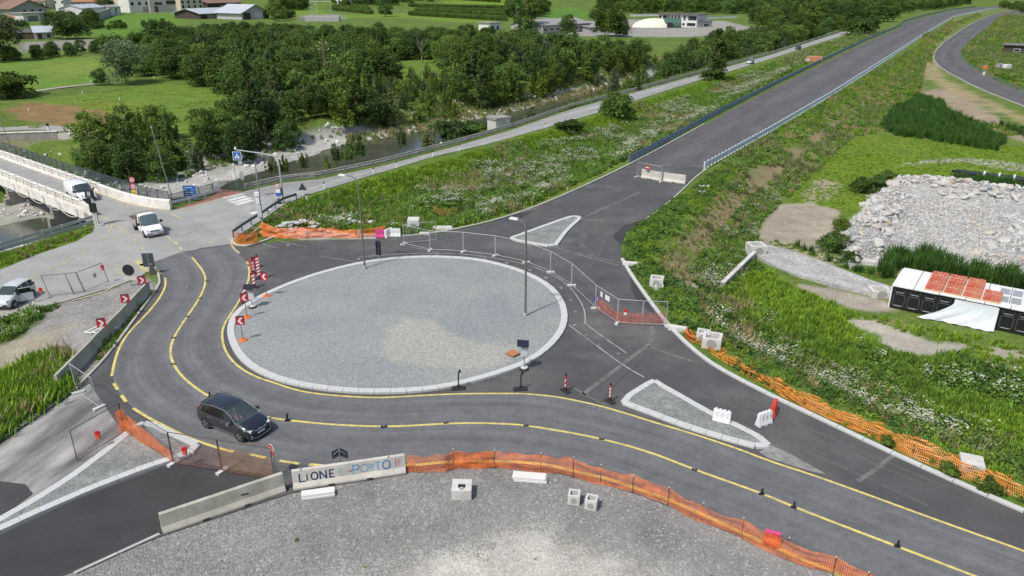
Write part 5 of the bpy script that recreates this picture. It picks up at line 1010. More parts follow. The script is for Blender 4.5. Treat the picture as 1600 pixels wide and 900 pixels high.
building('bright white house at the foot of the meadow track', (204, 20), (236, 19), -10, 18, PLW, ROOFD, 'flat', W3(3, .48, 2.2, 2.5, .15, .85), [(.75, 4, 4.5, PLG)])
building('grey industrial block between the two white houses', (236, 19.5), (282, 18.5), -12, 24, PLG, ROOFD, 'flat', [(.28, .45, 6, 2.2), (.72, .5, 8, 3.2)], [(.52, 10, 6, M('shutter_door', (.3, .29, .28), .6)), (.2, 3, 5, DKW)], 'workshop', 'building')
building('white house with brown balconies at the right of the grey block', (284, 19), (318, 18), -10, 18, PLC, ROOFB, 'flat', W3(4, .3, 2, 2.4) + W3(4, .55, 2, 2.4), [(.4, 12, .6, DKW)])
building('long open hall with a reddish brown roof behind the farm', (326, 16), (378, 14), 4, 22, DKW, ROOFB, 'gable', [], [(.5, 12, 4, PLC)], 'hall', 'barn', rise=.25, over=1.5)
fb = building('farm building with white metal sheets over a dark open front', (314, 30), (374, 27), 20, 26, DKW, ROOFS, 'gable', [], [(.3, 9, 3, PLG), (.7, 9, 3, PLC)], 'farm_shed', 'barn', rise=.22, over=1.5)
building('grey gabled farm hall with a white front wall', (378, 31), (420, 29), 19, 26, M('pale_grey_wall', (.44, .44, .44), .9, .08), ROOFS, 'gable', [], [(.2, 6, 4.5, DKW), (.66, 8, 5, FRAMEW), (.9, 5, 5, DKW)], 'farm_hall', 'barn', rise=.42, ridge='y', over=1.5)
building('small stone shed with a pale blue metal roof by the sports pitch', (56, 62), (86, 60.5), 50, 9, M('stone_wall', (.42, .40, .36), .9, .2, 2), M('blue_roof', (.42, .48, .54), .5, .1), 'gable', [(.7, .5, 1.4, 1.6)], [(.25, 1.6, 2.6, DKW)], 'shed', 'shed', rise=.5, over=.6)
building('long dark timber shed at the left of the sports pitch', (25, 62), (54, 61), 51, 8, DKW, ROOFD, 'gable', [], [(.2, 3, 2.2, PANE), (.7, 4, 2.4, M('timber_door', (.2, .14, .1), .8))], 'shed', 'shed', rise=.3)
wl = thing('retaining_wall', 'long grey retaining wall stepping down beside the bright meadow', 'wall', T(140, 38)); a = T(140, 38); b_ = T(176, 24)
MB().sweep([(0, 0, -1), (b_.x - a.x, b_.y - a.y, b_.z - a.z - 1)], [(-.3, 0), (.3, 0), (.3, 6), (-.3, 6)]).build('wall', PLG, wl); MB().sweep([(0, 0, 5.05), (b_.x - a.x, b_.y - a.y, 5.05)], [(-.4, 0), (.4, 0), (.4, .25), (-.4, .25)]).build('coping', CONC, wl)
sp = building('long white club house with a row of windows and flat black roof', (1029, 41), (1088, 43), 23, 16, PLW, ROOFD, 'flat', [(.03 + .0, .75, 1.2, 2.2), (.16, .75, 2.4, 2.4), (.26, .75, .9, 2.4), (.35, .75, .9, 2.4), (.44, .75, .9, 2.4), (.53, .75, 1.2, 2.4), (.68, .75, 1.2, 2.4), (.88, .75, 5, 2.2), (.86, .25, 5, 1.6), (.66, .25, 1.4, 1.2)], [], 'club_house', 'building', over=1.2)
building('low grey terrace block with railings at the right end of the club house', (1089, 43), (1112, 42), 33, 12, PLG, ROOFG, 'flat', [(.6, .4, 4, 1.2)], [], 'annex', 'building', over=.3)
d0 = T(1022, 44); dome = thing('air_dome', 'creamy white inflated dome in front of the club house', 'dome', (d0.x, d0.y, d0.z)); bm = bmesh.new(); bmesh.ops.create_uvsphere(bm, u_segments=24, v_segments=12, radius=1)
bmesh.ops.delete(bm, geom=[v for v in bm.verts if v.co.z < -.05], context='VERTS'); me = bpy.data.meshes.new('membrane'); bm.to_mesh(me); bm.free(); me.materials.append(M('cream_membrane', (.7, .66, .54), .6, .05)); me.polygons.foreach_set('use_smooth', [True] * len(me.polygons)); link('membrane', me, dome, None, 0, (12.5, 9, 5.2))
MB().disc((9, -3, 1.5), 4, 9, 16, 'x').build('entrance_hood', M('green_membrane', (.05, .11, .08), .6), dome); MB().box((7, -7.5, 1.6), (3, 1, 3.2)).build('door', PANE, dome)
for lb, a, b_, h in (('long pale concrete court wall in front of the dome', (980, 51), (1070, 52), 2.4), ('grey court wall at the left of the dome', (980, 44), (1040, 43), 2.0), ('white court boarding behind the club house at the right', (1100, 30), (1152, 28), 1.6), ('white and green court boarding at the left of the club house', (985, 26), (1030, 25), 1.6)):
    A_, B_, ln, hd = span(a, b_, None); o = thing('court_wall', lb, 'wall', A_, hd); MB().box((ln / 2, 0, h / 2), (ln, .3, h)).build('wall', PLG if 'grey' in lb or 'pale' in lb else PLW, o); MB().box((ln / 2, 0, h + .06), (ln, .42, .12)).build('coping', CONC, o)
building('long low grey warehouse between the tall dark trees', (848, 54), (922, 49), 38, 22, PLG, ROOFG, 'gable', W3(8, .55, 2, 1, .05, .95), [], 'warehouse', 'building', rise=.2); building('grey store building at the right of the warehouse', (922, 53), (985, 52), 43, 14, PLG, ROOFG, 'flat', W3(5, .5, 2, 1), [], 'store_building', 'building')
building('small white flat roofed hut far behind the wood', (765, 48), (783, 47), 36, 8, PLW, ROOFG, 'flat', [(.3, .5, 1.2, 1.2)], [(.7, 1.4, 2.4, DKW)], 'hut', 'hut'); building('pale house at the top edge behind the orchards', (528, 8), (552, 7), -6, 16, PLW, ROOFD, 'gable', W3(4, .4, 2, 2)); building('pale house beside the far orchard track', (560, 6), (580, 5), -7, 16, PLC, ROOFB, 'gable', W3(3, .4, 2, 2))
ht_ = building('small white concrete hut with a grey slab roof on the river bank', (775, 203), (797, 200), 186.5, 2.6, M('hut_wall', (.5, .5, .46), .9, .12, 1.5), M('slab_roof', (.27, .26, .24), .9, .1), 'flat', [], [(.5, .9, 1.8, PLG)], 'hut', 'hut', over=.18, zb=-.4)
building('dark roofed open garden shed at the right edge', (1566, 84), (1640, 88), 72, 8, DKW, M('shed_roof', (.16, .155, .16), .6, .2), 'flat', [(.3, .5, 2, .9)], [(.6, 3, 1.8, M('red_boards', (.25, .1, .07), .8))], 'garden_shed', 'shed', over=.7)
o = thing('concrete_post', 'white concrete post with an orange mesh collar beside the low road', 'post', T(1537, 118)); MB().disc((0, 0, .9), .45, 1.8, 12, 'z', .4).build('shaft', CONCW, o); MB().disc((0, 0, 2.3), .9, .9, 12).build('collar', M('orange_mesh_plain', (.5, .17, .07), .8, .3), o)
for lb, q, c_, s_ in (('white boxy trailer on the grass by the garden shed', (1572, 109), (.7, .7, .7), 1), ('small grey hut trailer beside the white trailer', (1562, 108), (.3, .3, .31), 1.1)):
    o = thing('trailer', lb, 'trailer', T(*q), .4); MB().box((0, 0, 1), (2.2 * s_, 1.6, 1.3)).build('body', M('trailer_' + lb[:5], c_, .6, .1), o); w2 = MB()
    for x in (-.6, .6): MB().disc((x, -.8, .3), .3, .2, 10, 'y').build('wheel', DKW, o)
# the other bank: concrete ramp parapet at the left edge
a, b_, ln, hd = span((-80, 222), (92, 216)); o = thing('ramp_parapet', 'grey concrete parapet of the ramp on the other bank', 'wall', a, hd); MB().box((ln / 2, 0, -.2), (ln, .4, 2.6)).build('wall', PIER, o); MB().box((ln / 2, 0, 1.16), (ln, .55, .12)).build('coping', BRW, o)
a, b_, ln, hd = span((92, 217), (128, 215)); o = thing('ramp_parapet', 'white end block of the ramp parapet with a short railing', 'wall', a, hd); MB().box((ln / 2, 0, 0), (ln, .4, 1.6)).build('wall', BRW, o); MB().tube([(0, 0, 1.3), (ln, 0, 1.3)], .04, 6).build('rail', GALV, o)
line(GP([(-200, 205), (0, 203), (60, 198), (140, 205)]), 4, .03, 'bank_track', asphalt('asphalt_bank', (.30, .29, .27)), None, 'structure'); line(TT([(-60, 160), (40, 145), (100, 137), (156, 131)]), 2.2, .1, 'field_track', M('track', (.32, .30, .26), .95, .2, 1), None, 'structure')
line(TT([(700, 20), (780, 23), (836, 27), (870, 31)]), 3.0, .1, 'field_track', MATS['track'], None, 'structure'); line(TT([(210, 22), (250, 20.5), (300, 20), (420, 29)]), 6, .12, 'village_road', MATS['track'], None, 'structure')
building('white house at the far left top of the village', (0, 26), (22, 25), 6, 14, PLW, ROOFB, 'gable', W3(3, .6, 1.8, 2), rise=.4)
building('pale house with an orange roof behind the grey gabled house', (40, 12), (70, 11), 0, 14, PLC, ROOFT, 'gable', W3(3, .5, 1.8, 2), rise=.4)
building('cream house between the two left village houses', (72, 15), (88, 14), 2, 12, PLC, ROOFB, 'gable', W3(2, .55, 1.8, 2), rise=.5, ridge='y')
building('low red roofed shed below the white house at the far left', (0, 36), (24, 35), 28, 8, PLW, ROOFT, 'gable', [], [(.5, 4, 2.4, DKW)], 'shed', 'shed')
building('brown roofed house behind the white cottage of the village', (160, 14), (190, 13), 3, 14, PLW, ROOFT, 'gable', W3(4, .5, 1.8, 2), rise=.4)
building('tall pale house left of the track above the meadow', (188, 16), (203, 15.5), 0, 12, PLC, ROOFB, 'gable', W3(2, .5, 1.8, 2) + W3(2, .8, 1.8, 2), rise=.4)
# substation gantry
sb = thing('substation', 'grey steel electric substation gantry with lattice frame among green fields', 'substation', T(497, 33)); mb = MB(); q = sb.location
for x in (-4, 0, 9): mb.tube([(x, 0, 0), (x, 0, 13)], .13, 5)
mb.tube([(-4, 0, 12), (9, 0, 12)], .1, 5); mb.tube([(-4, 0, 13), (0, 0, 9)], .08, 4); [mb.tube([(-4 + (k % 2) * 4, 0, k * 2.1), (0 - (k % 2) * 4, 0, k * 2.1 + 2.1)], .07, 4) for k in range(6)]
mb.build('gantry', GALV, sb); MB().box((4, -3, 1.4), (22, 5, 2.8)).build('switchgear', PLG, sb); MB().box((-8, -2, 1), (6, 3, 2)).build('transformer', M('transformer', (.2, .2, .2), .7), sb)
# ================================================================ VEHICLES
def paint(name, c, coat=.6, metal=0, r=.35): return M(name, c, r, .03, 2, metal, 0, coat)
TYRE = M('tyre', (.022, .022, .023), .85, .1, 8); RIM = M('alloy_rim', (.38, .39, .40), .35, .1, 6, metal=.7); BLACKP = M('black_plastic', (.02, .02, .022), .6, .1, 4); CHROME = M('chrome', (.6, .6, .61), .2, .03, 4, metal=.9)
m, t, b = nodes('car_glass'); b.inputs['Base Color'].default_value = (.17, .235, .26, 1); b.inputs['Roughness'].default_value = .1; b.inputs['Coat Weight'].default_value = .4  # pale teal base colour stands in for bright sky reflected in the windscreens
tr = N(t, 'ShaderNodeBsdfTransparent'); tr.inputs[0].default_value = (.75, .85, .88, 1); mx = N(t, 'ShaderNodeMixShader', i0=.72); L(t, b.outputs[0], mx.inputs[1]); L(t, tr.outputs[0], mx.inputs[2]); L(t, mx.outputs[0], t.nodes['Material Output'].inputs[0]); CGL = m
DGL = M('tinted_glass', (.012, .014, .017), .1, 0, 2, coat=.3); LAMPM = M('headlamp', (.55, .57, .6), .12, .05, 6, coat=.6); REDL = M('tail_lamp', (.3, .01, .01), .2, .05, 6); PLATE = M('number_plate', (.7, .7, .7), .5, .02); ORL = M('amber', (.6, .2, .02), .3)
def car(label, loc_, rz, spec, body, ws, sides, rear=None, wheels=(), r=.32, name='car', cat='car', pillars=(), rim=RIM, interior=True, roofmat=None):
    """spec rows: x, z bottom, z belt, z roof, half width at belt, half width at roof"""
    o = thing(name, label, cat, loc_, rz); n = len(spec); secs = []
    for (x, zb, zt, zr, w, wr) in spec:
        d = zt - zb; g = zr - zt
        secs.append([(x, w * .8, zb), (x, w * .96, zb + .06), (x, w, zb + d * .35), (x, w, zb + d * .72), (x, w * .965, zt), (x, wr + (w * .965 - wr) * .12, zt + g * .86), (x, wr * .86, zt + g * .97), (x, wr * .45, zt + g * 1.0), (x, 0, zt + g * 1.01)])
    K = len(secs[0]); parts = {'body': MB(), 'windscreen': MB(), 'side_window': [], 'rear_window': MB()}
    for i in range(n - 1):
        for s in (1, -1):
            for j in range(K - 1):
                q = [secs[i][j], secs[i + 1][j], secs[i + 1][j + 1], secs[i][j + 1]]; q = [(p[0], p[1] * s, p[2]) for p in q]
                if s > 0: q = q[::-1]
                tgt = 'body'
                if i in ws and j >= 4: tgt = 'windscreen' if j >= 5 else 'sw'
                elif rear and i in rear and j >= 5: tgt = 'rear_window'
                elif i in sides and j == 4: tgt = 'sw'
                if tgt == 'sw':
                    if i in sides: k_ = MB(); k_.add(q, [(0, 1, 2, 3)]); parts['side_window'].append(k_)
                    else: parts['body'].add(q, [(0, 1, 2, 3)])
                else: parts[tgt].add(q, [(0, 1, 2, 3)])
    mb = parts['body']
    for i in (0, n - 1):
        pts = [p for p in secs[i]] + [(p[0], -p[1], p[2]) for p in secs[i][::-1][1:]]; mb.add(pts, [tuple(range(len(pts)))] if i else [tuple(range(len(pts)))[::-1]])
    mb.add([(spec[0][0], spec[0][4] * .8, spec[0][1]), (spec[-1][0], spec[-1][4] * .8, spec[-1][1]), (spec[-1][0], -spec[-1][4] * .8, spec[-1][1]), (spec[0][0], -spec[0][4] * .8, spec[0][1])], [(0, 1, 2, 3)])
    bo = mb.build('body', body, o, True); weld(bo)
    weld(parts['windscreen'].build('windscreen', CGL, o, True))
    for k_ in parts['side_window']: k_.build('side_window', DGL, o)
    if rear: weld(parts['rear_window'].build('rear_window', DGL, o, True))
    if pillars:
        pm = MB()
        for (i, mat_) in pillars:
            for s in (1, -1): pm.tube([(p[0], p[1] * s, p[2]) for p in secs[i][4:6]], .035, 5)
        pm.build('pillar', body, o)
    tw = MB(); 
    wm = MB(); wm.disc((0, 0, 0), r, .22, 20, 'y'); tyre = wm.mesh('wheel', TYRE, False); rm = MB(); rm.disc((0, 0, 0), r * .66, .02, 16, 'y'); 
    sp = MB()
    for k in range(5): a = 2 * PI * k / 5; sp.box((math.sin(a) * r * .36, 0, math.cos(a) * r * .36), (.07, .03, r * .6), 0, 0, a)
    sp.disc((0, 0, 0), .06, .03, 10, 'y'); rimd = rm.mesh('rim', BLACKP); spk = sp.mesh('spokes', rim)
    am = MB().disc((0, 0, 0), r * 1.22, .02, 22, 'y').mesh('wheel_arch', BLACKP)
    for x in wheels:
        w = np.interp(x, [s_[0] for s_ in spec], [s_[4] for s_ in spec])
        for s in (1, -1):
            link('wheel_arch', am, o, (x, s * (w - .004), r * 1.08)); wh = link('wheel', tyre, o, (x, s * (w - .085), r)); link('rim', rimd, wh, (0, s * .106, 0)); link('spokes', spk, wh, (0, s * .118, 0))
    if interior: MB().box((0, 0, spec[2][2] - .32), (spec[-1][0] * .9, spec[n // 2][4] * 1.5, .12)).build('cabin_floor', BLACKP, o)
    return o, secs
def weld(o):
    bm = bmesh.new(); bm.from_mesh(o.data); bmesh.ops.remove_doubles(bm, verts=bm.verts, dist=.002); bmesh.ops.recalc_face_normals(bm, faces=bm.faces); bm.to_mesh(o.data); bm.free(); return o
def part(o, name, mat, loc_=None, rz=0, smooth=False, **kw): mb = kw['mb']; return mb.build(name, mat, o, smooth, loc_, rz)
B = lambda c, d, rz=0, rx=0, ry=0: MB().box(c, d, rz, rx, ry)
# --- the dark grey people carrier in the bend
a = G(323.5, 668); b_ = G(375.5, 689.5); rz = heading(a, b_); ctr = (a + b_) / 2; nn = Vector((-math.sin(rz), math.cos(rz), 0)); ctr = ctr + nn * .86
MPV = [(-2.21, .5, .78, .84, .7, .55), (-2.14, .3, .95, 1.02, .84, .6), (-2.06, .26, 1.0, 1.2, .88, .62), (-1.86, .25, 1.02, 1.5, .905, .6), (-1.45, .24, 1.02, 1.6, .915, .62), (-.75, .23, 1.01, 1.64, .915, .65), (-.05, .23, 1.0, 1.63, .915, .65), (.3, .23, .99, 1.57, .915, .64), (.75, .23, .98, 1.36, .91, .66), (1.18, .23, .97, 1.11, .905, .7), (1.35, .23, .965, 1.04, .9, .7), (1.7, .23, .91, .97, .89, .68), (1.98, .22, .8, .86, .84, .62), (2.13, .22, .66, .72, .77, .55), (2.2, .3, .56, .6, .68, .5)]
GRAPH = paint('graphite_paint', (.022, .027, .036), 1.0, .2, .28)
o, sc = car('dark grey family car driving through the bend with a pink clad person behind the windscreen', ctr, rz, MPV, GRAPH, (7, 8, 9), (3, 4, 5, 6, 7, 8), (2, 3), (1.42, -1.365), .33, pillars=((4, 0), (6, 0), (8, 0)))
for s in (1, -1):
    B((0, 0, 0), (.42, .24, .13), 0, 0, .28).build('headlight', LAMPM, o, loc=(1.95, s * .67, .74), rz=-s * .42); B((0, 0, 0), (.2, .2, .07)).build('fog_lamp', LAMPM, o, loc=(2.1, s * .62, .42), rz=-s * .4); B((0, 0, 0), (.12, .24, .34)).build('tail_light', REDL, o, loc=(-2.1, s * .68, .92))
    mi = B((0, 0, 0), (.16, .22, .15)).build('mirror', CHROME if s < 0 else GRAPH, o, loc=(.82, s * 1.03, 1.04)); [B((0, 0, 0), (.2, .035, .035)).build('door_handle', CHROME, o, loc=(x, s * .925, .86)) for x in (-1.0, .1)]
    MB().tube([(-1.72, s * .885, 1.05), (-1.6, s * .74, 1.46), (-.8, s * .715, 1.57), (.2, s * .71, 1.55), (.72, s * .74, 1.33), (1.28, s * .86, .99)], .018, 6).build('chrome_arc', CHROME, o)
    MB().tube([(-1.0, s * .921, .3), (1.05, s * .921, .3)], .014, 5).build('sill_strip', CHROME, o); MB().tube([(-1.7, s * .62, 1.57), (-.8, s * .66, 1.66), (.2, s * .65, 1.63)], .016, 5).build('roof_rail', GRAPH, o)
B((2.17, 0, .46), (.1, 1.25, .22)).build('grille', BLACKP, o); B((2.225, 0, .49), (.02, .52, .11)).build('number_plate', PLATE, o); MB().tube([(2.02, -.62, .72), (2.19, -.3, .66), (2.21, 0, .64), (2.19, .3, .66), (2.02, .62, .72)], .025, 6).build('chrome_bar', CHROME, o); MB().tube([(2.14, -.7, .27), (2.24, -.3, .25), (2.24, .3, .25), (2.14, .7, .27)], .025, 6).build('lower_trim', CHROME, o)
em = MB()
for dx in (0, .05): em.tube([(2.2 - dx, -.09, .60 + dx), (2.215 - dx, 0, .68 + dx), (2.2 - dx, .09, .60 + dx)], .016, 5)
em.build('badge', CHROME, o); B((1.28, 0, 1.04), (.16, 1.2, .03), 0, 0, .3).build('wiper_cowl', BLACKP, o)
for y in (-.38, .38):
    MB().box((.0, y, .72), (.5, .5, .18)).box((-.28, y, 1.0), (.14, .46, .62), 0, 0, -.2).box((-.36, y, 1.38), (.1, .26, .2)).build('seat', M('seat_fabric', (.10, .095, .085), .9), o)
def skin_body(name, pts, edges, mat, parent, loc_):
    me = bpy.data.meshes.new(name); me.from_pydata([p[:3] for p in pts], edges, []); ob = link(name, me, parent, loc_); ob.modifiers.new('skin', 'SKIN')
    for i, p in enumerate(pts): me.skin_vertices[0].data[i].radius = (p[3], p[4] if len(p) > 4 else p[3]); me.skin_vertices[0].data[i].use_root = i == 0
    sb_ = ob.modifiers.new('smooth', 'SUBSURF'); sb_.levels = 1; sb_.render_levels = 2; me.materials.append(mat); return ob
pr = thing('person', 'person in a pink top sitting in the dark car behind the windscreen', 'person', o.matrix_basis @ Vector((.34, -.14, .56)), rz)
skin_body('body', [(0, 0, .02, .15, .17), (-.06, 0, .28, .13, .18), (-.1, 0, .5, .1, .19), (-.1, 0, .6, .055), (-.08, 0, .68, .06), (.2, .1, .04, .09), (.48, .13, .1, .07), (.55, .13, -.25, .05), (.2, -.1, .04, .09), (.48, -.13, .1, .07), (.55, -.13, -.25, .05), (-.08, .22, .5, .06), (.05, .28, .26, .045), (.3, .2, .2, .035), (.36, .18, .22, .03), (-.08, -.22, .5, .06), (.05, -.28, .26, .045), (.3, -.2, .2, .035), (.36, -.18, .22, .03)], [(0, 1), (1, 2), (2, 3), (3, 4), (0, 5), (5, 6), (6, 7), (0, 8), (8, 9), (9, 10), (2, 11), (11, 12), (12, 13), (13, 14), (2, 15), (15, 16), (16, 17), (17, 18)], M('pink_cloth', (.75, .2, .26), .9, .1), pr, (0, 0, 0))
bm = bmesh.new(); bmesh.ops.create_uvsphere(bm, u_segments=14, v_segments=10, radius=1); me = bpy.data.meshes.new('head'); bm.to_mesh(me); bm.free(); me.materials.append(M('skin', (.5, .3, .22), .6)); link('head', me, pr, (-.06, 0, .8), 0, (.1, .08, .125))
MB().add([(.035, -.02, .79), (.035, .02, .79), (.065, 0, .775), (.04, 0, .82)], [(0, 1, 2), (0, 2, 3), (1, 3, 2)]).build('nose', MATS['skin'], pr)
bm = bmesh.new(); bmesh.ops.create_uvsphere(bm, u_segments=14, v_segments=10, radius=1); bmesh.ops.delete(bm, geom=[v for v in bm.verts if v.co.x > .35 and v.co.z < .45], context='VERTS'); me = bpy.data.meshes.new('hair'); bm.to_mesh(me); bm.free(); me.materials.append(M('brown_hair', (.05, .03, .02), .8)); link('hair', me, pr, (-.07, 0, .815), 0, (.112, .092, .13))
# --- white panel van on the bridge
VANW = paint('van_white', (.8, .81, .82), .5)
VAN = [(-2.45, .45, 1.1, 1.86, .9, .84), (-2.4, .28, 1.1, 1.93, .955, .86), (-1.6, .26, 1.1, 1.97, .965, .88), (-.4, .25, 1.1, 1.98, .965, .88), (.35, .25, 1.1, 1.97, .965, .87), (.7, .25, 1.09, 1.9, .965, .84), (1.1, .25, 1.07, 1.55, .96, .82), (1.5, .25, 1.05, 1.22, .955, .82), (1.65, .25, 1.03, 1.12, .95, .8), (2.05, .24, .95, 1.02, .93, .74), (2.3, .24, .8, .88, .88, .66), (2.42, .26, .64, .7, .8, .6), (2.47, .34, .56, .6, .72, .5)]
p = G(137, 301.5); hd = heading(G(112, 300), G(139, 319)) if 0 else heading(G(96, 289), G(190, 330)); c_ = G(128, 310)
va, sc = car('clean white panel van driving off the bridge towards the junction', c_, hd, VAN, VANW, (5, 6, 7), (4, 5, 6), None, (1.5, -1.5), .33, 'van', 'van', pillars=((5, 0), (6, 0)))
def van_bits(va, W_, zl, xf):
    for s in (1, -1):
        B((0, 0, 0), (.34, .22, .16)).build('headlight', LAMPM, va, loc=(xf - .28, s * .72, zl), rz=-s * .4); B((0, 0, 0), (.14, .2, .22)).build('mirror', BLACKP, va, loc=(1.15, s * 1.08, 1.2)); B((0, 0, 0), (.2, .03, .04)).build('door_handle', BLACKP, va, loc=(.5, s * .975, .98)); B((0, 0, 0), (2.6, .02, .1)).build('side_moulding', BLACKP, va, loc=(-.2, s * .97, .5))
    B((xf - .06, 0, .42), (.14, 1.45, .2)).build('bumper', BLACKP, va); B((xf - .12, 0, .72), (.12, .9, .12)).build('grille', BLACKP, va); B((xf + .015, 0, .44), (.02, .5, .11)).build('number_plate', PLATE, va)
van_bits(va, .95, .82, 2.47)
# --- white drop side truck
TRK = [(-.1, .4, 1.1, 1.9, .9, .8), (0, .3, 1.1, 2.05, .92, .82), (.4, .28, 1.1, 2.1, .93, .82), (.8, .28, 1.08, 2.04, .93, .8), (1.15, .27, 1.06, 1.6, .92, .8), (1.45, .27, 1.04, 1.22, .92, .8), (1.6, .27, 1.02, 1.1, .91, .78), (2.05, .27, .96, 1.02, .9, .74), (2.4, .27, .82, .88, .87, .68), (2.5, .3, .62, .68, .82, .62)]
c_ = G(236, 366); hd = heading(G(213, 349), G(241, 371)); hd = heading(G(217.5, 358), G(238, 374)); 
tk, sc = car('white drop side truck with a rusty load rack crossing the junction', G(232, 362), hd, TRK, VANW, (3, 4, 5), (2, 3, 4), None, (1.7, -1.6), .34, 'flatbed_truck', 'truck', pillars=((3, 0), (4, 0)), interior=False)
for s in (1, -1): B((0, 0, 0), (.3, .24, .14)).build('headlight', LAMPM, tk, loc=(2.3, s * .68, .78), rz=-s * .3); B((0, 0, 0), (.12, .24, .26)).build('mirror', BLACKP, tk, loc=(1.15, s * 1.1, 1.25)); B((0, 0, 0), (2.7, .05, .42)).build('drop_side', M('alu_side', (.42, .42, .41), .5, .15, 2, metal=.3), tk, loc=(-1.6, s * 1.0, 1.0))
RUSTY = M('rusty_timber', (.30, .21, .13), .9, .3, 3); B((-1.6, 0, .74), (2.75, 2.05, .1)).build('load_floor', RUSTY, tk); B((-2.95, 0, 1.0), (.05, 2.0, .42)).build('tail_board', MATS['alu_side'], tk); B((-1.4, 0, .5), (3.2, .8, .3)).build('chassis', BLACKP, tk); B((2.5, 0, .42), (.12, 1.6, .28)).build('bumper', M('grey_bumper', (.3, .3, .31), .6), tk); B((2.48, 0, .7), (.08, .9, .1)).build('grille', BLACKP, tk); B((2.57, 0, .45), (.02, .5, .11)).build('number_plate', PLATE, tk); B((-.16, 0, 1.25), (.08, 1.9, 1.0)).build('head_board', BLACKP, tk)
mb = MB()
for y in (-.9, -.3, .3, .9): mb.tube([(-.32, y, .8), (-.32, y, 2.15)], .035, 5)
for z in (1.4, 1.8, 2.15): mb.tube([(-.32, -.95, z), (-.32, .95, z)], .035, 5)
mb.build('load_rack', M('ochre_steel', (.42, .32, .16), .7, .2, 4), tk)
# --- white small car with its door open at the left edge
WC = paint('silver_white', (.52, .55, .56), .5)
HATCH = [(-1.78, .45, .8, .9, .68, .55), (-1.74, .3, .92, 1.2, .78, .56), (-1.6, .26, .95, 1.46, .8, .58), (-1.0, .24, .95, 1.54, .81, .6), (-.2, .23, .94, 1.55, .81, .6), (.2, .23, .93, 1.48, .81, .6), (.6, .23, .92, 1.2, .805, .62), (.9, .23, .91, 1.0, .8, .64), (1.3, .23, .84, .9, .79, .6), (1.62, .24, .7, .76, .73, .55), (1.77, .3, .55, .6, .64, .48)]
a = G(22, 482); b_ = G(52, 463); hd = heading(b_, a) ; cc = (a + b_) / 2 + Vector((-math.sin(hd), math.cos(hd), 0)) * (-.72)
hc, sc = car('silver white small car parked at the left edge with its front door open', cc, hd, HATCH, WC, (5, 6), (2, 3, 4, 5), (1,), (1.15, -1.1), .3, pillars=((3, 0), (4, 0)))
for s in (1, -1): B((0, 0, 0), (.32, .2, .16)).build('headlight', LAMPM, hc, loc=(1.55, s * .58, .72), rz=-s * .4); B((0, 0, 0), (.1, .12, .3)).build('tail_light', REDL, hc, loc=(-1.72, s * .68, .95))
B((1.73, 0, .4), (.1, 1.2, .2)).build('bumper', BLACKP, hc); B((1.785, 0, .44), (.02, .48, .1)).build('number_plate', PLATE, hc)
for s in (1, -1): B((0, 0, 0), (.12, .18, .14)).build('mirror', BLACKP, hc, loc=(.65, s * .92, .98))
near = -1 if (Vector((-math.sin(hd), math.cos(hd), 0)).y > 0) else 1
dr = MB().box((-.5, 0, .62), (1.0, .06, .62)).build('open_door', WC, hc, loc=(.55, near * .83, 0), rz=near * .95 * -1 if near > 0 else .95); MB().box((-.5, 0, 1.16), (.8, .03, .4)).build('door_window', DGL, dr); MB().box((-.5, 0, 1.38), (.86, .05, .05)).build('door_frame', WC, dr)
B((.0, near * .815, .62), (.95, .02, .6)).build('door_opening', BLACKP, hc)
# --- three far cars
for lb, q, q2, mt, nm in (('small silver car far along the pale road', (1172, 100), (1150, 106), paint('far_silver', (.45, .46, .47)), 'car'), ('small black car farther up the pale road', (1247, 77.5), (1215, 88), paint('far_black', (.012, .012, .014)), 'car'), ('white car parked below the white garage in the village', (148, 27.5), (143, 28), VANW, 'car')):
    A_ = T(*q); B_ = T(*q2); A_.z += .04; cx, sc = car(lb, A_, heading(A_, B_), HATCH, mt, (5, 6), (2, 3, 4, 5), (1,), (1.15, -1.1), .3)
for lb, q, c_ in (('dark blue parked car at the left of the village field', (9, 47), (.03, .05, .1)), ('red parked car next to the dark blue one by the shed', (20, 47.5), (.3, .03, .03)), ('white parked car at the left edge of the village', (3, 46), (.6, .6, .6))): cx, sc = car(lb, T(*q), .3, HATCH, paint('p_' + lb[:8], c_), (5, 6), (2, 3, 4, 5), (1,), (1.15, -1.1), .3)
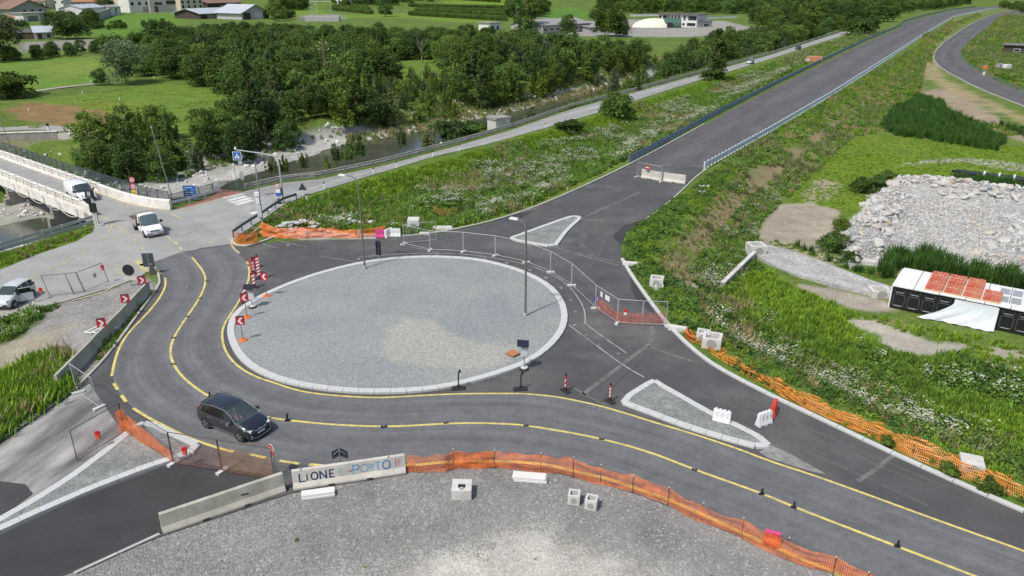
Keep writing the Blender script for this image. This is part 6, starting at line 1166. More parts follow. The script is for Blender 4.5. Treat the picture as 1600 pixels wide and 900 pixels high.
# ================================================================ STREET LAMPS, POLES, SIGNS
LPOLE = M('lamp_pole', (.13, .14, .11), .6, .1, 3); SIGNB = M('sign_back', (.035, .045, .06), .5, .1, 4); SRED = M('sign_red', (.45, .02, .04), .5, .05, 4); SWHT = M('sign_white', (.72, .72, .72), .5, .04, 4); SBLU = M('sign_blue', (.02, .12, .40), .5, .05, 4); SBLK = M('sign_black', (.015, .015, .017), .6, .05, 4); SYEL = M('sign_yellow', (.65, .5, .04), .5, .05, 4); POLE = M('sign_pole', (.30, .31, .32), .5, .1, 4, metal=.4)
def lamp(label, base, top_py, hx, hy):
    p = G(*base, .2); H_ = HZ(p, top_py) - p.z; o = thing('street_lamp', label, 'street lamp', p); e = G(hx, hy, p.z + H_ * .985); dx, dy = e.x - p.x, e.y - p.y; ln = math.hypot(dx, dy); ux, uy = dx / ln, dy / ln; ln = min(ln, 2.2); H2 = H_
    pts = [(0, 0, 0), (0, 0, H2 * .5), (0, 0, H2 * .9)] + [(ux * (1 - math.cos(t)) * .7, uy * (1 - math.cos(t)) * .7, H2 * .9 + math.sin(t) * H2 * .1) for t in np.linspace(.3, PI / 2, 6)] + [(ux * (ln - .5), uy * (ln - .5), H2 * 1.0)]
    MB().tube(pts, .085, 8, .045).build('pole', LPOLE, o); hd = math.atan2(uy, ux)
    hb = MB().box((0, 0, 0), (.75, .3, .13), 0, 0, 0, .8).build('lamp_head', M('lamp_head', (.62, .63, .65), .4), o, loc=(ux * ln, uy * ln, H2 * 1.0 + .02), rz=hd); MB().box((0, 0, -.08), (.5, .22, .04)).build('lens', M('lamp_lens', (.5, .52, .52), .2), hb)
    MB().disc((0, 0, .1), .16, .2, 12).build('base', CONC, o); return o
lamp('curved street lamp on the island near its far left rim', (570, 419), 277, 535, 276); lamp('curved street lamp on the right part of the island', (821, 493), 345, 803, 344)
def plate(mb_or, pts): return pts
def post(label, base, top_py, name='sign_post', cat='pole', r=.035, mat=POLE, lean=0, z=None): 
    p = G(*base) if z is None else T(*base); H_ = HZ(p, top_py) - p.z; o = thing(name, label, cat, p); MB().tube([(0, 0, -.1), (lean * H_, 0, H_)], r, 7).build('post', mat, o); return o, H_, p
def polysign(o, name, pts, z, mat, face=0, y=-.05, th=.02, loc=None):
    """flat plate facing local -y turned by face"""
    mb = MB(); n = len(pts); vs = [(x, y - th / 2, zz) for x, zz in pts] + [(x, y + th / 2, zz) for x, zz in pts]; mb.add(vs, [tuple(range(n)), tuple(range(n, 2 * n))[::-1]] + [(i, n + i, n + (i + 1) % n, (i + 1) % n) for i in range(n)]); return mb.build(name, mat, o, loc=loc or (0, 0, z), rz=face)
RECT = lambda w, h: [(-w / 2, -h / 2), (w / 2, -h / 2), (w / 2, h / 2), (-w / 2, h / 2)]
CIRC = lambda r, n=20: [(math.cos(2 * PI * k / n) * r, math.sin(2 * PI * k / n) * r) for k in range(n)]
TRI = lambda s: [(-s / 2, -s * .29), (s / 2, -s * .29), (0, s * .58)]
def chevron(label, centre, base, right, foot, face, s=.62):
    p = G(*base, .15 if foot else 0); zc = HZ(p, centre[1]) - p.z; o = thing('chevron_sign', label, 'road sign', p, face); MB().tube([(0, 0, 0), (0, 0, zc + .2)], .03, 7).build('post', LPOLE, o)
    b_ = polysign(o, 'sign_plate', RECT(s, s), zc, SRED, y=-.05); d = 1 if right else -1; q = s * .5
    w_ = polysign(b_, 'arrow', [(x * d, z) for x, z in ((-q * .62, -q * .8), (-q * .05, -q * .8), (q * .62, 0), (-q * .05, q * .8), (-q * .62, q * .8), (q * .05, 0))], 0, SWHT, y=-.064, th=.008); MB().box((0, -.04, s * .5 + .035), (s * .9, .05, .07)).build('edge', SIGNB, b_)
    if foot: MB().disc((0, 0, .04), .34, .1, 12, 'z', .3).disc((0, 0, .14), .1, .12, 10).build('rubber_foot', M('orange_rubber', (.62, .17, .05), .8, .1), o)
    return o
chevron('red chevron sign pointing left on the near left rim of the island', (376, 501), (380, 532), False, True, .15); chevron('red chevron sign pointing left beside the solar flasher', (376.5, 465), (386, 496), False, True, .25); chevron('red chevron sign pointing left beside the tall striped marker', (410, 432), (417, 463), False, True, -.25)
chevron('red chevron sign pointing right at the junction end of the long barrier', (219, 437.5), (226.5, 461.5), True, False, .3); chevron('red chevron sign pointing right above the middle of the long barrier', (193, 466.5), (201, 493), True, False, .3); chevron('red chevron sign pointing right beside the white scrap frames', (157.5, 504.5), (164, 530), True, False, .3)
def striped(label, base, top, w=.22, panel=True, mat2=SWHT, foot=True, rz=0):
    p = G(*base); H_ = HZ(p, top) - p.z; o = thing('striped_marker', label, 'traffic marker', p, rz); MB().box((0, 0, .3 + (H_ - .3) / 2), (w, .05, H_ - .3)).build('board', SRED, o); n = max(2, int((H_ - .3) / .3))
    for k in range(n):
        z = .32 + (H_ - .5) * k / n; polysign(o, 'stripe', [(-w / 2 + .01, z + .0), (w / 2 - .01, z + .14), (w / 2 - .01, z + .28), (-w / 2 + .01, z + .14)], 0, SWHT, y=-.03, th=.008)
    MB().disc((0, 0, H_ + .04), .07, .1, 10).build('cap', SBLK, o); MB().box((0, 0, .06), (.75, .36, .12), 0, 0, 0, .8).box((0, 0, .2), (.16, .12, .2)).build('rubber_foot', M('black_rubber', (.022, .022, .024), .85, .15), o); return o
striped('tall red and white striped marker at the left rim of the island', (405.5, 436), 399, .3, rz=.1); striped('red and white striped marker just behind the solar flasher', (398, 449.5), 425, .26, rz=-.15); striped('red and white striped marker beside the left chevron', (385, 474), 447, .26, rz=-.2); striped('striped marker at the far side of the tall one', (397, 428), 405, .22, rz=.3)
o = thing('plastic_drum', 'red plastic warning drum behind the tall striped marker', 'drum', G(397, 419)); MB().disc((0, 0, .5), .3, 1.0, 16, 'z', .26).build('shell', M('red_plastic', (.5, .05, .06), .5, .08), o); MB().disc((0, 0, 1.02), .2, .06, 14).build('lid', BLACKP, o)
striped('slim red and white marker in the closed lane left of the splitter', (883.5, 612), 586, .13, rz=-.9); striped('slim red and white marker beside the corner of the splitter island', (953, 628), 601, .13, rz=-.9)
for lb, q, tp in (('black bare marker post standing at the island kerb', (716.5, 608), 580), ('black bare marker post in front of the solar flasher', (813.5, 609), 583)):
    p = G(*q); H_ = HZ(p, tp); o = thing('marker_post', lb, 'traffic marker', p, .1); MB().tube([(0, 0, .1), (.02, 0, H_ * .85), (.1, 0, H_)], .045, 7).build('post', SBLK, o); MB().box((.1, 0, H_), (.16, .05, .16)).build('bracket', SBLK, o); MB().box((0, 0, .07), (.95, .42, .14), 0, 0, 0, .8).box((0, 0, .2), (.2, .16, .14)).build('rubber_foot', MATS['black_rubber'], o)
PV = M('solar_cell', (.02, .022, .045), .25, .1, 8)
def flasher(label, base, box_px, panel_px, rz):
    p = G(*base, .1 if base[1] < 500 else 0); z1 = HZ(p, box_px) - p.z; z2 = HZ(p, panel_px) - p.z; o = thing('solar_flasher', label, 'warning light', p, rz); MB().tube([(0, 0, .05), (0, 0, z2)], .035, 7).build('post', POLE, o); MB().box((0, -.02, z1), (.42, .22, .62)).build('battery_box', M('white_box', (.62, .63, .63), .5), o)
    pn = MB().box((0, 0, 0), (.78, .55, .04)).build('solar_panel', SBLK, o, loc=(-.1, -.05, z2 + .05)); pn.rotation_euler = (.5, .1, -.2); cl = MB()
    for a in range(4):
        for c in range(3): cl.box((-.28 + a * .187, -.17 + c * .17, .024), (.17, .155, .008))
    cl.build('solar_cells', PV, pn); MB().disc((0, 0, .07), .34, .16, 18, 'z', .26).build('base', MATS['black_rubber'], o); MB().disc((0, 0, .17), .24, .05, 16).build('base_ring', CONCW, o)
flasher('solar powered flasher with white box on the left rim of the island', (395, 481), 462, 449, .2); flasher('solar powered flasher with white box at the right kerb of the island', (819, 577.5), 549, 537, .2)
# blue keep-side board pair on the island edge, dark sign backs
o, H_, p = post('pair of dark narrow sign boards seen edge on at the far island rim', (592.5, 408), 378); o.rotation_euler.z = 1.0
for x in (-.22, .22): polysign(o, 'sign_board', RECT(.36, 1.35), H_ - .6, SIGNB if x < 0 else M('sign_navy', (.02, .04, .09), .5), y=x * .7)
o, H_, p = post('dark sign back on a post behind the graffiti barrier', (533, 733), 700); o.rotation_euler.z = .05
for s in (-1, 1): polysign(o, 'sign_plate', [(-.0 * s, .3), (.42 * s, .05), (.42 * s, -.42), (.0 * s, -.2)][::s], H_ - .3, SIGNB, y=.04)
MB().tube([(-.3, -.01, H_ - .4), (0, -.01, H_ - .12), (.3, -.01, H_ - .4)], .02, 5).build('bracket', POLE, o)
# stop sign seen slanting
o, H_, p = post('red and white stop sign turned sideways at the end of the wire fence', (431.5, 744), 694); o.rotation_euler.z = R(-48)
oc = [(math.cos(PI / 8 + k * PI / 4) * .36, math.sin(PI / 8 + k * PI / 4) * .36) for k in range(8)]; sg = polysign(o, 'sign_plate', oc, H_ - .34, SWHT); polysign(sg, 'red_field', [(x * .93, z * .93) for x, z in oc], 0, SRED, y=-.063, th=.006)
# ---------------- lettering made of strokes
def arc(cx, cz, rx, rz_, a0, a1, n=12): return [(cx + math.cos(a0 + (a1 - a0) * k / n) * rx, cz + math.sin(a0 + (a1 - a0) * k / n) * rz_) for k in range(n + 1)]
FONT = {'L': [[(0, 1), (0, 0), (.6, 0)]], 'I': [[(.1, 1), (.1, 0)]], 'O': [arc(.4, .5, .4, .5, 0, 2 * PI, 18)], 'N': [[(0, 0), (0, 1), (.65, 0), (.65, 1)]], 'E': [[(.55, 1), (0, 1), (0, 0), (.55, 0)], [(0, .5), (.45, .5)]], 'P': [[(0, 0), (0, 1), (.35, 1)], arc(.35, .74, .25, .26, PI / 2, -PI / 2, 8) + [(0, .48)]], 'R': [[(0, 0), (0, 1), (.35, 1)], arc(.35, .74, .25, .26, PI / 2, -PI / 2, 8) + [(0, .48)], [(.25, .48), (.6, 0)]], 'T': [[(0, 1), (.7, 1)], [(.35, 1), (.35, 0)]], 'F': [[(.5, 1), (0, 1), (0, 0)], [(0, .5), (.4, .5)]], '-': [[(0, .5), (.5, .5)]], 'S': [arc(.3, .75, .28, .25, .6, PI * 1.5, 9) + arc(.3, .25, .28, .25, PI / 2, -PI * .8, 9)]}
def letter(mb, ch, x, z, w, h, sw, f):
    for st in FONT[ch]:
        P = [(x + a * w, z + b_ * h) for a, b_ in st]
        for (a, b_), (c, d) in zip(P[:-1], P[1:]):
            l = math.hypot(c - a, d - b_); 
            if l < 1e-4: continue
            ux, uz = (c - a) / l, (d - b_) / l; px_, pz_ = -uz * sw / 2, ux * sw / 2; e = sw * .35
            q = [(a - ux * e - px_, b_ - uz * e - pz_), (c + ux * e - px_, d + uz * e - pz_), (c + ux * e + px_, d + uz * e + pz_), (a - ux * e + px_, b_ - uz * e + pz_)]; mb.add([f(*k) for k in q], [(0, 1, 2, 3)])
mb = MB()
for k, ch in enumerate('STOP'): letter(mb, ch, -.27 + k * .145, -.1, .15, .2, .035, lambda x, z: (x, -.068, z))
mb.build('lettering', SWHT, sg)
# crossing portal, lights and the small signs at the junction
p = G(443, 317); H_ = HZ(p, 240); o = thing('sign_gantry', 'tall grey cantilever pole carrying the blue pedestrian crossing sign', 'sign gantry', p); e = G(368, 234, H_ + .15); dx, dy = e.x - p.x, e.y - p.y; ln = math.hypot(dx, dy); ux, uy = dx / ln, dy / ln
MB().tube([(0, 0, 0), (0, 0, H_ * .5), (0, 0, H_ * .8)] + [(ux * 1.2 * (1 - math.cos(t)), uy * 1.2 * (1 - math.cos(t)), H_ * .8 + (H_ * .17) * math.sin(t)) for t in np.linspace(.25, PI / 2, 6)] + [(ux * ln * .6, uy * ln * .6, H_), (dx, dy, H_ + .15)], .1, 8, .06).build('pole', M('gantry_grey', (.38, .40, .41), .5, .08, 3), o)
sg = polysign(o, 'crossing_sign', RECT(1.0, 1.0), 0, SWHT, loc=(dx * .98, dy * .98, H_ - .55)); bl2 = polysign(sg, 'blue_field', RECT(.88, .88), 0, SBLU, y=-.064, th=.006); polysign(bl2, 'white_triangle', TRI(.66), -.08, SWHT, y=-.07, th=.006); 
mb = MB(); mb.disc((.02, -.078, .1), .035, .008, 8, 'y'); 
for q in (((0, .05), (-.01, -.08)), ((-.01, -.08), (-.1, -.2)), ((-.01, -.08), (.09, -.2)), ((0, .02), (-.1, -.06)), ((0, .02), (.1, -.05))): mb.tube([(q[0][0], -.078, q[0][1] - .03), (q[1][0], -.078, q[1][1] - .03)], .014, 4)
mb.build('walker_symbol', SBLK, sg); MB().disc((dx, dy, H_ + .35), .16, .3, 12, 'z', .1).build('beacon', M('beacon_white', (.6, .6, .6), .4), o); MB().box((dx * .93, dy * .93, H_ - 1.35), (.4, .06, .4)).build('lower_plate', M('pale_blue_plate', (.35, .42, .55), .5), o)
o, H_, p = post('grey pole with a white traffic camera and box at the kerb nose', (411, 351), 253, 'camera_pole', 'pole', .07, POLE); MB().box((-.2, -.1, H_ * .5), (.5, .35, .4)).build('camera', SWHT, o); MB().box((-.18, -.08, H_ * .4), (.4, .4, .6)).build('camera_housing', SWHT, o); MB().box((-.12, -.15, H_ * .22), (.45, .35, 1.1)).build('control_box', M('pale_box', (.5, .53, .56), .5), o)
o, H_, p = post('small sign post with red ringed limit sign and blue plate by the gantry', (437, 318), 286); ri = polysign(o, 'limit_sign', CIRC(.3), H_ - .3, SRED, y=-.06); fi = polysign(ri, 'white_field', CIRC(.22), 0, SWHT, y=-.074, th=.006)
mb = MB(); [letter(mb, ch, x, -.1, .16, .2, .03, lambda a, z: (a, -.082, z)) for ch, x in (('I', -.1), ('O', -.02))]; mb.build('figures', SBLK, ri); polysign(o, 'white_plate', RECT(.5, .45), H_ - .95, SWHT, y=-.06); polysign(o, 'blue_plate', RECT(.6, .42), H_ - 1.35, SBLU, y=-.065); MB().box((.4, 0, H_ - 1.0), (.3, .05, .8)).build('dark_plate', SIGNB, o); MB().box((-.05, -.05, .3), (.5, .35, .6), 0, 0, 0, .5).build('base', SBLK, o)
o, H_, p = post('dark back of a triangular give way sign on a white stub by the pale road', (474, 305), 286); polysign(o, 'sign_plate', TRI(1.05), H_ - .55, SIGNB); MB().disc((0, 0, .3), .09, .6, 8).build('stub', SWHT, o)
o, H_, p = post('two round limit signs above a yellow plate behind the bridge parapet', (213, 316), 276); 
for k in range(2): ri = polysign(o, 'limit_sign', CIRC(.36), H_ - .36 - k * .8, SRED, y=-.06); polysign(ri, 'white_field', CIRC(.26), 0, M('dull_white', (.55, .45, .45), .6), y=-.074, th=.006); mb = MB(); letter(mb, '-', -.08, -.12, .32, .24, .06, lambda a, z: (a, -.082, z)); mb.build('symbol', SBLK, ri)
polysign(o, 'yellow_plate', RECT(.62, .85), H_ - 2.0, SYEL, y=-.06); mb = MB(); [letter(mb, '-', -.2, z, .8, .1, .04, lambda a, zz: (a, -.076, zz)) for z in (H_ - 1.9, H_ - 2.1, H_ - 2.3)]; mb.build('text_lines', SBLK, o)
o, H_, p = post('stack of three blue direction boards behind the short guard rail', (299, 314), 289); 
for k in range(3): polysign(o, 'direction_board', RECT(1.5, .5), H_ - .3 - k * .56, SBLU, y=-.06); mb = MB(); letter(mb, '-', -.55, -.05 + H_ - .3 - k * .56, 1.8, .1, .06, lambda a, z: (a, -.078, z)); mb.build('text_line', SWHT, o)
o, H_, p = post('grey oval sign back on a post at the river railing', (381, 297), 268); polysign(o, 'sign_plate', [(x * .8, z * 1.7) for x, z in CIRC(.36)], H_ - .5, M('grey_back', (.35, .37, .38), .5), y=-.05)
o, H_, p = post('thin grey pole with a small white lantern at the river railing', (371, 299), 261, 'light_pole', 'pole'); MB().box((-.15, 0, H_ * .62), (.3, .2, .5)).build('lantern', SWHT, o); MB().box((.05, 0, H_ * .3), (.4, .2, .9)).build('meter_box', M('meter_grey', (.22, .24, .23), .6), o)
o, H_, p = post('small white info plate on a post along the green railing', (340, 306), 283); polysign(o, 'plate', RECT(.35, .5), H_ - .3, M('grey_back', (.35, .37, .38), .5))
for lb, q, tp, ln_ in (('long leaning grey mast beside the river pebbles', (270, 313), 200, -.13), ('thin leaning mast at the far end of the bridge', (17, 232), 172, -.12)): o, H_, p = post(lb, q, tp, 'mast', 'pole', .06, M('mast', (.24, .23, .19), .8, .1, 2), ln_ * .9); MB().box((ln_ * .9 * H_, 0, H_ + .1), (.2, .2, .3)).build('tip', POLE, o)
up = T(512, 150); H_ = HZ(up, 64) - up.z; o = thing('utility_pole', 'brown wooden utility pole with two cross arms in front of the wood', 'utility pole', up); MB().tube([(0, 0, -.5), (0, 0, H_)], .26, 8, .17).build('post', M('pole_wood', (.16, .11, .08), .9, .2, 3), o)
for z, w in ((H_ - .5, 1.6), (H_ - 1.9, 2.4)):
    ca_ = MB().box((0, 0, z), (w, .16, .14)).build('cross_arm', MATS['pole_wood'], o)
    for x in (-w / 2 + .1, w / 2 - .1): MB().disc((x, 0, z + .2), .08, .3, 8, 'z', .05).build('insulator', SWHT, ca_)
MB().box((.1, 0, H_ * .62), (.6, .1, .5)).build('bracket', POLE, o)
# traffic light at the bridge mouth
p = G(150, 352); o = thing('traffic_signal', 'black traffic signal with a dark board on a pale stand at the bridge end', 'traffic light', p); MB().box((0, 0, .75), (.22, .2, 1.5)).box((.25, 0, .75), (.16, .2, 1.5)).build('stand', CONCW, o); MB().tube([(-.1, 0, .3), (-.2, 0, 3.2)], .05, 6).build('post', POLE, o); MB().box((.1, -.05, 1.95), (.62, .3, .95)).build('signal_back', SBLK, o); MB().disc((-.2, -.1, 2.7), .33, .15, 16, 'y').build('signal_head', SBLK, o); MB().disc((.2, -.1, 2.7), .2, .12, 12, 'y').build('mirror', M('mirror_grey', (.35, .37, .4), .15), o); br = MB().box((.05, -.06, 3.45), (.95, .06, .8)).build('backing_board', SBLK, o); polysign(br, 'pale_mark', RECT(.35, .5), 3.45, M('grey_back', (.35, .37, .38), .5), y=-.12); MB().disc((.55, 0, .06), .3, .12, 10).build('base', CONC, o)
o, H_, p = post('dark rectangular sign back on a green post at the end of the long barrier', (236, 428), 395); o.rotation_euler.z = .12; polysign(o, 'sign_plate', RECT(.95, 1.25), H_ - .65, M('sign_slate', (.05, .07, .085), .5, .1), y=-.05); polysign(o, 'rib', RECT(.05, 1.2), H_ - .65, POLE, y=-.07); MB().box((.15, 0, .5), (.5, .5, 1.0), .3, .2, 0, .6).build('base_rubble', M('dark_rubble', (.14, .14, .13), .95, .3, 3), o)
o, H_, p = post('round black sign back with a white plate below beside the barrier end', (206, 447), 413); polysign(o, 'round_plate', CIRC(.5, 24), H_ - .5, SBLK, y=-.05); polysign(o, 'white_plate', RECT(1.1, .3), H_ - 1.25, CONCW, y=-.05)
# white edge posts along the roads
EP = [(507, 296), (584, 273), (620, 263), (676, 246), (718, 236), (852, 201), (1047, 140), (480, 316), (30, 137), (143, 129), (241, 123), (295, 131), (355, 142), (45, 173), (129, 146), (187, 156)]
pm = None
for k, q in enumerate(EP):
    p = T(*q); p.z = max(p.z, 0) if k < 8 else p.z
    if pm is None: pm = thing('edge_post', 'white edge post with a black band beside the pale road', 'edge post', p, 0, 'white edge posts'); MB().box((0, 0, .45), (.14, .1, .9)).build('post', SWHT, pm); MB().box((0, 0, .8), (.15, .11, .2)).build('band', SBLK, pm)
    else: dup(pm, None, p, 0, None if k < 8 else 'white marker post standing in the meadow beyond the river', None if k < 8 else 'white posts in the meadow')
for k, (q, lb) in enumerate((((78, 213), 'white post with dark top on the far bank, left of two'), ((110, 216), 'white post with dark top on the far bank, right of two'), ((130, 214), 'short dark post on the far bank beside the thicket'))): d_ = dup(pm, None, T(*q), 0, lb, 'posts on the far bank'); d_.scale = (2.2, 2.2, 2.4)
# black lane pins on the yellow centre line
pin = None
for k, q in enumerate(((449.5, 657), (600, 667), (697, 661), (822, 665), (940, 686), (1085, 734), (1190, 772), (1240, 793), (1402, 854), (328, 620), (323, 439), (313, 466), (292.5, 495), (271.5, 528), (271, 569))):
    p = G(*q, .018); up_ = k in (0, 7, 8, 9, 6)
    if k in (0, 1): 
        pn_ = thing('lane_pin', 'black upright lane pin on the yellow centre line' if up_ else 'flat dark base of a lane pin on the yellow centre line', 'lane marker', p, .3, 'upright lane pins' if up_ else 'flat lane pin bases'); MB().box((0, 0, .025), (.34, .2, .05)).build('base', SBLK, pn_)
        if up_: MB().box((0, 0, .25), (.12, .04, .42), 0, 0, .15).build('fin', SBLK, pn_); pin = pn_
        else: pinf = pn_; MB().box((0, 0, .055), (.1, .1, .02)).build('clip', POLE, pn_)
    else: dup(pin if up_ else pinf, None, p, random.uniform(-.5, .5)).scale = (.8, .8, .75)
# ================================================================ BARRIERS
JPROF = [(-.31, 0), (.31, 0), (.31, .1), (.16, .34), (.11, 1.0), (-.11, 1.0), (-.16, .34), (-.31, .1)]
def jersey(label, a, b_, mat, along=None, h=1.0, off_=.31, extra=0):
    """a, b: pixels of the near bottom edge, left to right"""
    A_ = G(*a); B_ = G(*b_); hd = heading(A_, B_); ln = (B_ - A_).length; nn = Vector((-math.sin(hd), math.cos(hd), 0)); o = thing('concrete_barrier', label, 'barrier', A_ + nn * off_, hd); pf = [(y, z * h) for y, z in JPROF]; g = .05
    MB().sweep([(g, 0, .02), (ln - g, 0, .02)], pf).build('block', mat, o); nt_ = MB()
    for k in range(2, int(ln / 1.5) + 1):
        nt_.box((ln * (k - 1) / int(ln / 1.5), -.29, .06), (.3, .12, .09))
    nt_.build('foot_slots', M('slot_shadow', (.05, .05, .048), .9), o); return o, ln
JC = M('barrier_concrete', (.44, .42, .355), .9, .14, 1.6, bump=.15, c2=(.35, .335, .28), s2=.7); JCW = M('barrier_pale', (.56, .535, .48), .9, .12, 1.4, bump=.15, c2=(.46, .44, .395), s2=.6); JCG = M('barrier_mossy', (.42, .41, .35), .9, .18, 1.2, bump=.2, c2=(.30, .30, .235), s2=.6)
o, ln = jersey('plain grey concrete barrier at the left of the graffiti barrier', (254, 837), (449, 769), JC); MB().box((ln * .66, -.15, .62), (.35, .03, .07), 0, 0, .1).build('stain', M('slot_shadow', (.05, .05, .048)), o)
o, ln = jersey('pale concrete barrier with blue graffiti lettering', (457, 767.5), (636, 740.5), JCW); fc = lambda x, z: (x, -.161 + (z - .36) * .0758 - .006, z)
NAV = M('navy_spray', (.015, .03, .12), .8, .15, 6); LBL = M('blue_spray', (.08, .30, .58), .8, .2, 5, c2=(.2, .4, .6), s2=4); FAINT = M('faint_spray', (.36, .46, .54), .85, .15, 6); MAR = M('maroon_spray', (.22, .1, .1), .8, .2, 5); PNK = M('red_spray', (.55, .22, .2), .8, .2, 5)
sx = lambda q: (q - 85) / 1345 * ln
def spray(chars, mat, nm='graffiti'):
    mb = MB()
    for ch, x, z, w, h, sw in chars: letter(mb, ch, sx(x), z, w, h, sw, fc)
    mb.build(nm, mat, o)
spray([('L', 178, .38, .45, .44, .075), ('I', 258, .42, .3, .34, .06), ('O', 313, .40, .40, .42, .07), ('N', 415, .40, .46, .42, .075), ('E', 527, .40, .36, .42, .07)], NAV); spray([('E', 640, .44, .3, .34, .05), ('L', 205, .42, .3, .4, .03)], FAINT); spray([('P', 800, .38, .5, .50, .07), ('T', 1055, .44, .45, .42, .06), ('O', 1150, .40, .48, .5, .08)], LBL); spray([('O', 888, .42, .46, .44, .05), ('R', 995, .46, .3, .34, .04)], M('pale_blue_spray', (.2, .42, .62), .8, .2, 5)); spray([('-', 750, .44, .34, .3, .06), ('I', 1300, .46, .3, .42, .04)], MAR); spray([('F', 1338, .52, .24, .32, .06)], PNK)
for k, x in enumerate((.5, ln - .9)): MB().tube([(x, -.1, .98), (x, -.1, 1.08), (x, .1, 1.08), (x, .1, .98)], .02, 5).build('lifting_loop', POLE, o)
rA, rB = G(97, 609), G(240, 457); L_ = (rB - rA).length; nseg = max(2, round(L_ / 5.2)); hd = heading(rA, rB)
names = ['nearest mossy block of the long left barrier beside the tall grass', 'second mossy block of the long left barrier below the scrap frames', 'third mossy block of the long left barrier between two chevrons', 'farthest mossy block of the long left barrier at the junction', 'last short block of the long left barrier']
for i in range(nseg):
    a = rA.lerp(rB, i / nseg); b_ = rA.lerp(rB, (i + 1) / nseg); nn = Vector((-math.sin(hd), math.cos(hd), 0)); o = thing('concrete_barrier', names[i], 'barrier', a + nn * .25, hd + random.uniform(-.012, .012)); ln = (b_ - a).length; MB().sweep([(.05, 0, 0), (ln - .06, 0, 0)], [(y * .8, z * 1.02) for y, z in JPROF]).build('block', JCG, o); MB().box((ln - .02, 0, .5), (.05, .1, .9)).build('joint', M('slot_shadow', (.05, .05, .048)), o)
jersey('pale concrete barrier with the no entry sign across the closed road', (1000.5, 278), (1033.5, 283.5), JCW, h=1.1); jersey('pale concrete barrier nearer the right edge of the closed road', (1034.5, 283.5), (1070.5, 288), JCW, h=1.1)
# plastic water barriers
def water_barrier(label, base, rz, mat, l=1.0, h=.8):
    o = thing('plastic_barrier', label, 'barrier', base, rz); w = .4; mb = MB(); mb.sweep([(-l / 2, 0, 0), (-l / 2 + .01, 0, 0), (l / 2 - .01, 0, 0), (l / 2, 0, 0)], [(-w / 2, 0), (w / 2, 0), (w / 2, .12), (w * .3, .4), (w * .24, h), (-w * .24, h), (-w * .3, .4), (-w / 2, .12)]); mb.build('shell', mat, o)
    cr = MB()
    for k in range(4): cr.box((-l * .36 + k * l * .24, 0, h + .03), (l * .13, w * .4, .08))
    for k in range(3):
        for s in (1, -1): cr.box((-l * .3 + k * l * .3, s * w * .30, .5), (.08, .05, .45))
    cr.build('ribs', mat, o); fs = MB()
    for k in (-1, 1): fs.box((k * l * .25, 0, .03), (.16, w * 1.06, .07))
    fs.build('fork_slots', M('slot_shadow', (.05, .05, .048)), o); return o
PLW_ = M('white_plastic', (.72, .72, .72), .5, .05, 2); PLR = M('red_barrier_plastic', (.58, .07, .045), .45, .1, 3); PLP = M('pink_plastic', (.62, .07, .25), .45, .08, 3)
water_barrier('white plastic barrier standing on the splitter island kerb', G(1127, 660), R(-28), PLW_); water_barrier('white plastic barrier standing beside the red one in the closed lane', G(1193, 663), R(28), PLW_); water_barrier('red plastic barrier at the right kerb', G(1208, 647), R(62), PLR); water_barrier('pink plastic barrier at the end of the orange netting', G(595, 371), R(2), PLP); water_barrier('white plastic barrier tilted beside the pink one', G(607.5, 370), R(55), PLW_); water_barrier('white plastic barrier right of the tilted one', G(618.5, 369.5), R(-3), PLW_)
water_barrier('red and pink plastic barrier behind the front netting', G(1205, 851), R(-26), PLR, .72, .62); q = MB().box((0, 0, .7), (.66, .2, .05)).build('pink_cap', PLP, bpy.data.objects['plastic_barrier.006'])
# concrete chambers and slabs
def chamber(label, p, s, h, rz=0, mat=CONCW, hole=True, front=True, lidded=False):
    o = thing('concrete_chamber', label, 'concrete block', p, rz); t_ = s * .16; mb = MB(); 
    for x, y, dx, dy in ((0, -s / 2 + t_ / 2, s, t_), (0, s / 2 - t_ / 2, s, t_), (-s / 2 + t_ / 2, 0, t_, s - 2 * t_), (s / 2 - t_ / 2, 0, t_, s - 2 * t_)): mb.box((x, y, h / 2), (dx, dy, h))
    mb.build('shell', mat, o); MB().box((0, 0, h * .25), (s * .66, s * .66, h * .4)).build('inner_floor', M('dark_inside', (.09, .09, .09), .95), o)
    if lidded: MB().box((0, s * .02, h + .03), (s * .98, s * .96, .06)).box((0, 0, h + .07), (s * .4, s * .4, .03)).build('lid', mat, o)
    if front: 
        for k in range(1): MB().disc((0, -s / 2 - .004, h * .5), s * .27, .02, 18, 'y').build('knock_out', M('ring_grey', (.42, .42, .40), .9), o)
    return o
ch = chamber('pale concrete chamber with a square and a round hole in the foreground gravel', G(722, 772), .98, .5, 0, front=False); sl_ = ch; MB().box((0, .3, .533), (.99, .38, .06)).box((0, -.36, .533), (.99, .26, .06)).box((-.34, -.06, .533), (.31, .339, .06)).box((.34, -.06, .533), (.31, .339, .06)).build('cover', CONCW, sl_); MB().disc((0, -.3, .57), .13, .03, 16).build('round_hole', M('ring_grey', (.3, .3, .29), .9), sl_)
chamber('left one of two open concrete chambers on the gravel', G(897, 784), .58, .55, -.18); chamber('right one of two open concrete chambers on the gravel', G(924, 792), .58, .55, -.3); chamber('double concrete chamber half behind the orange netting', G(1112, 540), 1.3, .8, -.35); chamber('small concrete chamber on the left of the double one', G(1098, 531), .9, .7, -.35)
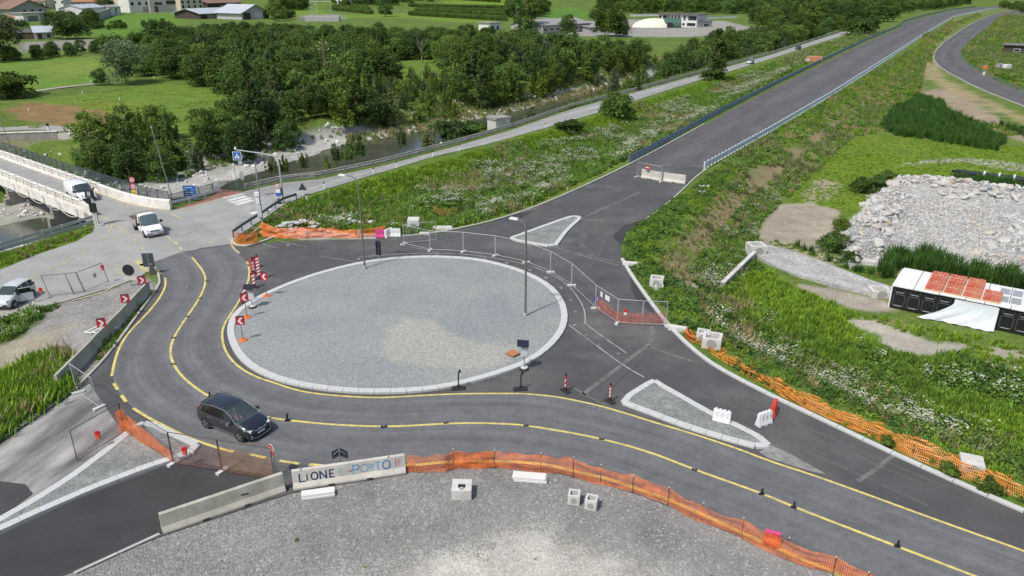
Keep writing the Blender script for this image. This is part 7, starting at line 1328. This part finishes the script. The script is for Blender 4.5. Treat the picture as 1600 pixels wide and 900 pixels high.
chamber('concrete chamber with openings beside the right kerb', G(1026, 446), 1.1, .75, -.3); chamber('low concrete block below the right kerb chamber', G(1030, 451), .7, .3, -.3, hole=False); chamber('white concrete chamber sunk behind the netting at the right', G(1516, 732), 1.1, .5, -.4, lidded=True); chamber('white concrete box at the top of the concrete channel', T(1180, 398), 1.7, 1.2, .1); chamber('small open concrete frame at the foot of the concrete channel', T(1373, 462), 1.7, .6, -.15); chamber('grey concrete drum block in the grass behind the wire fence', G(647, 358), 1.2, 1.1, 0, lidded=True)
def slabs(label, a, b_, w, n, mat=CONCW, z=None):
    A_ = G(*a) if z is None else T(*a); B_ = G(*b_) if z is None else T(*b_); o = thing('slab_stack', label, 'slabs', A_, heading(A_, B_)); ln = (B_ - A_).to_2d().length
    for k in range(n): MB().box((ln / 2 + random.uniform(-.04, .04), w / 2 + random.uniform(-.05, .05) + k * .02, .07 + k * .13), (ln, w, .11)).build('slab', mat, o)
slabs('two white slabs stacked against the foot of the graffiti barrier', (471, 783), (523, 776), .45, 2, PLW); slabs('white slabs lying under the orange netting', (801, 753), (853, 757), .55, 2, PLW); o = thing('paving_slab', 'pale slab lying in the grass beside the closed road, upper of two', 'slab', G(1100, 292)); MB().box((0, 0, .1), (1.3, .7, .16), .1).build('slab', CONCW, o); o = thing('paving_slab', 'pale slab lying in the grass beside the closed road, lower of two', 'slab', G(1097, 301)); MB().box((0, 0, .1), (.9, .7, .16), -.1).build('slab', CONCW, o)
for lb, q, d_, rz in (('flat pale stone slab at the grass edge above the wire fence', (692, 357), (2.2, .8, .2), .1), ('pale flat slab in the grass by the closed road start', (765, 333), (1.6, .7, .2), .2), ('small rubble kerb pieces behind the wire fence', (664, 366), (1.2, .4, .2), 0), ('pale kerb piece lying by the right kerb', (990, 414), (2.0, .5, .25), -.1), ('white broken slab beside the left barrier end', (83, 618), (1.3, .8, .3), .2), ('pale concrete piece at the head of the orange netting', (1060, 516), (1.5, .5, .3), -.3)): o = thing('stone_slab', lb, 'slab', G(*q), rz); MB().box((0, 0, d_[2] / 2), d_, 0, .05, .04, .86).build('slab', CONCW, o)
o = thing('scrap_frames', 'white scrap frames lying behind the long left barrier', 'scrap', G(146, 523)); mb = MB()
for k in range(3): mb.tube([(k * .5 - .6, 0, .2), (k * .5, .7, .35), (k * .5 + .5, .6, .35), (k * .5 - .1, -.1, .2), (k * .5 - .6, 0, .2)], .06, 5)
mb.build('frame', PLW_, o)
# ================================================================ WIRE FENCES AND NETTING
WIRE = netmat('fence_wire', (.33, .34, .35), .055, .2, .06); ORN = netmat('orange_net', (.72, .17, .03), .07, .05, .62); ORT = netmat('orange_net_thin', (.82, .21, .045), .09, .06, .45); ORB = netmat('orange_net_old', (.54, .205, .026), .10, .08, .5); PNK_ = netmat('pink_net', (.60, .22, .19), .11, .09, .13); REDN = netmat('red_net', (.55, .15, .10), .12, .10, .42); BRN = netmat('brown_net', (.38, .18, .06), .09, .06, .3)
def cloth(name, P, tops, mat, parent, org, rows=6, step=.3, wob=.06, seed=0, lean=(0, 0), low=None):
    """net hung along base points P (world) to heights tops, slack and crumpled"""
    r_ = np.random.default_rng(seed); P = np.array([list(p)[:3] for p in P]); d = np.r_[0, np.cumsum(np.linalg.norm(np.diff(P, axis=0), axis=1))]; n = max(3, int(d[-1] / step)); s = np.linspace(0, d[-1], n); tp = np.interp(s, d, tops); lo = np.interp(s, d, low) if low is not None else np.zeros(n); xy_ = np.stack([np.interp(s, d, P[:, k]) for k in range(3)], 1)
    dd = np.gradient(xy_[:, :2], axis=0); dd /= np.linalg.norm(dd, axis=1)[:, None] + 1e-9; nn = np.stack([-dd[:, 1], dd[:, 0]], 1); vs = []; uv = []
    for i in range(n):
        for j in range(rows + 1):
            f_ = j / rows; w = (vnoise(s[i] + seed * 13, j * .35, .5, seed) - .5) * 2 * wob * (1 if 0 < j else .4) + (vnoise(s[i], j * .1, 1.7, seed + 5) - .5) * 2 * wob
            vs.append((xy_[i, 0] + nn[i, 0] * w + lean[0] * f_ - org[0], xy_[i, 1] + nn[i, 1] * w + lean[1] * f_ - org[1], xy_[i, 2] + lo[i] + (tp[i] - lo[i]) * f_ + .01 - org[2])); uv.append((s[i], f_ * (tp[i] - lo[i])))
    k = rows + 1; me = bpy.data.meshes.new(name); me.from_pydata(vs, [], [(i * k + j, (i + 1) * k + j, (i + 1) * k + j + 1, i * k + j + 1) for i in range(n - 1) for j in range(rows)]); me.update(); ul = me.uv_layers.new(name='UVMap'); ul.data.foreach_set('uv', [c for l in me.loops for c in uv[l.vertex_index]]); me.materials.append(mat); me.polygons.foreach_set('use_smooth', [True] * len(me.polygons)); return link(name, me, parent)
STK = M('steel_stake', (.10, .07, .06), .7, .2, 5, metal=.3); FOOT = M('fence_foot', (.52, .52, .50), .9, .1, 3)
def panel(label, a, b_, group=None, h=2.0, net=None, foot=(True, False), dark=False, mid=True, slant=0):
    A_ = G(*a); B_ = G(*b_); hd = heading(A_, B_); ln = (B_ - A_).length; o = thing('fence_panel', label, 'fence', A_, hd, group); mt = STK if dark else GALV; mb = MB()
    mb.tube([(0.03, 0, .05), (.03 + slant, 0, h)], .022, 6); mb.tube([(ln - .03, 0, .05), (ln - .03 + slant, 0, h)], .022, 6); mb.tube([(.03, 0, .14), (ln - .03, 0, .14)], .02, 6); mb.tube([(.03 + slant, 0, h), (ln - .03 + slant, 0, h)], .022, 6); mb.build('frame', mt, o)
    me = bpy.data.meshes.new('mesh_infill'); me.from_pydata([(.03, 0, .14), (ln - .03, 0, .14), (ln - .03 + slant, 0, h), (.03 + slant, 0, h)], [], [(0, 1, 2, 3)]); ul = me.uv_layers.new(name='UVMap'); ul.data.foreach_set('uv', (0, 0, ln, 0, ln, h, 0, h)); me.materials.append(WIRE); link('mesh_infill', me, o)
    for k, x in ((0, 0.03), (1, ln - .03)):
        if foot[k]: MB().box((x, 0, .065), (.24, .72, .13), .12 if k else -.25).build('foot_block', FOOT, o)
    if net:
        mat, t0, t1, l0 = net; c_ = cloth('netting', [A_, A_.lerp(B_, .5), B_], [t0, (t0 + t1) / 2, t1], mat, None, (0, 0, 0), wob=.04, seed=int(a[0]), low=[l0] * 3); c_.parent = o; M0 = Matrix.Translation(A_) @ Matrix.Rotation(hd, 4, 'Z'); c_.data.transform(M0.inverted())
    return o
FG_ = 'wire fence panels round the closed part of the island'; FP_ = [(631, 382), (672, 391.5), (724, 394), (774, 400), (822, 410.5), (860, 426), (893, 446.5), (930, 482)]
lbs = ['wire fence panel at the left end of the row behind the island', 'wire fence panel second from the left behind the island', 'wire fence panel behind the top of the island', 'wire fence panel left of the right lamp post', 'wire fence panel right of the right lamp post', 'wire fence panel in front of the upper splitter', 'wire fence panel leading down to the red netting']
for i in range(7): panel(lbs[i], FP_[i], FP_[i + 1], FG_, foot=(True, False))
panel('loose wire fence panel standing askew at the grass edge', (631, 381.5), (682, 376), FG_, foot=(True, False)); fp = panel('wire fence panel with red netting and paper notices', (930, 482), (964, 505.5), None, net=(REDN, 1.15, .95, .1)); ln = (G(964, 505.5) - G(930, 482)).length
for k, x in enumerate((.28, .5, .6)): MB().box((ln * x, -.04, 1.55), (.28, .02, .4)).build('notice', SWHT, fp)
panel('wire fence panel with red netting across to the right kerb', (964, 505.5), (1003, 508.5), FG_, net=(REDN, .95, 1.0, .1)); panel('last wire fence panel with red netting touching the right kerb', (1003, 508.5), (1041, 509.5), FG_, net=(REDN, 1.0, 1.1, .1), foot=(False, True))
o, H_, p = post('round blue arrow sign hanging at the wire fence with red netting', (932, 481), 457, r=.03); bs = polysign(o, 'blue_disc', CIRC(.3), H_ - .55, SBLU, y=-.06); polysign(bs, 'arrow', [(-.05, .18), (.05, .18), (.05, -.02), (.14, -.02), (0, -.2), (-.14, -.02), (-.05, -.02)], 0, SWHT, y=-.075, th=.006); MB().box((0, -.05, H_ - 1.2), (.35, .04, .5)).build('lower_plate', SBLU, o)
def warning_lamp(label, p, z, mat=None):
    o = thing('warning_lamp', label, 'warning lamp', (p.x, p.y, p.z + z)); MB().disc((0, 0, 0), .14, .12, 14, 'y').build('lens', M('red_lens', (.6, .02, .03), .3), o); MB().box((0, 0, -.22), (.2, .14, .22)).build('battery', M('lamp_battery', (.6, .12, .05), .5) if mat is None else mat, o)
warning_lamp('red warning lamp on the netted wire fence in front of the right kerb', G(976, 506.5), 1.1, SWHT); warning_lamp('orange red lamp hanging on the leftmost pink netted fence', G(158, 702.5), 1.05); warning_lamp('orange red lamp hanging on the fence before the splitter tip', G(293, 729), 1.1); warning_lamp('red lamp on the fence beside the white small car', G(67, 468), .9); warning_lamp('red lamp on the fence post near the yellow lettering', G(165, 442), 1.5)
panel('wire fence panel with a no entry sign in front of the upper barriers', (995, 276.5), (1033, 284.5), None, foot=(True, True)); pa, pb = G(995, 276.5), G(1033, 284.5); hd = heading(pa, pb); q = pa.lerp(pb, .42)
o = thing('no_entry_sign', 'round red no entry sign hung on the wire fence of the closed road', 'road sign', (q.x, q.y, 1.55), hd); rd = polysign(o, 'red_disc', CIRC(.33), 0, SRED, y=-.06); polysign(rd, 'white_bar', RECT(.48, .14), 0, SWHT, y=-.075, th=.006)
D_ = 'wire fence panels of the lower left entry'
panel('wire fence panel with faint pink netting at the far left of the entry', (121, 723), (196, 677), D_, dark=True, foot=(False, False), net=(PNK_, 1.6, 1.5, .1)); p2 = panel('wire fence panel crossing the gravel splitter with bright orange netting', (196, 677), (271, 725), D_, dark=True, foot=(False, False), net=(ORN, 1.5, .75, .12)); panel('wire fence panel with red netting past the splitter tip', (271, 725), (347, 737.5), D_, dark=True, foot=(True, False), net=(PNK_, 1.55, 1.4, .1)); panel('wire fence panel with brown netting beside the stop sign', (347, 737.5), (430, 752), D_, dark=True, foot=(True, False), net=(BRN, 1.6, 1.5, .1))
c_ = cloth('orange_wrap', [G(186, 679), G(196, 677), G(206, 684)], [1.4, 2.0, 1.0], ORN, None, (0, 0, 0), wob=.15, seed=5); tag(c_, 'bunch of bright orange netting gathered at the splitter nose', 'netting')
panel('wire fence panel lying askew at the end of the long left barrier', (122, 614.5), (156, 638.5), None, foot=(True, True), slant=-.3); E_ = 'thin wire fence by the white small car'
panel('thin wire fence panel nearest the white small car', (78, 464), (116, 460.5), E_, dark=True, foot=(False, False), h=1.9, slant=-.3); panel('thin wire fence panel in the middle by the gravel yard', (116, 460.5), (133, 457), E_, dark=True, foot=(False, False), h=1.9, slant=-.35); panel('thin wire fence panel ending at the yellow lettering', (133, 457), (171, 441), E_, dark=True, foot=(False, False), h=1.9, slant=-.4)
MB().box((0, -.03, 0), (.3, .03, .35)).build('notice', M('grey_back', (.35, .37, .38)), bpy.data.objects['fence_panel.019'] if 'fence_panel.019' in bpy.data.objects else None, loc=(1.2, 0, 1.1))
def net_fence(label, base, tops_px, mat, stakes, wob=.08, seed=1, sag=.1, lean=(0, 0), cap=True, terrain=False, group=None):
    P = TT(base) if terrain else GP(base); hts = [max(.15, HZ(p, t) - p.z) for p, t in zip(P, tops_px)]; o = thing('net_fence', label, 'netting fence', P[0], 0, group); org = P[0]
    Q = []; Hh = []
    for i in range(len(P) - 1):
        Q += [P[i], P[i].lerp(P[i + 1], .5)]; Hh += [hts[i], (hts[i] + hts[i + 1]) / 2 - sag]
    Q.append(P[-1]); Hh.append(hts[-1]); cloth('netting', Q, Hh, mat, o, org, wob=wob, seed=seed, lean=lean, rows=8)
    for i in stakes:
        st = MB().tube([(0, 0, -.1), (0, 0, hts[i] + .08)], .018, 6).build('stake', STK, o, loc=tuple(P[i] - org))
        if cap: MB().disc((0, 0, hts[i] + .1), .035, .05, 8).build('stake_cap', PLC, st)
    return o
FB = [(636, 739), (695, 736.5), (709, 731.5), (757, 732.5), (773, 731), (801, 732.5), (845, 737), (895, 746), (938, 756), (988, 770), (1043, 790), (1096, 815), (1158, 840), (1228, 873), (1301, 898), (1352, 920), (1460, 975)]
net_fence('bright orange netting fence along the edge of the foreground gravel', FB, [714, 709, 704.5, 705.5, 705.5, 707, 710, 717, 729, 745, 764, 789, 812, 843, 873, 897, 950], ORT, (2, 4, 6, 7, 8, 9, 10, 11, 12, 13, 14, 15), sag=.1, seed=3, wob=.12)
dn = net_fence('second layer of orange netting doubled up beside the graffiti barrier', FB[1:5], [712, 705, 706.5, 706], ORN, (), seed=9, sag=.08, wob=.1)
o_ = net_fence('slack orange netting fence round the corner of the kerb nose', [(366, 379), (369, 383), (378, 384.5), (404, 381)], [365, 362, 363, 360], ORN, (0, 3), seed=12, wob=.14, cap=False)
net_fence('slumped orange netting running from the camera pole to the lamp', [(410, 367), (418, 371.5), (440, 372), (480, 372.5), (520, 371), (560, 371)], [344, 354, 358, 356, 358, 360], ORN, (3,), seed=14, wob=.22, cap=False, lean=(0, .4)); net_fence('upright orange netting ending at the pink plastic barrier', [(556, 371), (575, 370), (603, 369)], [359, 357, 352], ORN, (0, 2), seed=15, wob=.12, cap=False)
NC = [(1074, 527), (1092, 541), (1112, 552), (1138, 570), (1160, 583), (1200, 607), (1256, 636), (1327, 669), (1355, 679), (1425, 713), (1497, 742), (1570, 773), (1640, 803)]; net_fence('long slumped brown orange netting along the right kerb', NC, [518, 533, 546, 563, 575, 598, 624, 656, 666, 696, 726, 756, 784], ORB, (0, 3, 6, 9, 11), seed=21, wob=.18, sag=.15, lean=(.25, .45), cap=False); net_fence('bright orange bunched netting at the head of the long slumped one', [(1072, 527), (1084, 536)], [510, 521], ORN, (0,), seed=23, wob=.2, cap=False); net_fence('inner layer of brown orange netting lying in the weeds', [(p[0] + 8, p[1] - 2) for p in NC[2:12]], [a + 9 for a in (540, 555, 568, 589, 614, 645, 655, 684, 715, 745)], ORB, (), seed=27, wob=.35, sag=.25, lean=(.4, .6), cap=False)
net_fence('old brown netting round a pit in the tall grass', [(676, 336), (700, 341), (718, 338), (731, 330)], [322, 326, 325, 322], BRN, (0, 2, 3), seed=31, wob=.1, cap=False, terrain=True); net_fence('rusty netting at the left side of the grass pit', [(645, 333), (660, 330), (676, 324)], [326, 322, 318], BRN, (0, 2), seed=33, cap=False, terrain=True)
# yellow hose line seen behind the front netting is the painted line; loose timber at the kerb nose
o = thing('timber_plank', 'long pale plank leaning on the netting at the kerb nose', 'plank', G(380, 378)); MB().tube([(0, 0, .1), (1.5, .9, 1.3)], .06, 5).build('plank', M('pale_timber', (.45, .38, .28), .8, .15), o)
for lb, q, s_ in (('pile of pale rubble behind the slumped orange netting', (470, 358), 1), ('low heap of grey stones beside the grass above the netting', (535, 350), .7)):
    o = thing('rubble_pile', lb, 'rubble', G(*q)); rr_ = random.Random(int(q[0])); sm = [stone_mesh(60 + k, HEAP) for k in range(3)]
    for k in range(46): x = rr_.gauss(0, 2.2) * s_; y = rr_.gauss(0, .8) * s_; z = .9 * s_ * math.exp(-(x / 2.6 / s_) ** 2 - (y / s_) ** 2) ; w = rr_.uniform(.3, .9) * s_; link('stone', sm[k % 3], o, (x, y, z), rr_.uniform(0, 6), (w, w, w * .8))
# ================================================================ RIGHT HAND YARD
# stone heap: ridges of boulders round a bed of quarry stone
HP = xy(HEAPP, -2.6); h0 = HP.mean(0); heap = thing('stone_heap', 'huge heap of pale quarry stones with raised rims of boulders', 'stone heap', (h0[0], h0[1], -2.65))
RID = [xy([(1318, 415), (1340, 385), (1368, 345), (1392, 300), (1400, 290)], -2.2), xy([(1420, 296), (1480, 300), (1540, 310), (1600, 318), (1700, 332)], -2.2), xy([(1700, 330), (1640, 360), (1600, 385), (1560, 410), (1530, 425)], -2.2)]
def heap_h(x, y):
    e = sstep(-.2, 2.2, sd(HP, x, y)); r0 = np.exp(-(pdist(RID[0], x, y) / 2.1) ** 2) * 1.5; r1 = np.exp(-(pdist(RID[1], x, y) / 2.6) ** 2) * 1.9; r2 = np.exp(-(pdist(RID[2], x, y) / 3) ** 2) * 1.0
    return e * (.35 + np.maximum(np.maximum(r0, r1), r2) + (fbm(x, y, 3, 17) - .5) * .7)
lo, hi = HP.min(0), HP.max(0); ax = np.arange(lo[0], hi[0], .8); ay = np.arange(lo[1], hi[1], .8); HX, HY = np.meshgrid(ax, ay); hz = heap_h(HX.ravel(), HY.ravel()); ii_ = np.arange(HX.size).reshape(HX.shape); qs = np.stack([ii_[:-1, :-1], ii_[:-1, 1:], ii_[1:, 1:], ii_[1:, :-1]], -1).reshape(-1, 4); ins = inside(HP, HX.ravel(), HY.ravel()); qs = qs[ins[qs].any(1)]
me = bpy.data.meshes.new('stone_bed'); me.from_pydata(np.c_[HX.ravel() - h0[0], HY.ravel() - h0[1], hz].tolist(), [], qs.tolist()); me.update(); me.materials.append(gravel('heap_bed', (.30, .30, .295), (.36, .355, .335), 6, .2)); link('stone_bed', me, heap)
rr = np.random.default_rng(8); big = []
for RR, n_, sg_ in ((RID[0], 105, 1.3), (RID[1], 135, 1.6), (RID[2], 56, 2.4)):
    Q = resample(RR, n=n_); big += [(q[0] + rr.normal(0, sg_), q[1] + rr.normal(0, sg_)) for q in Q]
big = [p for p in big if inside(HP, np.array([p[0]]), np.array([p[1]]))[0]][:296]; bh = heap_h(np.array([p[0] for p in big]), np.array([p[1] for p in big]))
for (x, y), z in zip(big, bh): w = rr.uniform(.55, 1.5); o_ = link('stone', heap_src[rr.integers(0, 5)], heap, (x - h0[0], y - h0[1], float(z) + .12), rr.uniform(0, 6), (w, w, w * .9)); o_.rotation_euler = (rr.uniform(-.5, .5), rr.uniform(-.5, .5), rr.uniform(0, 6))
strew('quarry_stones', HP, 26000, .14, .5, HEAPC, 5, 'countless smaller pale quarry stones spread over the heap', 'stones', z=lambda x, y: heap_h(x, y) - 2.65, seed=41)
# concrete channel
CHN = TT([(1190, 384), (1230, 394), (1300, 418), (1358, 441), (1392, 452), (1396, 470), (1350, 461), (1290, 447), (1240, 431), (1205, 416), (1178, 402)]); o = tag(MB().prism([(p.x - CHN[0].x, p.y - CHN[0].y) for p in CHN], -.4, .28).build('concrete_channel', gravel('channel_gravel', (.40, .40, .39), (.33, .32, .29), 9, .4), None, loc=(CHN[0].x, CHN[0].y, CHN[0].z)), 'long pale concrete apron sloping through the low ground', 'concrete channel')
a, b_ = T(1178, 404), T(1128, 452); wl = thing('channel_wall', 'concrete side wall dropping from the white box into the weeds', 'wall', a, heading(a, b_)); ln = (b_ - a).to_2d().length; MB().box((ln / 2, 0, .1), (ln, .3, 1.3)).build('wall', CONC, wl); MB().box((ln / 2, 0, .78), (ln, .4, .08)).build('coping', CONCW, wl)
slabs('layered long white slabs beside the stone heap', (1326, 411), (1385, 419), 1.1, 3, CONCW, 1); slabs('shorter white slabs behind the layered long ones', (1340, 404), (1388, 410), .9, 2, CONCW, 1)
# pipes
a, b_ = T(1493, 277), T(1640, 294); pp_ = thing('pipe_bundle', 'bundle of black plastic pipes with white straps lying in the grass', 'pipes', a, heading(a, b_)); ln = (b_ - a).to_2d().length; pm_ = MB().tube([(0, 0, 0), (ln, 0, 0)], .24, 10).mesh('pipe', M('black_pipe', (.03, .032, .038), .4, .1, 3), True)
for k, (y, z) in enumerate(((0, .25), (.5, .25), (1.0, .25), (1.5, .25), (.25, .68), (.75, .68), (1.25, .68))): link('pipe', pm_, pp_, (random.uniform(-.8, .8), y, z))
for x in (ln * .3, ln * .46, ln * .62): MB().box((x, .75, .5), (.25, 2.1, 1.0)).build('strap', PLW_, pp_)
# site container with wrapped dark side, white roof sheets, tiles on top
a, b_ = G(1389, 480, -2.6), G(1602, 525, -2.6); hd = heading(a, b_); H_ = HZ(a, 446) + 2.6; ln = (b_ - a).length * 1.35; bk = G(1409, 419.5, HZ(a, 446)); dp = max(2.2, min(6, (bk - Vector((a.x, a.y, bk.z))).length)); con = thing('site_container', 'long black wrapped storage unit with a white sheet roof', 'container', a, hd)
FOIL = M('black_foil', (.018, .018, .022), .28, .25, 3, bump=.6); MB().box((ln / 2, dp / 2, H_ / 2), (ln, dp, H_)).build('body', FOIL, con); MB().box((-.05, dp / 2, H_ / 2), (.1, dp + .1, H_ + .04)).build('end_panel', PLW_, con); FRM = M('foil_frame', (.10, .10, .115), .35, .2, 4)
sw_ = 1.15; nfr = int(ln / sw_)
def rr_loop(w, h, r_): return [(x + math.cos(t) * r_, z + math.sin(t) * r_) for (x, z, t0) in ((w / 2 - r_, h / 2 - r_, 0), (-w / 2 + r_, h / 2 - r_, PI / 2), (-w / 2 + r_, -h / 2 + r_, PI), (w / 2 - r_, -h / 2 + r_, PI * 1.5)) for t in np.linspace(t0, t0 + PI / 2, 4)]
lp = rr_loop(.9, H_ * .5, .16); fm = MB().tube([(x, 0, z) for x, z in lp + lp[:1]], .028, 5).mesh('panel_frame', FRM); ls = rr_loop(.8, H_ * .17, .1); fs_ = MB().tube([(x, 0, z) for x, z in ls + ls[:1]], .022, 5).mesh('panel_frame', FRM)
for k in range(nfr): link('panel_frame', fm, con, (sw_ * (k + .55), -.03, H_ * .4)); link('panel_frame', fs_, con, (sw_ * (k + .55), -.03, H_ * .83))
rx = 0; 
while rx < ln: w = random.uniform(1.3, 2.0); MB().box((rx + w / 2, dp / 2 - .05, H_ + .06 + random.uniform(-.015, .015)), (w - .05, dp + .3, .08), 0, random.uniform(-.006, .006)).build('roof_sheet', PLW_, con); rx += w
TILE = M('red_tile', (.50, .09, .055), .85, .3, 6, c2=(.46, .2, .12), s2=2.2); BAND = M('tile_band', (.55, .42, .26), .8, .1); tx = 2.75
M0 = Matrix.Translation(a) @ Matrix.Rotation(hd, 4, 'Z'); tn = 0
tl = ['back left pallet of red tiles on the white roof', 'front left pallet of red tiles on the white roof', 'second back pallet of red tiles from the left', 'half emptied front pallet of red tiles, second from the left', 'third back pallet of red tiles from the left', 'nearly empty front pallet of tiles, third from the left', 'single dark red pallet of tiles at the right front']
dT = dp * .47
for k in range(7):
    cx = 3.05 + (k // 2) * 1.42; row = 1 - (k % 2) if k < 6 else 0; cy = dp * (.27 if row == 0 else .75); w = M0 @ Vector((cx, cy, H_ + .11)); o = thing('tile_pallet', tl[k], 'roof tiles', w, hd); hh = .2 if k not in (3, 5) else (.1 if k == 3 else .05)
    MB().box((0, 0, .05), (1.34, dT, .1)).build('pallet', BAND, o)
    for i in range(5): MB().box((-.52 + i * .26, random.uniform(-.02, .02), .1 + hh / 2), (.24, dT * .94, hh + random.uniform(-.03, .05)), 0, 0, random.uniform(-.03, .03)).build('tile_row', TILE, o)
    MB().box((0, 0, .12 + hh), (1.36, .08, .02)).build('band', BAND, o)
for k, x in enumerate((8.1, 9.0, 12.7)):
    w = M0 @ Vector((x, dp / 2, H_ + .11)); o = thing('window_frame', ('white window frame lying on the roof behind the last tiles', 'white window frame lying on the roof right of the tiles', 'white double window frame lying on the roof at the right')[k], 'window frame', w, hd); s_ = (.85, dp * .8)
    fr_ = MB()
    for y in (-s_[1] / 2, 0, s_[1] / 2): fr_.box((0, y, .06), (s_[0], .1, .12))
    for x_ in (-s_[0] / 2, s_[0] / 2): fr_.box((x_, 0, .06), (.1, s_[1], .121))
    fr_.build('frame', PLW_, o); [MB().box((0, y, .03), (s_[0] * .8, s_[1] * .38, .03)).build('pane', M('roof_pane', (.3, .32, .32), .3), o) for y in (-s_[1] / 4, s_[1] / 4)]
# white tarpaulin draped down the dark side
w0 = M0 @ Vector((4.9, -.12, H_ * .93)); tp_ = thing('tarpaulin', 'white tarpaulin draped from the container side down to the grass', 'tarpaulin', (w0.x, w0.y, -2.6), hd); vs = []; nx_, nz_ = 26, 12
for j in range(nz_ + 1):
    f_ = j / nz_
    for i in range(nx_ + 1):
        u_ = i / nx_; left = -.1 - 3.1 * max(0, f_ - .15) ** 1.4; x = left + (3.1 - left) * u_; z = H_ * .93 * (1 - f_) + .04 + (.05 * math.sin(u_ * 40) * f_); y = -.05 - .6 * f_ ** 1.6 - .045 * f_ * math.sin(u_ * 17 + j * .5) - .03 * f_ * math.sin(u_ * 41 + j) - (.9 * max(0, .35 - u_) * f_); vs.append((x, y, z))
me = bpy.data.meshes.new('sheet'); me.from_pydata(vs, [], [(j * (nx_ + 1) + i, (j + 1) * (nx_ + 1) + i, (j + 1) * (nx_ + 1) + i + 1, j * (nx_ + 1) + i + 1) for j in range(nz_) for i in range(nx_)]); me.update(); me.materials.append(M('white_tarp', (.60, .64, .68), .55, .05, 2)); me.polygons.foreach_set('use_smooth', [True] * len(me.polygons)); link('sheet', me, tp_); MB().tube([vs[i] for i in range(0, nx_ + 1, 5)], .03, 5).build('hem', PLW_, tp_)
o = thing('brick_stack', 'reddish stack of blocks with an orange mesh beside the straight road', 'blocks', T(1272, 97)); MB().box((0, 0, .9), (4.2, 2, 1.8)).build('stack', M('orange_brick', (.52, .24, .13), .85, .25, 2), o); MB().box((-2.4, -.4, .5), (1, 1.4, 1.0)).build('pale_block', CONCW, o)
